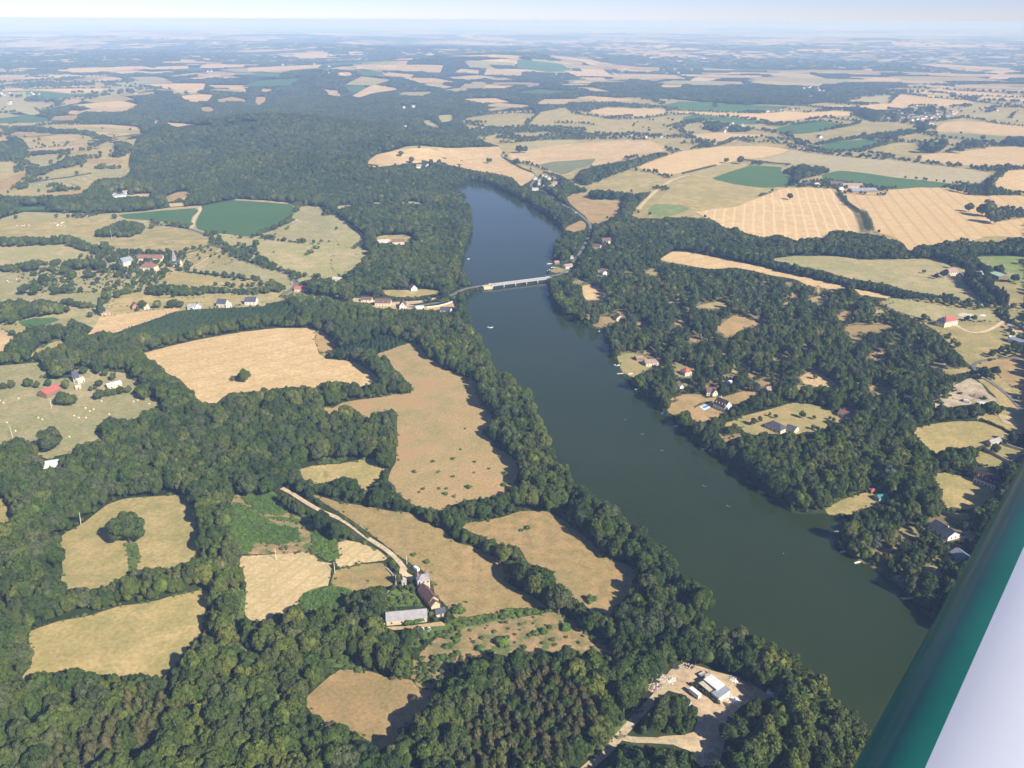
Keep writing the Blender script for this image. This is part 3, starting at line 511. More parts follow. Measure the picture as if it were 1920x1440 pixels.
HS('green_roofed_cabin', 'cabin with a green roof and white front on the lakeside lawn', Q5(1480, 880, (895, 330), (990, 322)), 6, 2.6, 1.3, 'white', 'green', win=2)
HS('brown_hut', 'small brown hut under trees right of the green roofed cabin', Q5(1480, 880, (1078, 308), (1130, 305)), 3.5, 2.3, 1.2, 'timber', 'pink', win=1)
HS('slate_bungalow', 'long white bungalow with a dark slate roof and cars at its gable', Q5(1480, 880, (1388, 590), (1580, 718)), 9.5, 3.0, 2.6, 'white', 'slate_dark', win=4, chim=[(.15, 0)])
HS('blue_roofed_house', 'house with a blue grey roof in deep shade beside the wing', Q5(1480, 880, (1592, 868), (1688, 945)), 9, 3.0, 2.6, 'white', 'slate_blue', win=3)
HS('boat_hut', 'small white hut with a pale roof by the water next to the wing', Q5(1480, 880, (1452, 1302), (1508, 1308)), 3.6, 2.3, 1.1, 'white', 'slate_pale', win=1)
HS('dormer_manor', 'long house with a dark brown roof and white dormers left of the wing', Q7(1640, 760, (1262, 985), (1540, 1092)), 10, 4.0, 4.8, 'cream', 'dark_brown', win=6, dorm=5, chim=[(.3, .2)])
HS('red_grey_mansion', 'big cream house with red and dark grey hipped roofs on the open hill', Q7(1640, 560, (902, 372), (1062, 345)), 11, 6.2, 4.0, 'cream', 'red', hip=True, win=6, chim=[(-.1, .2)], extra=[dict(foot=Q7(1640, 560, (775, 350), (890, 378)), depth=11, eave=5.8, rise=4.6, wall='cream', roof='slate_dark', hip=True, win=3)])
HS('modern_house', 'white flat fronted house with grey blue roofs at the right edge', Q7(1640, 560, (1715, 560), (1905, 622)), 9, 4.2, 1.4, 'white', 'slate_blue', win=4, extra=[dict(foot=Q7(1640, 560, (1710, 548), (1760, 560)), depth=5, eave=5.2, rise=.5, wall='white', roof='white_sheet', win=2)])
HS('pale_farmhouse', 'pale farmhouse with a pinkish roof above the poplar row', Q7(1640, 470, (942, 325), (1068, 318)), 9, 5.0, 3.2, 'cream', 'pink', win=5, chim=[(-.4, 0), (.4, 0)])
HS('stone_farm_range', 'long grey roofed stone range behind the top of the poplar row', Q7(1640, 470, (1105, 370), (1395, 345)), 9, 4.0, 3.4, 'stone', 'slate_pale', win=4)
HS('green_roofed_barn', 'open barn with a mint green sheet roof right of the poplar row', Q7(1640, 470, (1590, 378), (1712, 372)), 17, 4.6, 1.8, 'timber', 'mint', cross=True, win=1)
HS('garden_pavilion', 'small grey roofed pavilion on the corner of the walled garden', Q7(1640, 760, (1488, 532), (1622, 492)), 4.2, 3.0, 1.6, 'stone', 'slate_pale', win=1)
# bridge end, left bank
HS('brown_bungalow', 'low brown roofed bungalow at the left end of the roadside row', Q7(640, 480, (252, 592), (388, 594)), 8, 2.8, 2.0, 'cream', 'brown', win=3)
HS('brick_row_house', 'long house with a dark brown roof and dormers in the roadside row', Q7(640, 480, (432, 642), (632, 645)), 9, 3.6, 3.6, 'cream', 'brown', win=5, dorm=3)
HS('white_gable_house', 'house with a tall white gable facing the wood in the roadside row', Q7(640, 480, (748, 690), (832, 688)), 12, 4.2, 4.6, 'white', 'brown', cross=True, win=3)
HS('white_cottage', 'white flat roofed cottage right of the tall white gable', Q7(640, 480, (962, 705), (1062, 700)), 8, 3.0, 1.2, 'white', 'white_sheet', win=3)
HS('slate_cottage', 'cottage with a dark roof and white gable nearest the lake in the roadside row', Q7(640, 480, (1268, 725), (1395, 738)), 7, 3.0, 2.4, 'white', 'slate', win=2)
HS('hillside_cottage', 'red brown roofed cottage alone on the wooded slope above the road', Q7(640, 480, (900, 455), (978, 445)), 8, 3.2, 4.0, 'white', 'red_brown', cross=True, win=2)
HS('slate_house', 'slate roofed house with a cream gable at the spruce plantation', Q7(380, 480, (180, 655), (298, 662)), 9, 4.2, 4.0, 'cream', 'slate', win=3, chim=[(-.2, 0)])
HS('white_annexe', 'low white annexe right of the slate house with the cream gable', Q7(380, 480, (302, 668), (378, 655)), 8, 3, 1.6, 'white', 'cream', win=2)
HS('slate_house', 'slate roofed house with a white end wall above the spruce plantation', Q7(380, 480, (540, 630), (682, 632)), 10, 4.0, 4.2, 'white', 'slate', win=3, chim=[(-.4, 0)])
HS('red_roadside_house', 'red roofed house by the road bend at the young plantation', Q7(380, 480, (1178, 458), (1338, 462)), 8, 3.2, 2.6, 'cream', 'red', win=3)
HS('clearing_bungalow', 'pale roofed bungalow in a small clearing right of the road bend', Q7(380, 480, (1662, 325), (1765, 332)), 9, 2.8, 1.8, 'white', 'cream', win=2)
HS('pink_cottage', 'low pinkish cottage at the left end of the narrow wheat field', Q7(180, 440, (70, 1042), (185, 1032)), 7, 2.8, 1.8, 'pink_wall', 'pink', win=2)
HS('brick_house', 'narrow red brick house between trees above the narrow wheat field', Q7(180, 440, (472, 972), (548, 962)), 9, 4, 3.4, 'brick', 'red_brown', cross=True, win=2)
HS('beige_barn', 'small beige barn between the round trees above the narrow wheat field', Q7(180, 440, (622, 968), (690, 955)), 9, 3, 1.6, 'cream', 'cream', win=1)
HS('white_house', 'white walled house with a small gable above the narrow wheat field', Q7(180, 440, (1180, 965), (1290, 958)), 8, 3.0, 2.2, 'white', 'slate_pale', win=3, extra=[dict(foot=Q7(180, 440, (1285, 955), (1352, 950)), depth=8, eave=3.4, rise=3, wall='white', roof='slate_pale', cross=True, win=1)])
# hamlet with the church
HS('hamlet_barn', 'tall barn with a pale blue grey roof at the left of the church hamlet', Q7(180, 440, (358, 412), (492, 385)), 14, 6, 4, 'cream', 'slate_blue', win=2)
HS('red_roofed_range', 'long farm range with a brick red roof behind the manor', Q7(180, 440, (530, 345), (855, 345)), 9, 4.2, 4, 'cream', 'red_brown', win=4)
HS('manor_house', 'cream manor with a red brown hipped roof in the church hamlet', Q7(180, 440, (562, 478), (742, 485)), 14, 6.2, 5, 'cream', 'red_brown', hip=True, win=6, chim=[(-.2, 0), (.2, 0)])
HS('village_church', 'small stone church with a slender grey spire right of the manor', Q7(180, 440, (962, 408), (1078, 412)), 8, 5, 4, 'cream', 'slate', win=3, spire=True)
# upper lake
HS('clearing_villa', 'long white house with a pale roof in the clearing on the wooded left bank', T('B', '205,1372 275,1368'), 9, 3.2, 1.8, 'white', 'cream', win=3)
HS('clearing_lodge', 'red roofed house in the clearing on the wooded left bank', T('B', '288,1378 355,1376'), 10, 4.2, 3.0, 'cream', 'red_brown', win=3)
HS('woodside_barn', 'grey and white barn at the edge of the left forest', T('A', '645,1112 712,1106'), 10, 3.4, 1.6, 'white', 'slate_blue', win=2)
HS('lakeside_house', 'white fronted house at the road above the bridge moorings', Q7(960, 300, (690, 1408), (790, 1392)), 9, 3.4, 2.2, 'white', 'pink', win=3)
HS('boathouse', 'small brown roofed boathouse on the shore above the bridge', Q7(960, 300, (552, 1345), (610, 1340)), 6, 2.6, 1.6, 'timber', 'pink', win=1)
HS('roadside_cabin', 'tiny white cabin under trees beside the upper lake road', Q7(960, 300, (752, 1275), (788, 1272)), 4, 2.8, 1.4, 'white', 'pink', win=1)
HS('cream_roadside_house', 'cream house with brown roof at the wood edge above the bridge', Q7(960, 300, (1030, 1140), (1130, 1150)), 9, 3.4, 2.4, 'cream', 'brown', win=3)
HS('tall_cream_house', 'tall cream house with twin gables behind the house at the wood edge', Q7(960, 300, (1168, 1090), (1285, 1078)), 10, 5, 3.4, 'cream', 'brown', win=3)
HS('pink_roofed_range', 'low range with a pink roof at the right of the white hamlet', Q7(960, 300, (520, 350), (618, 312)), 8, 3.2, 2, 'cream', 'pink', win=2)
for i, (a, b, c) in enumerate(((300, 262, 46), (438, 238, 40), (478, 262, 46), (352, 290, 40), (348, 325, 40), (408, 362, 30), (400, 225, 34), (555, 265, 26), (300, 395, 80))):
    HS('white_gabled_house', ('white gabled house nearest the road bend in the lake hamlet', 'white gabled house at the top of the lake hamlet', 'broad white gabled house at the right of the lake hamlet', 'white gabled house in the middle of the lake hamlet', 'cream gabled house below the middle of the lake hamlet',
       'small white house nearest the water in the lake hamlet', 'half hidden white house behind the lake hamlet', 'tiny pinkish house at the hedge of the lake hamlet', 'wide low house under trees nearest the lake hamlet shore')[i],
       Q7(960, 300, (a - c / 2, b), (a + c / 2, b)), 9, 3.4, 3.6 if c < 60 else 1.2, 'white', 'slate_pale' if i % 2 else 'cream', cross=c < 60, win=2, group='white gabled houses of the lake hamlet')
# big farm among the striped wheat
HS('farm_shed', 'long grey sheet roofed farm shed beside the striped wheat', Q7(1460, 280, (945, 565), (1268, 558)), 20, 4.6, 3, 'timber', 'slate_blue', win=2)
HS('brown_farm_range', 'long brown roofed farm range behind the grey shed', Q7(1460, 280, (825, 498), (1080, 502)), 12, 4.4, 4.4, 'stone', 'pink', win=4)
HS('brown_farmhouse', 'brown roofed farmhouse at the left of the farm ranges', Q7(1460, 280, (668, 472), (822, 476)), 12, 5, 4, 'stone', 'brown', win=3)
HS('farm_cottage', 'pale gabled cottage in front of the brown farm ranges', Q7(1460, 280, (775, 525), (838, 520)), 9, 3.2, 3.2, 'white', 'slate_pale', cross=True, win=1)
HS('pale_barn', 'pale barn in the trees left of the striped wheat farm', Q7(1460, 280, (482, 485), (530, 478)), 11, 4, 3, 'cream', 'cream', win=1)
HS('slanting_barn', 'narrow white walled barn at the left end of the farm grove', Q7(1460, 280, (350, 478), (425, 440)), 8, 3.4, 3, 'white', 'slate', win=1)
# villages far off: white walled houses a few pixels wide
FARH = []
rv = random.Random(4)
for i in range(46): FARH.append((rv.gauss(1727, 36), rv.gauss(217, 7), 'village'))
FARH += [(1666, 222, 'village'), (1661, 214, 'village'), (1670, 227, 'village'), (1722, 229, 'village'), (1792, 222, 'village'), (1858, 209, 'village'), (1868, 208, 'village'), (1848, 210, 'village')]
for i in range(9): FARH.append((rv.uniform(1505, 1545), rv.uniform(163, 182), 'wooded hamlet'))
for i in range(10): FARH.append((rv.uniform(0, 75), rv.uniform(160, 196), 'left edge hamlet'))
for p in ((1373, 232), (1393, 236), (1356, 248), (1362, 243), (1315, 239), (1425, 210), (1440, 210), (1465, 208), (1485, 207), (1536, 259)): FARH.append((p[0], p[1], 'crop fields'))
for i in range(22): FARH.append((rv.uniform(320, 650), rv.uniform(100, 140), 'hazy left woods'))
for i in range(46): FARH.append((rv.uniform(1040, 1300), rv.uniform(108, 146), 'hazy middle woods'))
for i in range(26): FARH.append((rv.uniform(150, 300), rv.uniform(88, 110), 'hazy left woods'))
for p in ((785, 315), (800, 313), (1185, 256), (1210, 258), (1240, 258), (1265, 256), (760, 238), (757, 203), (775, 201), (255, 176), (295, 230), (215, 369), (235, 364), (118, 188)): FARH.append((p[0], p[1], 'lake head'))
# ------------------------------------------------------------------ masks in photo space: where the open land, the water and the special zones are
MS = 2
MW, MH, MP = int(IW // MS), int(IH // MS), 120          # MP: margin around the frame, mask pixels
def chaikin(p, n=2, q=.25):
    p = np.array(p, float)
    for _ in range(n):
        a = p; b = np.roll(p, -1, 0)
        p = np.stack([a * (1 - q) + b * q, a * q + b * (1 - q)], 1).reshape(-1, 2)
    return p
def raster(mask, poly, val):
    p = np.asarray(poly, float) / MS + MP
    H, W = mask.shape
    y0 = max(0, int(p[:, 1].min())); y1 = min(H - 1, int(p[:, 1].max()) + 1)
    x, y = p[:, 0], p[:, 1]; x2, y2 = np.roll(x, -1), np.roll(y, -1)
    for r in range(y0, y1 + 1):
        yc = r + .5
        c = (y <= yc) != (y2 <= yc)
        if not c.any(): continue
        xs = np.sort(x[c] + (yc - y[c]) * (x2[c] - x[c]) / (y2[c] - y[c]))
        for k in range(0, len(xs) - 1, 2):
            a = max(0, int(math.ceil(xs[k] - .5))); b = min(W - 1, int(math.floor(xs[k + 1] - .5)))
            if b >= a: mask[r, a:b + 1] = val
def wiggle(p, amp, seed):
    p = np.asarray(p); n = len(p); t = np.arange(n)
    r = np.random.default_rng(seed); o = np.zeros((n, 2))
    for k in (3, 5, 9, 14): o += np.sin(2 * PI * (t[:, None] * k / n + r.random(2))) * amp / k * 1.6
    return p + o + r.normal(0, amp * .25, (n, 2))
ZONE = np.zeros((MH + 2 * MP, MW + 2 * MP), np.uint8)
FP = []
UP = []
for i, (k, p) in enumerate(UNDER):
    sm = wiggle(chaikin(p, 2, .2), 2.0, 500 + i); UP.append((k, sm)); raster(ZONE, sm, 1)
for p in TREEZ: raster(ZONE, wiggle(chaikin(p, 2), 1.0, len(p)), 0)
for i, (k, p) in enumerate(FIELDS):
    sm = chaikin(chaikin(p, 1, .06 if k in 'WXYGEKML' else .12), 1, .25)
    amp = .4 + 1.3 * smooth(200, 900, np.mean([q[1] for q in p]))
    sm = wiggle(sm, amp * (.5 if k in 'WXYGEMK' else 1.0), i)
    FP.append((k, sm)); raster(ZONE, sm, {'V': 8, 'R': 9}.get(k, 1))
UONLY = np.zeros_like(ZONE)
for k, sm in UP: raster(UONLY, sm, 1)
for k, sm in FP: raster(UONLY, sm, 0)
lake_s = chaikin(LAKE_SEEN, 2); lake_l = chaikin(LAKE_LIES, 2)
for z, p in ZONES: raster(ZONE, chaikin(p, 2), z)
raster(ZONE, lake_s, 2)
WGROUND = np.zeros_like(ZONE); raster(WGROUND, lake_l, 1); raster(WGROUND, lake_s, 1)
def zone_at(u, v, M=ZONE):
    i = np.clip((np.asarray(v) / MS + MP).astype(int), 0, M.shape[0] - 1); j = np.clip((np.asarray(u) / MS + MP).astype(int), 0, M.shape[1] - 1)
    return M[i, j]
# keep roads and house plots free of trees
def ribbon(pts, w):
    """ground points along a traced centre line -> left and right edges, w metres wide"""
    p = np.array(pts, float)
    for _ in range(2):
        q = [p[0]]
        for a, b in zip(p[:-1], p[1:]): q += [a * .75 + b * .25, a * .25 + b * .75]
        p = np.array(q + [p[-1]])
    g = unproj(p[:, 0], p[:, 1]); t = np.gradient(g[:, :2], axis=0); t /= np.linalg.norm(t, axis=1)[:, None] + 1e-9
    n = np.stack([-t[:, 1], t[:, 0]], 1)
    return g[:, :2] + n * w / 2, g[:, :2] - n * w / 2
RB = []
for kind, w, pts in ROADS:
    l, r = ribbon(pts, w); RB.append((kind, l, r))
    l2, r2 = ribbon(pts, w + 3)
    q = np.concatenate([l2, r2[::-1]]); uu, vv = project(np.column_stack([q, terrain(q[:, 0], q[:, 1])])); raster(ZONE, np.column_stack([uu, vv]), 1)

# ------------------------------------------------------------------ house footprints, and their outlines kept clear of trees
def frame_of(foot, depth):
    a = gp(*foot[0]); b = gp(*foot[1]); d = Vector((b.x - a.x, b.y - a.y, 0)); L = d.length; d.normalize(); n = Vector((-d.y, d.x, 0))
    c = (a + b) / 2 + n * depth / 2; c.z = float(terrain(c.x, c.y))
    return c, L, math.atan2(d.y, d.x), d, n
def hull(p):
    p = sorted(map(tuple, p))
    def half(q):
        o = []
        for x in q:
            while len(o) > 1 and (o[-1][0] - o[-2][0]) * (x[1] - o[-2][1]) - (o[-1][1] - o[-2][1]) * (x[0] - o[-2][0]) <= 0: o.pop()
            o.append(x)
        return o
    return half(p)[:-1] + half(p[::-1])[:-1]
def clear_box(foot, depth, height):
    c, L, an, d, n = frame_of(foot, depth); P = []
    for sx in (-.5, .5):
        for sy in (-.5, .5):
            for z in (0, height): q = c + d * L * sx + n * depth * sy; P.append((q.x, q.y, c.z + z))
    u, v = project(np.array(P)); h = hull(list(zip(u, v))); m = np.mean(h, 0); h = [tuple(m + (np.array(q) - m) * 1.06) for q in h]; raster(ZONE, h, 1)
for s in HOUSES:
    for b in [s] + s.get('extra', []): clear_box(b['foot'], b['depth'], b['eave'] + b['rise'] * .9)
for u, v, w in FARH: raster(ZONE, [(u - 4, v - 4), (u + 4, v - 4), (u + 4, v + 4), (u - 4, v + 4)], 1)
# single trees and bushes standing in the open: crown centre, radius (tile pixels), kind, where
SOLO = []
def S(t, kind, where, s):
    ox, oy = TILE[t]; n = [float(x) for x in s.replace(',', ' ').split()]
    for i in range(0, len(n), 3): SOLO.append((ox + n[i] / 3, oy + n[i + 1] / 3, n[i + 2] / 3, kind, where))
S('G', 'oak', 'big dark oak standing alone between the two halves of the upper dry pasture', '715,85,92')
S('H', 'oak', 'big round oak in the hedgerow right of the stone farmhouse', '1112,385,90')
S('D', 'oak', 'lone spreading oak at the lower end of the bale meadow', '275,1030,62')
S('H', 'bush', 'round green bush at the corner of the meadow below the farmhouse', '662,545,42')
S('H', 'bush', 'dark low bush in the lakeside tussock meadow', '1045,88,19 1012,101,14 1235,430,30 1408,488,36 1465,238,30')
S('H', 'bush', 'round bush in the rough ground below the farm', '915,725,48 650,718,26 612,750,30 790,770,30 840,790,26 1140,670,30 1095,680,24 1260,650,34 945,558,36 1000,570,22 575,815,26 530,830,30 650,795,22')
S('H', 'bush', 'small bush beside the farm track', '405,236,18 480,279,20 285,285,26 325,250,11 150,388,8 700,505,10')
S('H', 'oak', 'leafy hedgerow tree above the lakeside tussock meadow', '965,228,44 835,200,46')
S('H', 'oak', 'dark garden tree in the grove left of the farm garden', '175,500,52 70,505,50 150,770,52 230,830,46 370,720,36 280,720,44 330,860,26 290,850,30')
S('E', 'bush', 'low bramble bush in the hayfield by the lake', '410,1212,15 515,1155,13 628,1137,15 548,1212,13 628,1238,13 750,1157,11 718,1297,21 583,1335,17 548,1307,11 590,1307,11 460,1307,13 922,1222,18 920,1285,21 637,1350,13 440,1327,11 830,1195,10 745,1217,9 890,1127,9 672,1087,9 697,970,8')
S('D', 'oak', 'dark bushy tree in the middle of the big wheat field', '1375,672,36'); S('D', 'scrub', 'pale bush beside the dark tree in the big wheat field', '1318,688,26')
S('D', 'oak', 'garden tree around the red roofed barn', '325,645,44 155,712,24 65,718,22 20,730,18 205,722,18 268,712,18 365,722,24 350,800,36 395,805,36 550,635,26 632,675,22 555,715,20 555,778,28 610,768,22 640,765,18 675,755,22 720,748,20 790,750,34 805,775,32 470,640,22 590,655,20 510,745,12 535,740,10')
S('D', 'oak', 'tree in the pastures below the church hamlet', '245,130,28 125,185,28 190,190,28 215,170,20 310,195,22 360,185,24 360,80,24 405,100,22 490,98,26 60,270,26')
S('D', 'oak', 'round tree beside the houses above the narrow wheat field', '800,272,22 885,270,22 962,268,26 1015,270,20 985,262,18')
S('D', 'spruce', 'dark pointed conifer at the end of the narrow wheat field', '562,278,26')
S('A', 'oak', 'tree beside the road past the big green crop', '1440,1368,22 855,1268,16 855,1240,12 1012,1254,14 645,1215,14 560,1310,20 590,1385,26 1430,1405,20')
S('A', 'bush', 'bush in the sloping pastures above the road', '1550,1315,10 1610,1285,13 1622,1275,10 1325,1320,10 1230,1310,9 1780,1390,22 1745,1415,22 1725,1428,16 1808,1354,13 1850,1357,10 1540,1417,8')
S('B', 'oak', 'lone tree in the fields at the head of the lake', '830,900,17 395,898,19 335,862,15 505,910,14 550,905,12 985,907,17 440,825,8 1000,838,22 1030,838,20')
S('C', 'oak', 'lone tree in the striped wheat', '605,1103,18 1105,1300,9'); S('C', 'oak', 'tree of the clump in the striped wheat at the right edge', '1720,1170,40 1740,1210,36 1690,1180,30 1612,1165,22 1760,1235,22')
S('C', 'oak', 'tree along the far crop fields', '245,900,16 325,898,22 1690,773,13 180,590,16 1020,752,14 1110,765,20 1160,770,20 1350,720,22 1390,820,34 1440,825,30 1470,800,22 600,755,20 1560,835,22 1650,815,18')
S('F', 'oak', 'small dark tree on the wide dry garden', '675,890,20 740,905,11 490,890,10 523,900,12 398,930,20 435,916,15 292,972,28 265,985,22 255,870,6 735,960,14 760,970,13 830,910,10 850,920,11')
S('F', 'oak', 'round tree in the walled garden', '1765,1085,26'); S('F', 'oak', 'tree around the farm above the poplar row', '1358,85,10 1428,112,14 1470,96,22 1515,52,14 1905,28,16 1870,122,22 1780,75,26')
S('F', 'oak', 'dark tree in the small wheat clearing', '745,678,14'); S('F', 'oak', 'tree on the shaded road below the open hill', '1760,640,26 1710,660,30 1690,640,22')
S('F', 'cedar', 'large blue green cedar by the red gazebo', '1150,1235,62'); S('F', 'gold', 'tall yellow green tree beside the blue cedar', '1252,1225,30')
S('I', 'cedar', 'small blue conifer in the gardens near the wing', '1085,160,30'); S('I', 'gold', 'yellow green garden tree near the water by the wing', '1305,405,42 1000,190,26 1168,165,22 940,130,34')
S('E', 'gold', 'slim yellow green tree by the hillside cottage', '436,160,12'); S('E', 'cedar', 'blue spruce on the wooded slope above the road', '268,165,16')
S('A', 'oak', 'small orchard tree beside the village road', ' '.join('%g,%g,8' % (3 * (180 + a / 6.857), 3 * (440 + b / 6.857)) for a, b in ((1445, 155), (1340, 170), (1360, 197), (1395, 215), (1480, 190), (1535, 240), (1475, 270), (1590, 280), (1640, 240), (1310, 255), (1335, 300), (1500, 105), (1630, 215))))
S('F', 'bush', 'scrub bush on the edge of the quarry', '1480,790,18 1520,740,16 1450,820,20 1560,770,12 1700,800,16')
# ------------------------------------------------------------------ ground materials
def line_rot(u1, v1, u2, v2):
    a, b = gp(u1, v1), gp(u2, v2); return math.atan2(b.x - a.x, b.y - a.y)
GM = {
 'W': ground_mat('ripe_wheat', (.62, .44, .22), (.68, .49, .26), (.57, .40, .19), fine=.25, stripes=(.9, 24, (.47, .33, .16), .35, 1.2)),
 'M': ground_mat('mown_stubble', (.60, .45, .23), (.68, .52, .28), (.52, .40, .20), stripes=(.5, 9, (.46, .36, .18), .6, 3.0)),
 'P': ground_mat('dry_pasture', (.36, .295, .12), (.50, .375, .17), (.29, .26, .10), fine=.4, patch=((.23, .24, .09), .012, .60)),
 'B': ground_mat('parched_grass', (.47, .31, .15), (.40, .27, .12), (.30, .23, .10), fine=.5, patch=((.20, .16, .07), .05, .66)),
 'D': ground_mat('dry_tussock_grass', (.46, .31, .14), (.38, .28, .12), (.28, .22, .09), fine=.6, mid=.14, patch=((.27, .24, .10), .02, .6)),
 'L': ground_mat('light_pasture', (.35, .31, .15), (.47, .37, .20), (.29, .29, .12), fine=.3),
 'N': ground_mat('green_pasture', (.20, .27, .08), (.36, .33, .13), (.17, .24, .07), fine=.3),
 'G': ground_mat('green_crop', (.070, .145, .045), (.09, .165, .055), (.08, .15, .045), fine=.3, stripes=(.9, 6, (.055, .12, .04), .5, 1.0)),
 'H': ground_mat('faded_green_crop', (.20, .22, .11), (.27, .25, .12), (.16, .20, .09)),
 'K': ground_mat('dry_fallow', (.50, .36, .19), (.60, .44, .24), (.43, .31, .16), fine=.3),
 'E': ground_mat('grey_straw_crop', (.42, .36, .21), (.47, .40, .23), (.38, .31, .17), fine=.2, big=.006),
 'S': ground_mat('sandy_earth', (.62, .45, .27), (.72, .54, .34), (.50, .37, .23), fine=.35, mid=.1),
 'V': ground_mat('lush_grass', (.11, .18, .04), (.16, .22, .06), (.085, .14, .035), fine=.7, mid=.2),
 'R': ground_mat('rough_scrub_ground', (.46, .29, .16), (.34, .25, .11), (.17, .18, .07), mid=.12, fine=.6, patch=((.12, .16, .05), .06, .56)),
 'Q': ground_mat('young_plantation_ground', (.24, .23, .10), (.34, .28, .13), (.16, .19, .07), mid=.15, fine=.5),
 'U': ground_mat('garden_lawn', (.44, .30, .15), (.36, .29, .13), (.26, .26, .10), fine=.4, patch=((.22, .25, .09), .03, .62)),
 'g': ground_mat('wooded_garden_ground', (.20, .17, .08), (.36, .26, .13), (.10, .11, .045), fine=.5, mid=.08),
 'J': ground_mat('quarry_rubble_ground', (.46, .37, .27), (.56, .45, .34), (.28, .25, .15), mid=.09, fine=.5, patch=((.20, .20, .09), .05, .58)),
 'T': ground_mat('hayfield', (.43, .31, .14), (.33, .28, .12), (.48, .32, .16), big=.016, fine=.5, patch=((.42, .275, .13), .009, .54)),
 'X': ground_mat('harvested_wheat', (.60, .42, .21), (.68, .48, .24), (.52, .37, .18), stripes=(line_rot(1487, 385, 1500, 440), 16, (.76, .58, .34), .55, 3.4)),
 'Y': ground_mat('striped_wheat', (.66, .46, .22), (.70, .50, .25), (.60, .41, .19), stripes=(line_rot(1683, 357, 1740, 420), 22, (.48, .34, .16), .7, .6)),
}
FNAME = {'W': 'wheat_field', 'M': 'stubble_field', 'P': 'pasture', 'B': 'dry_meadow', 'D': 'rough_meadow', 'L': 'hay_meadow', 'N': 'green_pasture', 'G': 'green_crop_field', 'H': 'crop_field', 'K': 'fallow_field',
         'E': 'straw_field', 'S': 'sandy_yard', 'V': 'grass_strip', 'R': 'scrub_ground', 'Q': 'plantation_ground', 'U': 'garden_lawn', 'J': 'quarry_ground', 'T': 'hayfield', 'X': 'wheat_field', 'Y': 'wheat_field'}
def drape(name, poly_px, mat, layer):
    """one sheet of ground cover: outline on the terrain, filled with a grid that follows it"""
    g = unproj(poly_px[:, 0], poly_px[:, 1])[:, :2]
    d = float(np.median(np.hypot(g[:, 0], g[:, 1])))
    return drape_xy(name, g, mat, layer, d)
def drape_xy(name, g, mat, layer, d):
    lo, hi = g.min(0), g.max(0)
    inner = np.zeros((0, 2))
    if d > 1200:
        s = max(20.0, d * .02)
        xs = np.arange(lo[0] + s * .37, hi[0], s); ys = np.arange(lo[1] + s * .41, hi[1], s)
        if len(xs) * len(ys) and len(xs) * len(ys) < 4000:
            X, Y = np.meshgrid(xs, ys); inner = np.column_stack([X.ravel(), Y.ravel()])
    n = len(g)
    pts = [Vector(p) for p in np.concatenate([g, inner])]
    try:
        r = geometry.delaunay_2d_cdt(pts, [], [list(range(n))], 1 if len(inner) else 1, 1e-4)
        V, Fc = np.array([(p.x, p.y) for p in r[0]]), [f for f in r[2] if len(f) == 3]
    except Exception: return None
    if not len(Fc): return None
    dd = np.hypot(V[:, 0], V[:, 1])
    z = terrain(V[:, 0], V[:, 1]) + .06 + layer * .012 + dd * (.00006 + .000012 * layer)
    F_ = np.array(Fc); v = V[F_]
    area = (v[:, 1, 0] - v[:, 0, 0]) * (v[:, 2, 1] - v[:, 0, 1]) - (v[:, 1, 1] - v[:, 0, 1]) * (v[:, 2, 0] - v[:, 0, 0])
    F_[area < 0] = F_[area < 0][:, ::-1]
    me = np_mesh(name, np.column_stack([V, z]), F_, [mat], smooth_=True)
    return tag(link(bpy.data.objects.new(name, me)), kind='structure')

# ground: one sheet to the horizon
gm, gnt, gb = new_mat('woodland_floor', 1.0, .05)
gp_ = wpos(gnt, 1.0)
g1 = noise(gnt, gp_, .03, 6, .65); g2 = noise(gnt, gp_, .003, 6, .7)
ra = ramp(gnt, [(.35, (.030, .045, .017)), (.55, (.055, .075, .028)), (.72, (.10, .105, .045))]); gnt.links.new(g1, ra.inputs['Fac'])
rb = ramp(gnt, [(.45, (.7, .7, .7)), (.62, (1.25, 1.25, 1.2))]); gnt.links.new(g2, rb.inputs['Fac'])
gnt.links.new(mixc(gnt, 1.0, ra.outputs['Color'], rb.outputs['Color'], 'MULTIPLY'), gb.inputs['Base Color'])
NA, NR = 360, 300
ang = np.linspace(-PI, PI, NA, endpoint=False); rad = np.concatenate([[0.5], np.geomspace(40, 44000, NR)])
AA, RR = np.meshgrid(ang, rad); gx, gy = RR * np.sin(AA), RR * np.cos(AA)
gv = np.column_stack([gx.ravel(), gy.ravel(), terrain(gx, gy).ravel()])
ii, jj = np.meshgrid(np.arange(NR), np.arange(NA), indexing='ij'); j2 = (jj + 1) % NA
gf = np.stack([ii * NA + jj, (ii + 1) * NA + jj, (ii + 1) * NA + j2, ii * NA + j2], -1).reshape(-1, 4)[:, ::-1]
tag(link(bpy.data.objects.new('ground', np_mesh('ground', gv, gf, [gm], smooth_=True))), kind='structure')
SPWM = np.zeros_like(ZONE)
for p in SPARSE_WOOD: raster(SPWM, p, 1)
for i, (k, p) in enumerate(UP): drape(FNAME[k], p, GM[k], 0)
for i, p in enumerate(SPARSE_WOOD): drape('garden_ground', chaikin(p, 2), GM['g'], 0)
rg_ = np.random.default_rng(77); nclear = 0
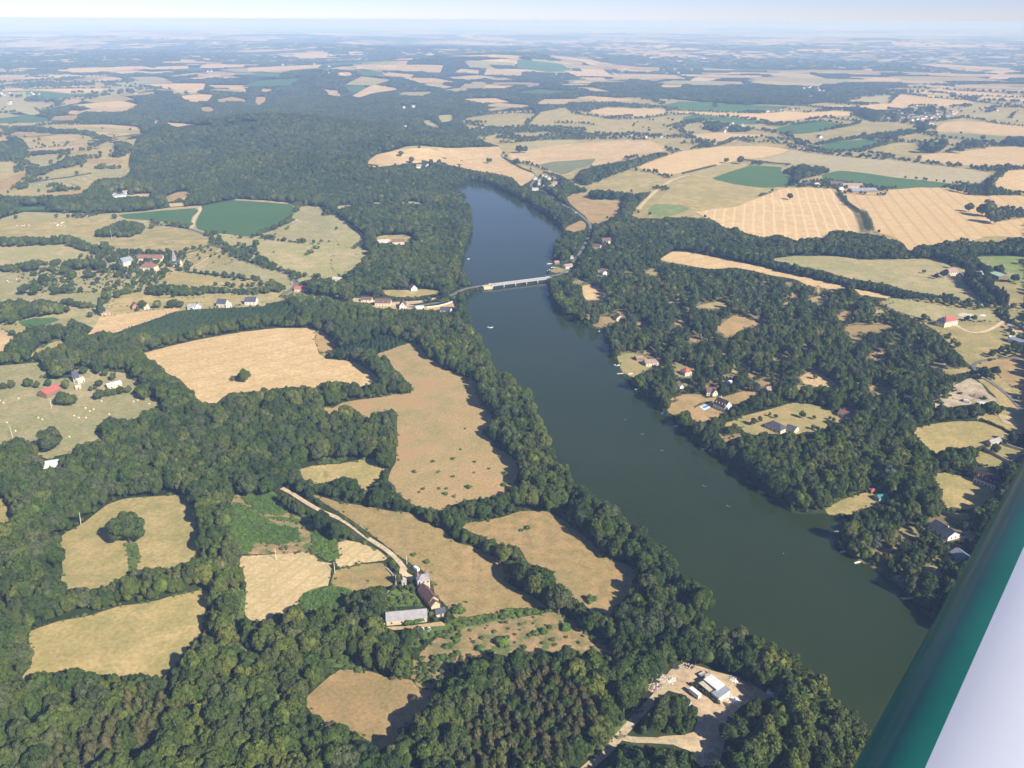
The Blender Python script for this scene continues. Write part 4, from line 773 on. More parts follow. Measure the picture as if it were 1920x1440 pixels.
for i in range(400):                                                # small gardens and glades in the right bank woods
    t_, s_ = ('E', (1200, 1990, 60, 860)) if i % 3 == 0 else ('F', (-100, 1500, 110, 820)); u0, v0 = TILE[t_][0] + rg_.uniform(s_[0], s_[1]) / 3, TILE[t_][1] + rg_.uniform(s_[2], s_[3]) / 3
    if nclear >= 34 or not any(zone_at(u0, v0, m_) for m_ in [SPWM]) or zone_at(u0, v0) != 0: continue
    a_, b_ = rg_.uniform(6, 17), rg_.uniform(3.5, 8); pp = [(u0 + a_ * math.cos(q) * rg_.uniform(.6, 1.2), v0 + b_ * math.sin(q) * rg_.uniform(.6, 1.2)) for q in np.linspace(0, 2 * PI, 8, endpoint=False)]
    FP.append(('UBP'[i % 3], wiggle(chaikin(pp, 2), .5, i))); raster(ZONE, FP[-1][1], 1); nclear += 1
for i, (k, p) in enumerate(FP): drape(FNAME[k], p, GM[k], 1 + (i % 7) + (6 if k in 'SVKH' else 0))

for z, p in ZONES:
    if z == 3: drape('grass_strip', chaikin(p, 2), GM['V'], 14)
# lake
wm, wnt, wb = new_mat('lake_water', .06, .5)
wb.inputs['IOR'].default_value = 1.33
wp = wpos(wnt, 1.0)
wr = ramp(wnt, [(.35, (.021, .034, .007)), (.65, (.027, .040, .009))]); wnt.links.new(noise(wnt, wp, .01, 4, .6), wr.inputs['Fac']); wnt.links.new(wr.outputs['Color'], wb.inputs['Base Color'])
bpn = N(wnt, 'ShaderNodeBump', Strength=.22, Distance=.25); wnt.links.new(noise(wnt, wpos(wnt, .6, .4, .9), 1.0, 3, .65), bpn.inputs['Height']); wnt.links.new(bpn.outputs['Normal'], wb.inputs['Normal'])
drape('lake', lake_l, wm, 0)
# roads
RM = {'asphalt': ground_mat('asphalt', (.17, .16, .15), (.22, .21, .19), (.19, .18, .17), fine=.6), 'dirt': ground_mat('pale_dirt_track', (.58, .45, .29), (.66, .52, .35), (.48, .38, .23), fine=.5, mid=.2)}
for kind, l, r in RB:
    n = len(l); V = np.concatenate([l, r]); dd = np.hypot(V[:, 0], V[:, 1])
    z = terrain(V[:, 0], V[:, 1]) + .22 + dd * .00032
    Fq = np.array([(i, n + i, n + i + 1, i + 1) for i in range(n - 1)])
    tag(link(bpy.data.objects.new('road' if kind == 'asphalt' else 'dirt_track', np_mesh('road', np.column_stack([V, z]), Fq, [RM[kind]]))), kind='structure')
# far farmland up to the horizon
rf = np.random.default_rng(5)
vs, fs, fm = [], [], []
keys = ['W', 'K', 'L', 'G', 'P', 'B']
for i in range(1500):
    r = 4700 * math.exp(rf.random() * math.log(38000 / 4700)); a = rf.uniform(-.75, .75)
    if a < -.05 and r < 14000 and rf.random() < .35: continue
    if r < 6600 and rf.random() < .4: continue
    if rf.random() < .25 and r > 15000: continue
    w = r * rf.uniform(.008, .045) * (1 if r < 12000 else 1.4); h = r * rf.uniform(.010, .05)
    k = rf.choice(6, p=[.36, .26, .12, .08, .12, .06])
    rot = rf.normal(0, .25) - a; n = 6; base = len(vs); e_ = rf.uniform(.8, 1.15, 6); ph_ = [.32, PI / 2 + rf.normal(0, .3), PI - .32, PI + .32, 1.5 * PI + rf.normal(0, .3), 2 * PI - .32]
    for q in range(n):
        t = ph_[q]; e = e_[q]; sq = 1
        x, y = w * math.cos(t) * e, h * (math.sin(t) if abs(math.sin(t)) > .6 else math.copysign(.85, math.sin(t))) * e
        X = r * math.sin(a) + x * math.cos(rot) - y * math.sin(rot); Y = r * math.cos(a) + x * math.sin(rot) + y * math.cos(rot)
        vs.append((X, Y, float(terrain(X, Y)) + 1.0 + r * .0005 + (i % 9) * r * .00003))
    X, Y = r * math.sin(a), r * math.cos(a); vs.append((X, Y, float(terrain(X, Y)) + 1.0 + r * .0005 + (i % 9) * r * .00003))
    if r < 7600:
        pp = np.array(vs[base:base + n]); uu, vv = project(pp); raster(ZONE, np.column_stack([uu, vv]), 1)
    for q in range(n): fs.append((base + q, base + (q + 1) % n, base + n)); fm.append(k)
# small parcels between the woods of the left and middle distance
for i in range(210):
    r = rf.uniform(2500, 6800); a = rf.uniform(-.62, .12); X0, Y0 = r * math.sin(a), r * math.cos(a); u0, v0 = project(np.array([[X0, Y0, float(terrain(X0, Y0))]])); u0, v0 = float(u0[0]), float(v0[0])
    if (240 < u0 < 860 and v0 > 168 + .05 * abs(u0 - 560)) or zone_at(u0, v0) != 0 or v0 > 330: continue
    w, h = rf.uniform(35, 110), rf.uniform(50, 170); rot = rf.normal(0, .35) - a; base = len(vs); k = rf.choice(6, p=[.2, .26, .22, .1, .14, .08])
    for q in range(4):
        x = w * (1 if q in (1, 2) else -1) * rf.uniform(.7, 1.2); y = h * (1 if q > 1 else -1) * rf.uniform(.7, 1.2)
        X, Y = X0 + x * math.cos(rot) - y * math.sin(rot), Y0 + x * math.sin(rot) + y * math.cos(rot); vs.append((X, Y, float(terrain(X, Y)) + 1.2 + r * .0003))
    vs.append((X0, Y0, float(terrain(X0, Y0)) + 1.2 + r * .0003)); uu, vv = project(np.array(vs[base:base + 4])); raster(ZONE, np.column_stack([uu, vv]), 1)
    for q in range(4): fs.append((base + q, base + (q + 1) % 4, base + 4)); fm.append(k)
tag(link(bpy.data.objects.new('distant_farmland', np_mesh('distant_farmland', vs, fs, [GM[k] for k in keys], fm))), kind='structure')
# ------------------------------------------------------------------ trees
def quads_from(c, nrm, size, rng, bend=.25):
    """leaf-cluster quads at c facing nrm"""
    n = len(c); a = rng.normal(size=(n, 3)); t = np.cross(nrm, a); t /= np.linalg.norm(t, axis=1)[:, None] + 1e-9
    b = np.cross(nrm, t); s = size * rng.uniform(.6, 1.35, (n, 1)); s2 = s * rng.uniform(.6, 1.0, (n, 1))
    v = np.stack([c + t * s + nrm * s * -bend, c + b * s2, c - t * s + nrm * s * -bend, c - b * s2], 1)
    return v.reshape(-1, 3), np.arange(4 * n).reshape(-1, 4)
def unit(v): return v / (np.linalg.norm(v, axis=-1, keepdims=True) + 1e-9)
def core(shape, seed, nu=14, nv=9, k=.8):
    r = np.random.default_rng(seed); V = []; Fq = []
    ph = r.random((6, 3)) * 6
    for i in range(nv + 1):
        th = PI * i / nv
        for j in range(nu):
            p = 2 * PI * j / nu; d = np.array([math.sin(th) * math.cos(p), math.sin(th) * math.sin(p), math.cos(th)])
            e = k * (1 + .12 * sum(math.sin(3.1 * d[q % 3] * (q + 2) * .8 + ph[q, 0]) for q in range(4)) / 2)
            V.append(shape(d * e))
    for i in range(nv):
        for j in range(nu): Fq.append((i * nu + j, (i + 1) * nu + j, (i + 1) * nu + (j + 1) % nu, i * nu + (j + 1) % nu))
    return np.array(V), np.array(Fq)
def join_q(parts):
    V, Fq, o = [], [], 0
    for v, f in parts: V.append(v); Fq.append(f + o); o += len(v)
    return np.concatenate(V), np.concatenate(Fq)
def broad_crown(seed, n, leaf, lobes=15, tall=1.0):
    r = np.random.default_rng(seed)
    d = unit(r.normal(size=(lobes, 3))); d[:, 2] = np.abs(d[:, 2]) * 1.0 - .35; d = unit(d)
    lc = d * r.uniform(.46, .74, (lobes, 1)); lr = r.uniform(.24, .42, lobes)
    k = r.integers(0, lobes, n); q = unit(r.normal(size=(n, 3)) + d[k] * .75 + np.array([0, 0, .2]))
    c = lc[k] + q * (lr[k] * r.uniform(.86, 1.08, n))[:, None]
    keep = np.ones(n, bool)
    for m in range(lobes):                                           # drop leaves buried inside another lobe
        keep &= ~((np.linalg.norm(c - lc[m], axis=1) < lr[m] * .74) & (k != m))
    c, q = c[keep], q[keep]
    nr = unit(q * 1.0 + r.normal(size=q.shape) * .55 + np.array([0, 0, .25]))
    out = [quads_from(c, nr, leaf, r), core(lambda v: np.array([v[0], v[1], v[2]]) , seed, k=.6)]
    return join_q(out)
def cone_crown(seed, n, leaf, power=.85, ragged=.18):
    """conifer: whorls of drooping branches round a spire; unit radius, z from -1 to 1"""
    r = np.random.default_rng(seed)
    t = r.random(n) ** .75; tier = np.floor(t * 11) / 11 * .55 + t * .45
    rad = (1 - t) ** power * (1 + ragged * np.sin(t * 11 * 2 * PI)) + .03; a = r.uniform(0, 2 * PI, n)
    rr = rad * (1 + ragged * np.sin(a * 5 + t * 20)) * r.uniform(.72, 1.05, n)
    c = np.column_stack([rr * np.cos(a), rr * np.sin(a), -1 + 2 * tier])
    nr = unit(np.column_stack([np.cos(a), np.sin(a), np.full(n, .75)]) + r.normal(size=(n, 3)) * .45)
    co = core(lambda v: np.array([v[0] * max(.03, (1 - (v[2] + 1) / 2) ** power), v[1] * max(.03, (1 - (v[2] + 1) / 2) ** power), v[2]]), seed, k=.8)
    return join_q([quads_from(c, nr, leaf, r), co])
def column_crown(seed, n, leaf):
    r = np.random.default_rng(seed)
    z = r.uniform(-1, 1, n); a = r.uniform(0, 2 * PI, n); rad = np.sqrt(np.maximum(.02, 1 - np.abs(z * .5 + .5 - .42) ** 1.8 * 1.9)) * (1 + .16 * np.sin(a * 4 + z * 9))
    c = np.column_stack([rad * np.cos(a), rad * np.sin(a), z]); nr = unit(np.column_stack([np.cos(a), np.sin(a), np.full(n, .4)]) + r.normal(size=(n, 3)) * .45)
    return join_q([quads_from(c, nr, leaf, r), core(lambda v: v * np.array([.9, .9, 1]), seed, k=.85)])

OAK = leaf_mat('broadleaf_foliage', [(.043, .071, .017), (.062, .097, .021), (.088, .116, .028), (.048, .082, .020), (.118, .138, .036), (.043, .067, .020), (.096, .110, .050), (.034, .058, .018), (.080, .110, .030)])
BUSH = leaf_mat('bramble_foliage', [(.075, .145, .026), (.095, .165, .035), (.08, .125, .032), (.115, .175, .042)])
SCRUBM = leaf_mat('scrub_foliage', [(.07, .105, .03), (.105, .14, .045), (.085, .115, .036), (.13, .15, .05)])
LARCH = leaf_mat('larch_foliage', [(.080, .086, .034), (.098, .092, .042), (.064, .084, .026), (.110, .102, .052), (.072, .094, .034)])
SPRUCE = leaf_mat('spruce_foliage', [(.035, .065, .028), (.05, .085, .035), (.045, .075, .03)])
POPLAR = leaf_mat('poplar_foliage', [(.06, .085, .038), (.075, .10, .045)])
CEDAR = leaf_mat('blue_conifer_foliage', [(.085, .115, .10), (.10, .13, .115)])
GOLD = leaf_mat('yellow_green_foliage', [(.16, .17, .04), (.19, .19, .05)])
BARK = paint_mat('bark', (.16, .125, .09), .25, 3.0, .95)

SRC = bpy.data.collections.new('plant_sources')                     # source meshes for the scattered masses (not linked to the scene)
def source_set(prefix, meshes, mat):
    c = bpy.data.collections.new(prefix)
    for i, (v, f) in enumerate(meshes):
        o = bpy.data.objects.new('%s_%02d' % (prefix, i), np_mesh(prefix, v, f, [mat])); c.objects.link(o)
    return c
near_oak = [broad_crown(100 + i, 4200, .075, 19 + i % 6) for i in range(10)]
mid_oak = [broad_crown(200 + i, 1400, .125, 15 + i % 4) for i in range(8)]
far_oak = [broad_crown(300 + i, 420, .21, 9) for i in range(6)]
S_NEAR = source_set('crown_near', near_oak, OAK); S_MID = source_set('crown_mid', mid_oak, OAK); S_FAR = source_set('crown_far', far_oak, OAK)
S_BUSH = source_set('bush_leaves', [broad_crown(400 + i, 700, .17, 9) for i in range(6)], BUSH)
S_SCRUB = source_set('scrub_leaves', [broad_crown(430 + i, 500, .19, 8) for i in range(6)], SCRUBM)
larch_m = [cone_crown(500 + i, 1700, .115, .5, .30) for i in range(7)]
S_LARCH = source_set('larch_crown', larch_m, LARCH)
S_SPRUCE = source_set('spruce_crown', [cone_crown(520 + i, 600, .17, .9, .15) for i in range(5)], SPRUCE)

def scatter(name, coll, pts, scl, rot, nvar):
    """stuff: one object whose points carry instances of the crowns of a collection"""
    n = len(pts); me = bpy.data.meshes.new(name); me.vertices.add(n); me.vertices.foreach_set('co', np.asarray(pts, np.float32).ravel())
    a = me.attributes.new('scl', 'FLOAT_VECTOR', 'POINT'); a.data.foreach_set('vector', np.asarray(scl, np.float32).ravel())
    a = me.attributes.new('rotv', 'FLOAT_VECTOR', 'POINT'); a.data.foreach_set('vector', np.column_stack([np.zeros(n), np.zeros(n), rot]).astype(np.float32).ravel())
    a = me.attributes.new('pick', 'INT', 'POINT'); a.data.foreach_set('value', RNG.integers(0, nvar, n).astype(np.int32))
    o = link(bpy.data.objects.new(name, me))
    ng = bpy.data.node_groups.new(name, 'GeometryNodeTree')
    ng.interface.new_socket('Geometry', in_out='INPUT', socket_type='NodeSocketGeometry'); ng.interface.new_socket('Geometry', in_out='OUTPUT', socket_type='NodeSocketGeometry')
    gi = ng.nodes.new('NodeGroupInput'); go = ng.nodes.new('NodeGroupOutput'); ip = ng.nodes.new('GeometryNodeInstanceOnPoints'); ci = ng.nodes.new('GeometryNodeCollectionInfo')
    ci.inputs['Collection'].default_value = coll; ci.inputs['Separate Children'].default_value = True; ci.inputs['Reset Children'].default_value = True
    def attr(nm, ty):
        x = ng.nodes.new('GeometryNodeInputNamedAttribute'); x.data_type = ty; x.inputs['Name'].default_value = nm; return x.outputs['Attribute']
    L = ng.links.new
    L(gi.outputs[0], ip.inputs['Points']); L(ci.outputs[0], ip.inputs['Instance']); ip.inputs['Pick Instance'].default_value = True
    L(attr('pick', 'INT'), ip.inputs['Instance Index']); L(attr('rotv', 'FLOAT_VECTOR'), ip.inputs['Rotation']); L(attr('scl', 'FLOAT_VECTOR'), ip.inputs['Scale'])
    L(ip.outputs[0], go.inputs[0])
    md = o.modifiers.new('scatter', 'NODES'); md.node_group = ng
    return tag(o, kind='stuff')

TANH = 960 / FPX
def candidates(d0, d1, s, rng, umin=-480, umax=2350):
    """jittered hexagonal grid over the ground seen between two distances"""
    hw = TANH * 1.2
    ys = np.arange(d0 * .75, d1, s * .866); P = []
    for i, y in enumerate(ys):
        w = hw * y + 120; xs = np.arange(-w, w, s) + (s / 2 if i % 2 else 0); P.append(np.column_stack([xs, np.full(len(xs), y)]))
    P = np.concatenate(P); P += rng.uniform(-.36, .36, P.shape) * s
    d = np.hypot(P[:, 0], P[:, 1]); P = P[(d >= d0) & (d < d1)]
    z = terrain(P[:, 0], P[:, 1]); u, v = project(np.column_stack([P, z]))
    k = (u > umin) & (u < umax) & (v < 1640)
    return np.column_stack([P, z])[k], u[k], v[k]
def fits(P, r, h, ok, lower=.12, base=None):
    """does a crown of radius r and height h, standing at P, stay inside the zones ok in the photograph, and off the water?"""
    good = np.ones(len(P), bool)
    lut = np.zeros(256, bool); lut[list(ok)] = True
    soft = 1 - .45 * np.random.default_rng(len(P)).random(len(P))       # some crowns lean a little over the edge
    for dx, fz in ((0, .55), (-.8, .55), (.8, .55), (0, .93), (0, lower), (-.55, .85), (.55, .85), (-.5, .2), (.5, .2), (0, 0)):
        q = P + np.column_stack([r * dx * soft, np.zeros(len(P)), h * (.5 + (fz - .5) * (soft if fz > .5 else 1))]); u, v = project(q); good &= lut[zone_at(u, v)]
    if base is not None: u, v = project(P + np.column_stack([np.zeros(len(P)), np.zeros(len(P)), h * .5])); good &= np.isin(zone_at(u, v), list(base))
    u, v = project(P); good &= zone_at(u, v, WGROUND) == 0
    return good
trees = []      # accepted: (x, y, z, r, h, class)
def plant(d0, d1, passes, ok=(0, 3, 4, 5, 6, 7, 8), cls='oak', rng=None, lower=.12, base=(0,)):
    rng = rng or np.random.default_rng(int(d0) + 17)
    allP, allR = [], []
    for s, rlo, rhi, hk, ha in passes:
        P, u, v = candidates(d0, d1, s, rng)
        z = zone_at(u, v) if 0 in ok else zone_at(u, v)
        R = rng.uniform(rlo, rhi, len(P)); Hh = R * hk + ha * rng.uniform(.8, 1.2, len(P))
        g = fits(P, R, Hh, ok, lower, base)
        P, R, Hh = P[g], R[g], Hh[g]
        if allP:
            kd = kdtree.KDTree(sum(len(a) for a in allP)); c = 0; RR_ = np.concatenate(allR)
            for a in allP:
                for p in a: kd.insert((p[0], p[1], 0), c); c += 1
            kd.balance()
            keep = np.array([(lambda h_: h_[2] > .8 * RR_[h_[1]] + .25 * r_)(kd.find((p[0], p[1], 0))) for p, r_ in zip(P, R)], bool) if len(P) else np.zeros(0, bool)
            P, R, Hh = P[keep], R[keep], Hh[keep]
        if len(P):
            allP.append(P); allR.append(R)
            for p, r_, h_ in zip(P, R, Hh): trees.append((p[0], p[1], p[2], r_, h_, cls))
plant(150, 950, [(7.8, 3.6, 7.2, 1.6, 6.2), (4.6, 2.4, 3.2, 2.2, 3.0), (3.0, 1.3, 1.9, 1.9, 1.0)])
plant(950, 2000, [(9.2, 4.4, 7.0, 1.5, 6.0), (5.6, 2.8, 3.8, 2.0, 2.6), (4.2, 1.7, 2.4, 1.7, 1.0)])
plant(2000, 3800, [(12.5, 6.0, 9.0, 1.1, 5.5), (7.0, 3.2, 4.6, 1.6, 2.0)])
plant(3800, 7000, [(26, 13, 19, .25, 9.5), (15, 6, 9, .6, 5)])
plant(150, 2500, [(4.8, 2.3, 3.5, 2.2, 6.5)], (4, 0), 'larch', lower=.3, base=(4,))
for i_ in range(len(trees)):
    t_ = trees[i_]
    if t_[5] == 'larch' and (i_ * 7919) % 100 < 36: trees[i_] = (t_[0], t_[1], t_[2], t_[3] * 1.25, t_[4] * .95, 'oak')
plant(150, 2500, [(4.2, 1.2, 1.9, 2.2, 2.2)], (6, 0), 'spruce', lower=.4, base=(6,))
plant(150, 2500, [(2.2, .9, 2.0, .75, .35)], (3, 9), 'bush', lower=.5, base=(3,))
plant(150, 3000, [(3.6, .7, 2.1, 1.0, .5)], (8, 3), 'scrub', lower=.5, base=(8,))
plant(150, 2500, [(7.0, .5, 1.7, .9, .4)], (9,), 'scrub', lower=.5, base=(9,))
plant(150, 3000, [(9.5, 2.0, 4.6, 1.4, 1.6), (4.4, .8, 1.7, 1.2, .4)], (7, 0), 'sparse', lower=.5, base=(7,))
# spruce rows: lines planted side by side
P0 = gp(560, 600); e1 = (gp(586, 570) - P0).normalized(); e2 = Vector((-e1.y, e1.x, 0))
rr = np.random.default_rng(3); Q = []
for i in range(-160, 160):
    for j in range(-260, 260):
        p = P0 + e2 * (i * 7.2) + e1 * (j * 3.1 + rr.uniform(-.5, .5)); Q.append((p.x, p.y, p.z))
Q = np.array(Q); R_ = rr.uniform(1.9, 2.5, len(Q)); H_ = rr.uniform(8, 11, len(Q)); g = fits(Q, R_, H_, (5, 0), .5, (5,))
for p, r_, h_ in zip(Q[g], R_[g], H_[g]): trees.append((p[0], p[1], p[2], r_, h_, 'spruce'))
# hedgerows: trees and bushes strung along the field boundaries
rh = np.random.default_rng(21)
for t, w_, s in RIBZ:
    q = np.array(T(t, s)); q[:, 1] += w_ * .35; g = unproj(q[:, 0], q[:, 1])
    for a, b in zip(g[:-1], g[1:]):
        L = np.linalg.norm(b - a); d_ = np.hypot(*a[:2]); st = max(4.6, d_ * .0018); off = 0
        while off < L:
            k = rh.random(); p = a + (b - a) * (off / L) + np.array([*rh.normal(0, 1.2, 2), 0]); big = k > .55
            r_ = (rh.uniform(3.2, 5.4) if big else rh.uniform(1.6, 2.8)) * (1 + .5 * smooth(2500, 5000, d_)) * (w_ / 7) ** .5; off += st * (1.15 if big else .8) * rh.uniform(.8, 1.3)
            if k > .06: trees.append((p[0], p[1], float(terrain(p[0], p[1])), r_, r_ * 1.5 + (3 if big else 1), 'oak'))
for d0, d1, sp in ((900, 2000, 8.5), (2000, 3800, 13), (3800, 7600, 24)):
    P, u, v = candidates(d0, d1, sp, rh); x, y = P[:, 0], P[:, 1]
    f = np.sin(x / 95 + 1.7 * np.sin(y / 140 + 1)) + np.sin(y / 120 + 1.5 * np.sin(x / 170)); c = np.sin(x / 260 + y / 330) * np.sin(y / 190 - x / 410 + 1)
    g_ = (zone_at(u, v, UONLY) == 1) & (zone_at(u, v) == 1) & ((np.abs(f) < .26) | (c > .62) | (rh.random(len(x)) < .02))
    R = rh.uniform(.22, .42, len(P)) * sp; Hh = R * 1.2 + 3; g_ &= fits(P, R, Hh, (0, 1, 7), .2)
    for p, r_, h_ in zip(P[g_], R[g_], Hh[g_]): trees.append((p[0], p[1], p[2], r_, h_, 'oak'))
# weedy margins along the near fields
for k, p in FP:
    if k in 'PDBMTVRLU':
        g = unproj(p[:, 0], p[:, 1]); dm = np.hypot(g[:, 0], g[:, 1]).mean()
        if dm > 1300: continue
        for a, b in zip(g, np.roll(g, -1, 0)):
            L = np.linalg.norm(b - a)
            for q in np.arange(0, L, 2.3 + dm * .001):
                if rh.random() < .42:
                    p_ = a + (b - a) * q / max(L, .01) + np.array([*rh.normal(0, .9, 2), 0]); r_ = rh.uniform(.35, 1.15) * (1 + (rh.random() < .12)); trees.append((p_[0], p_[1], p_[2], r_, r_ * 1.0 + .3, 'scrub'))
TX = np.array([t[:5] for t in trees]); TC = np.array([t[5] for t in trees])
# thin the sparse gardens
thin = np.random.default_rng(8).random(len(TX)); SPW = np.zeros_like(ZONE)
for p in SPARSE_WOOD: raster(SPW, p, 1)
su, sv = project(TX[:, :3]); insp = zone_at(su, sv, SPW) == 1
sm_ = insp & (TC == 'oak'); TX[sm_, 3] *= .74; TX[sm_, 4] *= .8
keep = ~(insp & (TC == 'oak') & (thin < .16)) & ~((TC == 'sparse') & (thin > .42)) & ~((TC == 'oak') & (thin > .93) & (TX[:, 3] > 3.4))
TX, TC = TX[keep], TC[keep]
TD = np.hypot(TX[:, 0], TX[:, 1]); TU, TV = project(TX[:, :3] + np.column_stack([np.zeros(len(TX)), np.zeros(len(TX)), TX[:, 4] * .55]))
print('plants', {c: int((TC == c).sum()) for c in set(TC)}, 'far', int((TD > 3800).sum()))

# ---- the ones that show largest stand as trees of their own
AREAS = [(1500, 1380, 'in the wood beside the sandy yard at the lake end'), (1330, 1230, 'on the lake bank behind the sandy yard'), (1150, 1150, 'in the lakeside belt below the tan meadow'), (1250, 1330, 'in the small clump by the pale track'),
         (1000, 1290, 'in the dark wood left of the pale track'), (700, 1420, 'at the corner of the brown clearing'), (560, 1230, 'in the wood below the stubble field'), (420, 1330, 'in the wood right of the reddish larches'),
         (380, 1150, 'in the belt left of the stubble field'), (180, 1110, 'in the hedge between the two dry pastures'), (60, 1150, 'in the wood at the left edge beside the dry pastures'), (100, 1310, 'in the wood below the lower dry pasture'),
         (620, 1140, 'in the garden wood behind the long stone barn'), (720, 1240, 'among the shrubs under the farm garden'), (60, 1000, 'in the big wood left of the lone oak'), (380, 960, 'in the wood above the bramble clearing'), (300, 860, 'in the big wood below the bale meadow'),
         (560, 840, 'in the wood above the sheltered hay pasture'), (900, 990, 'in the hedgerow above the lakeside meadow'), (1000, 900, 'in the lakeside belt beside the hayfield'), (680, 930, 'in the hedge above the farm track'), (1650, 980, 'among the lakeside gardens near the wing')]
def area_of(u, v): return min(AREAS, key=lambda a: (a[0] - u) ** 2 + (a[1] - v) ** 2)[2]
trunk_mb = MB(); trunk_mb.tube((0, 0, 0), (0.01, .01, .62), .034, .02, 8)
for q in range(5):
    t = 2 * PI * q / 5; trunk_mb.tube((0.008, .008, .36 + .04 * q), (.16 * math.cos(t), .16 * math.sin(t), .66 + .02 * q), .014, .006, 6)
TRUNK = trunk_mb.mesh('trunk', [BARK])
ME_NEAR = [o.data for o in S_NEAR.objects]; ME_LARCH = [o.data for o in S_LARCH.objects]; ME_BUSH = [o.data for o in S_BUSH.objects]
def tree_obj(name, x, y, z, r, h, me, label, group, cat='tree', cz=.54, vz=.48, trunk=True):
    root = empty(name, (x, y, z), random.uniform(0, 6.28), label, cat, group)
    c = bpy.data.objects.new('crown', me); link(c, root); c.location = (0, 0, h * cz); c.scale = (r, r, h * vz)
    if trunk:
        t = bpy.data.objects.new('trunk', TRUNK); link(t, root); t.scale = (h * .9, h * .9, h)
    return root
inside = (TU > -10) & (TU < 1930) & (TV < 1450) & (TV > 0)
wingx = 1605 + (1440 - TV) * .5526 ; inside &= TU < wingx + 10
size = TX[:, 3] / TD * inside
single = np.zeros(len(TX), bool)
for cls, cnt in (('oak', 170), ('larch', 150)):
    idx = np.where(TC == cls)[0]; top = idx[np.argsort(-size[idx])[:cnt]]; top = top[size[top] > 0]; single[top] = True
    for n_, i in enumerate(top):
        x, y, z, r, h = TX[i]
        if cls == 'oak':
            w = area_of(TU[i], TV[i]); sz = 'large round crowned' if r > 5.3 else ('medium sized leafy' if r > 3.6 else 'small bushy')
            tree_obj('broadleaf_tree', x, y, z, r, h, ME_NEAR[n_ % len(ME_NEAR)], '%s broadleaf tree %s' % (sz, w), '%s broadleaf trees %s' % (sz, w))
        else:
            w = 'in the stand at the lower left corner' if TU[i] < 600 else 'in the dark wood left of the pale track'
            tree_obj('larch_tree', x, y, z, r, h, ME_LARCH[n_ % len(ME_LARCH)], 'reddish brown pointed larch ' + w, 'reddish larches ' + w)
def mass(name, sel, coll, nvar, cz=.54, vz=.48, flat=None):
    t = TX[sel & ~single]
    if len(t): return scatter(name, coll, np.column_stack([t[:, 0], t[:, 1], t[:, 2] + t[:, 4] * cz]), np.column_stack([t[:, 3], t[:, 3], t[:, 4] * vz]), RNG.uniform(0, 6.28, len(t)), nvar)
oak = (TC == 'oak')
mass('woodland', oak & (TD < 900), S_NEAR, 10); mass('wooded_lake_shores', oak & (TD >= 900) & (TD < 1700), S_MID, 8); mass('distant_forest', oak & (TD >= 1700) & (TD < 7000), S_FAR, 6)
mass('larch_plantation', TC == 'larch', S_LARCH, 7); mass('spruce_plantation', TC == 'spruce', S_SPRUCE, 5)
mass('bramble_thicket', TC == 'bush', S_BUSH, 6, .4, .55); mass('scrub', (TC == 'scrub'), S_SCRUB, 6, .4, .55); mass('garden_shrubbery', TC == 'sparse', S_MID, 8, .5, .5)
# hedgerows and woods of the far country
rf = np.random.default_rng(9); n = 10000
r = 6400 * np.exp(rf.random(n) ** 1.3 * math.log(22000 / 6400)); a = rf.uniform(-.72, .72, n)
k = np.sin(r / 900 + 6 * a) * np.sin(a * 23 + r / 2100) > -.6; r, a = r[k], a[k]
x, y = r * np.sin(a), r * np.cos(a); z = terrain(x, y); w = r * rf.uniform(.0022, .006, len(r))
scatter('far_woods', S_FAR, np.column_stack([x, y, z + 3]), np.column_stack([w * rf.uniform(1, 2.6, len(r)), w, rf.uniform(9, 15, len(r))]), rf.normal(0, .3, len(r)), 6)
GREEN_T = .285
# ------------------------------------------------------------------ single trees
CONE = [o.data for o in S_SPRUCE.objects]
def kind_mesh(kind, d, i):
    if kind == 'oak': return (ME_NEAR if d < 800 else [o.data for o in S_MID.objects])[(i + 3) % 8]
    if kind == 'bush': return ME_BUSH[i % 6]
    if kind == 'scrub': return S_SCRUB.objects[i % 6].data
    if kind == 'spruce': return CONE[i % 5]
    return None
v_, f_ = cone_crown(611, 3000, .085, .6, .35); ME_CEDAR = np_mesh('crown', v_, f_, [CEDAR])
v_, f_ = column_crown(612, 1500, .15); ME_GOLD = np_mesh('crown', v_, f_, [GOLD])
v_, f_ = column_crown(613, 900, .22); ME_POPLAR = np_mesh('crown', v_, f_, [POPLAR])
SIZEW = ['first', 'second']
cnt = {}
for i, (u, v, rp, kind, where) in enumerate(SOLO):
    g0 = gp(u, v); d0 = math.hypot(g0.x, g0.y); sl = math.hypot(d0, CAMH); r = max(.5, rp * sl * .93 / FPX)
    if kind in ('bush', 'scrub'): h, cz, vz = r * 1.05 + .3, .42, .55
    elif kind == 'spruce': h, cz, vz = r * 3.2 + 2, .54, .48
    elif kind in ('cedar', 'gold'): h, cz, vz = r * (2.3 if kind == 'cedar' else 2.8), .52, .5
    else: h, cz, vz = r * 1.95 + 1.2, .54, .48
    p = gp(u, v, h * cz); d = math.hypot(p.x, p.y)
    me = {'cedar': ME_CEDAR, 'gold': ME_GOLD}.get(kind) or kind_mesh(kind, d, i)
    n_same = sum(1 for s in SOLO if s[4] == where)
    lab = where
    if n_same > 1:
        med = sorted(s[2] for s in SOLO if s[4] == where); q = med.index(rp) / max(1, len(med) - 1)
        lab = ('larger ' if q > .66 else 'smaller ' if q < .34 else 'middling ') + where
    nm = {'oak': 'broadleaf_tree', 'bush': 'bush', 'scrub': 'bush', 'spruce': 'conifer', 'cedar': 'cedar_tree', 'gold': 'garden_tree'}[kind]
    tree_obj(nm, p.x, p.y, p.z - .05, r, h, me, lab, (lab + ' set') if n_same > 1 else None, 'bush' if nm == 'bush' else 'tree', cz, vz, trunk=kind not in ('bush', 'scrub'))
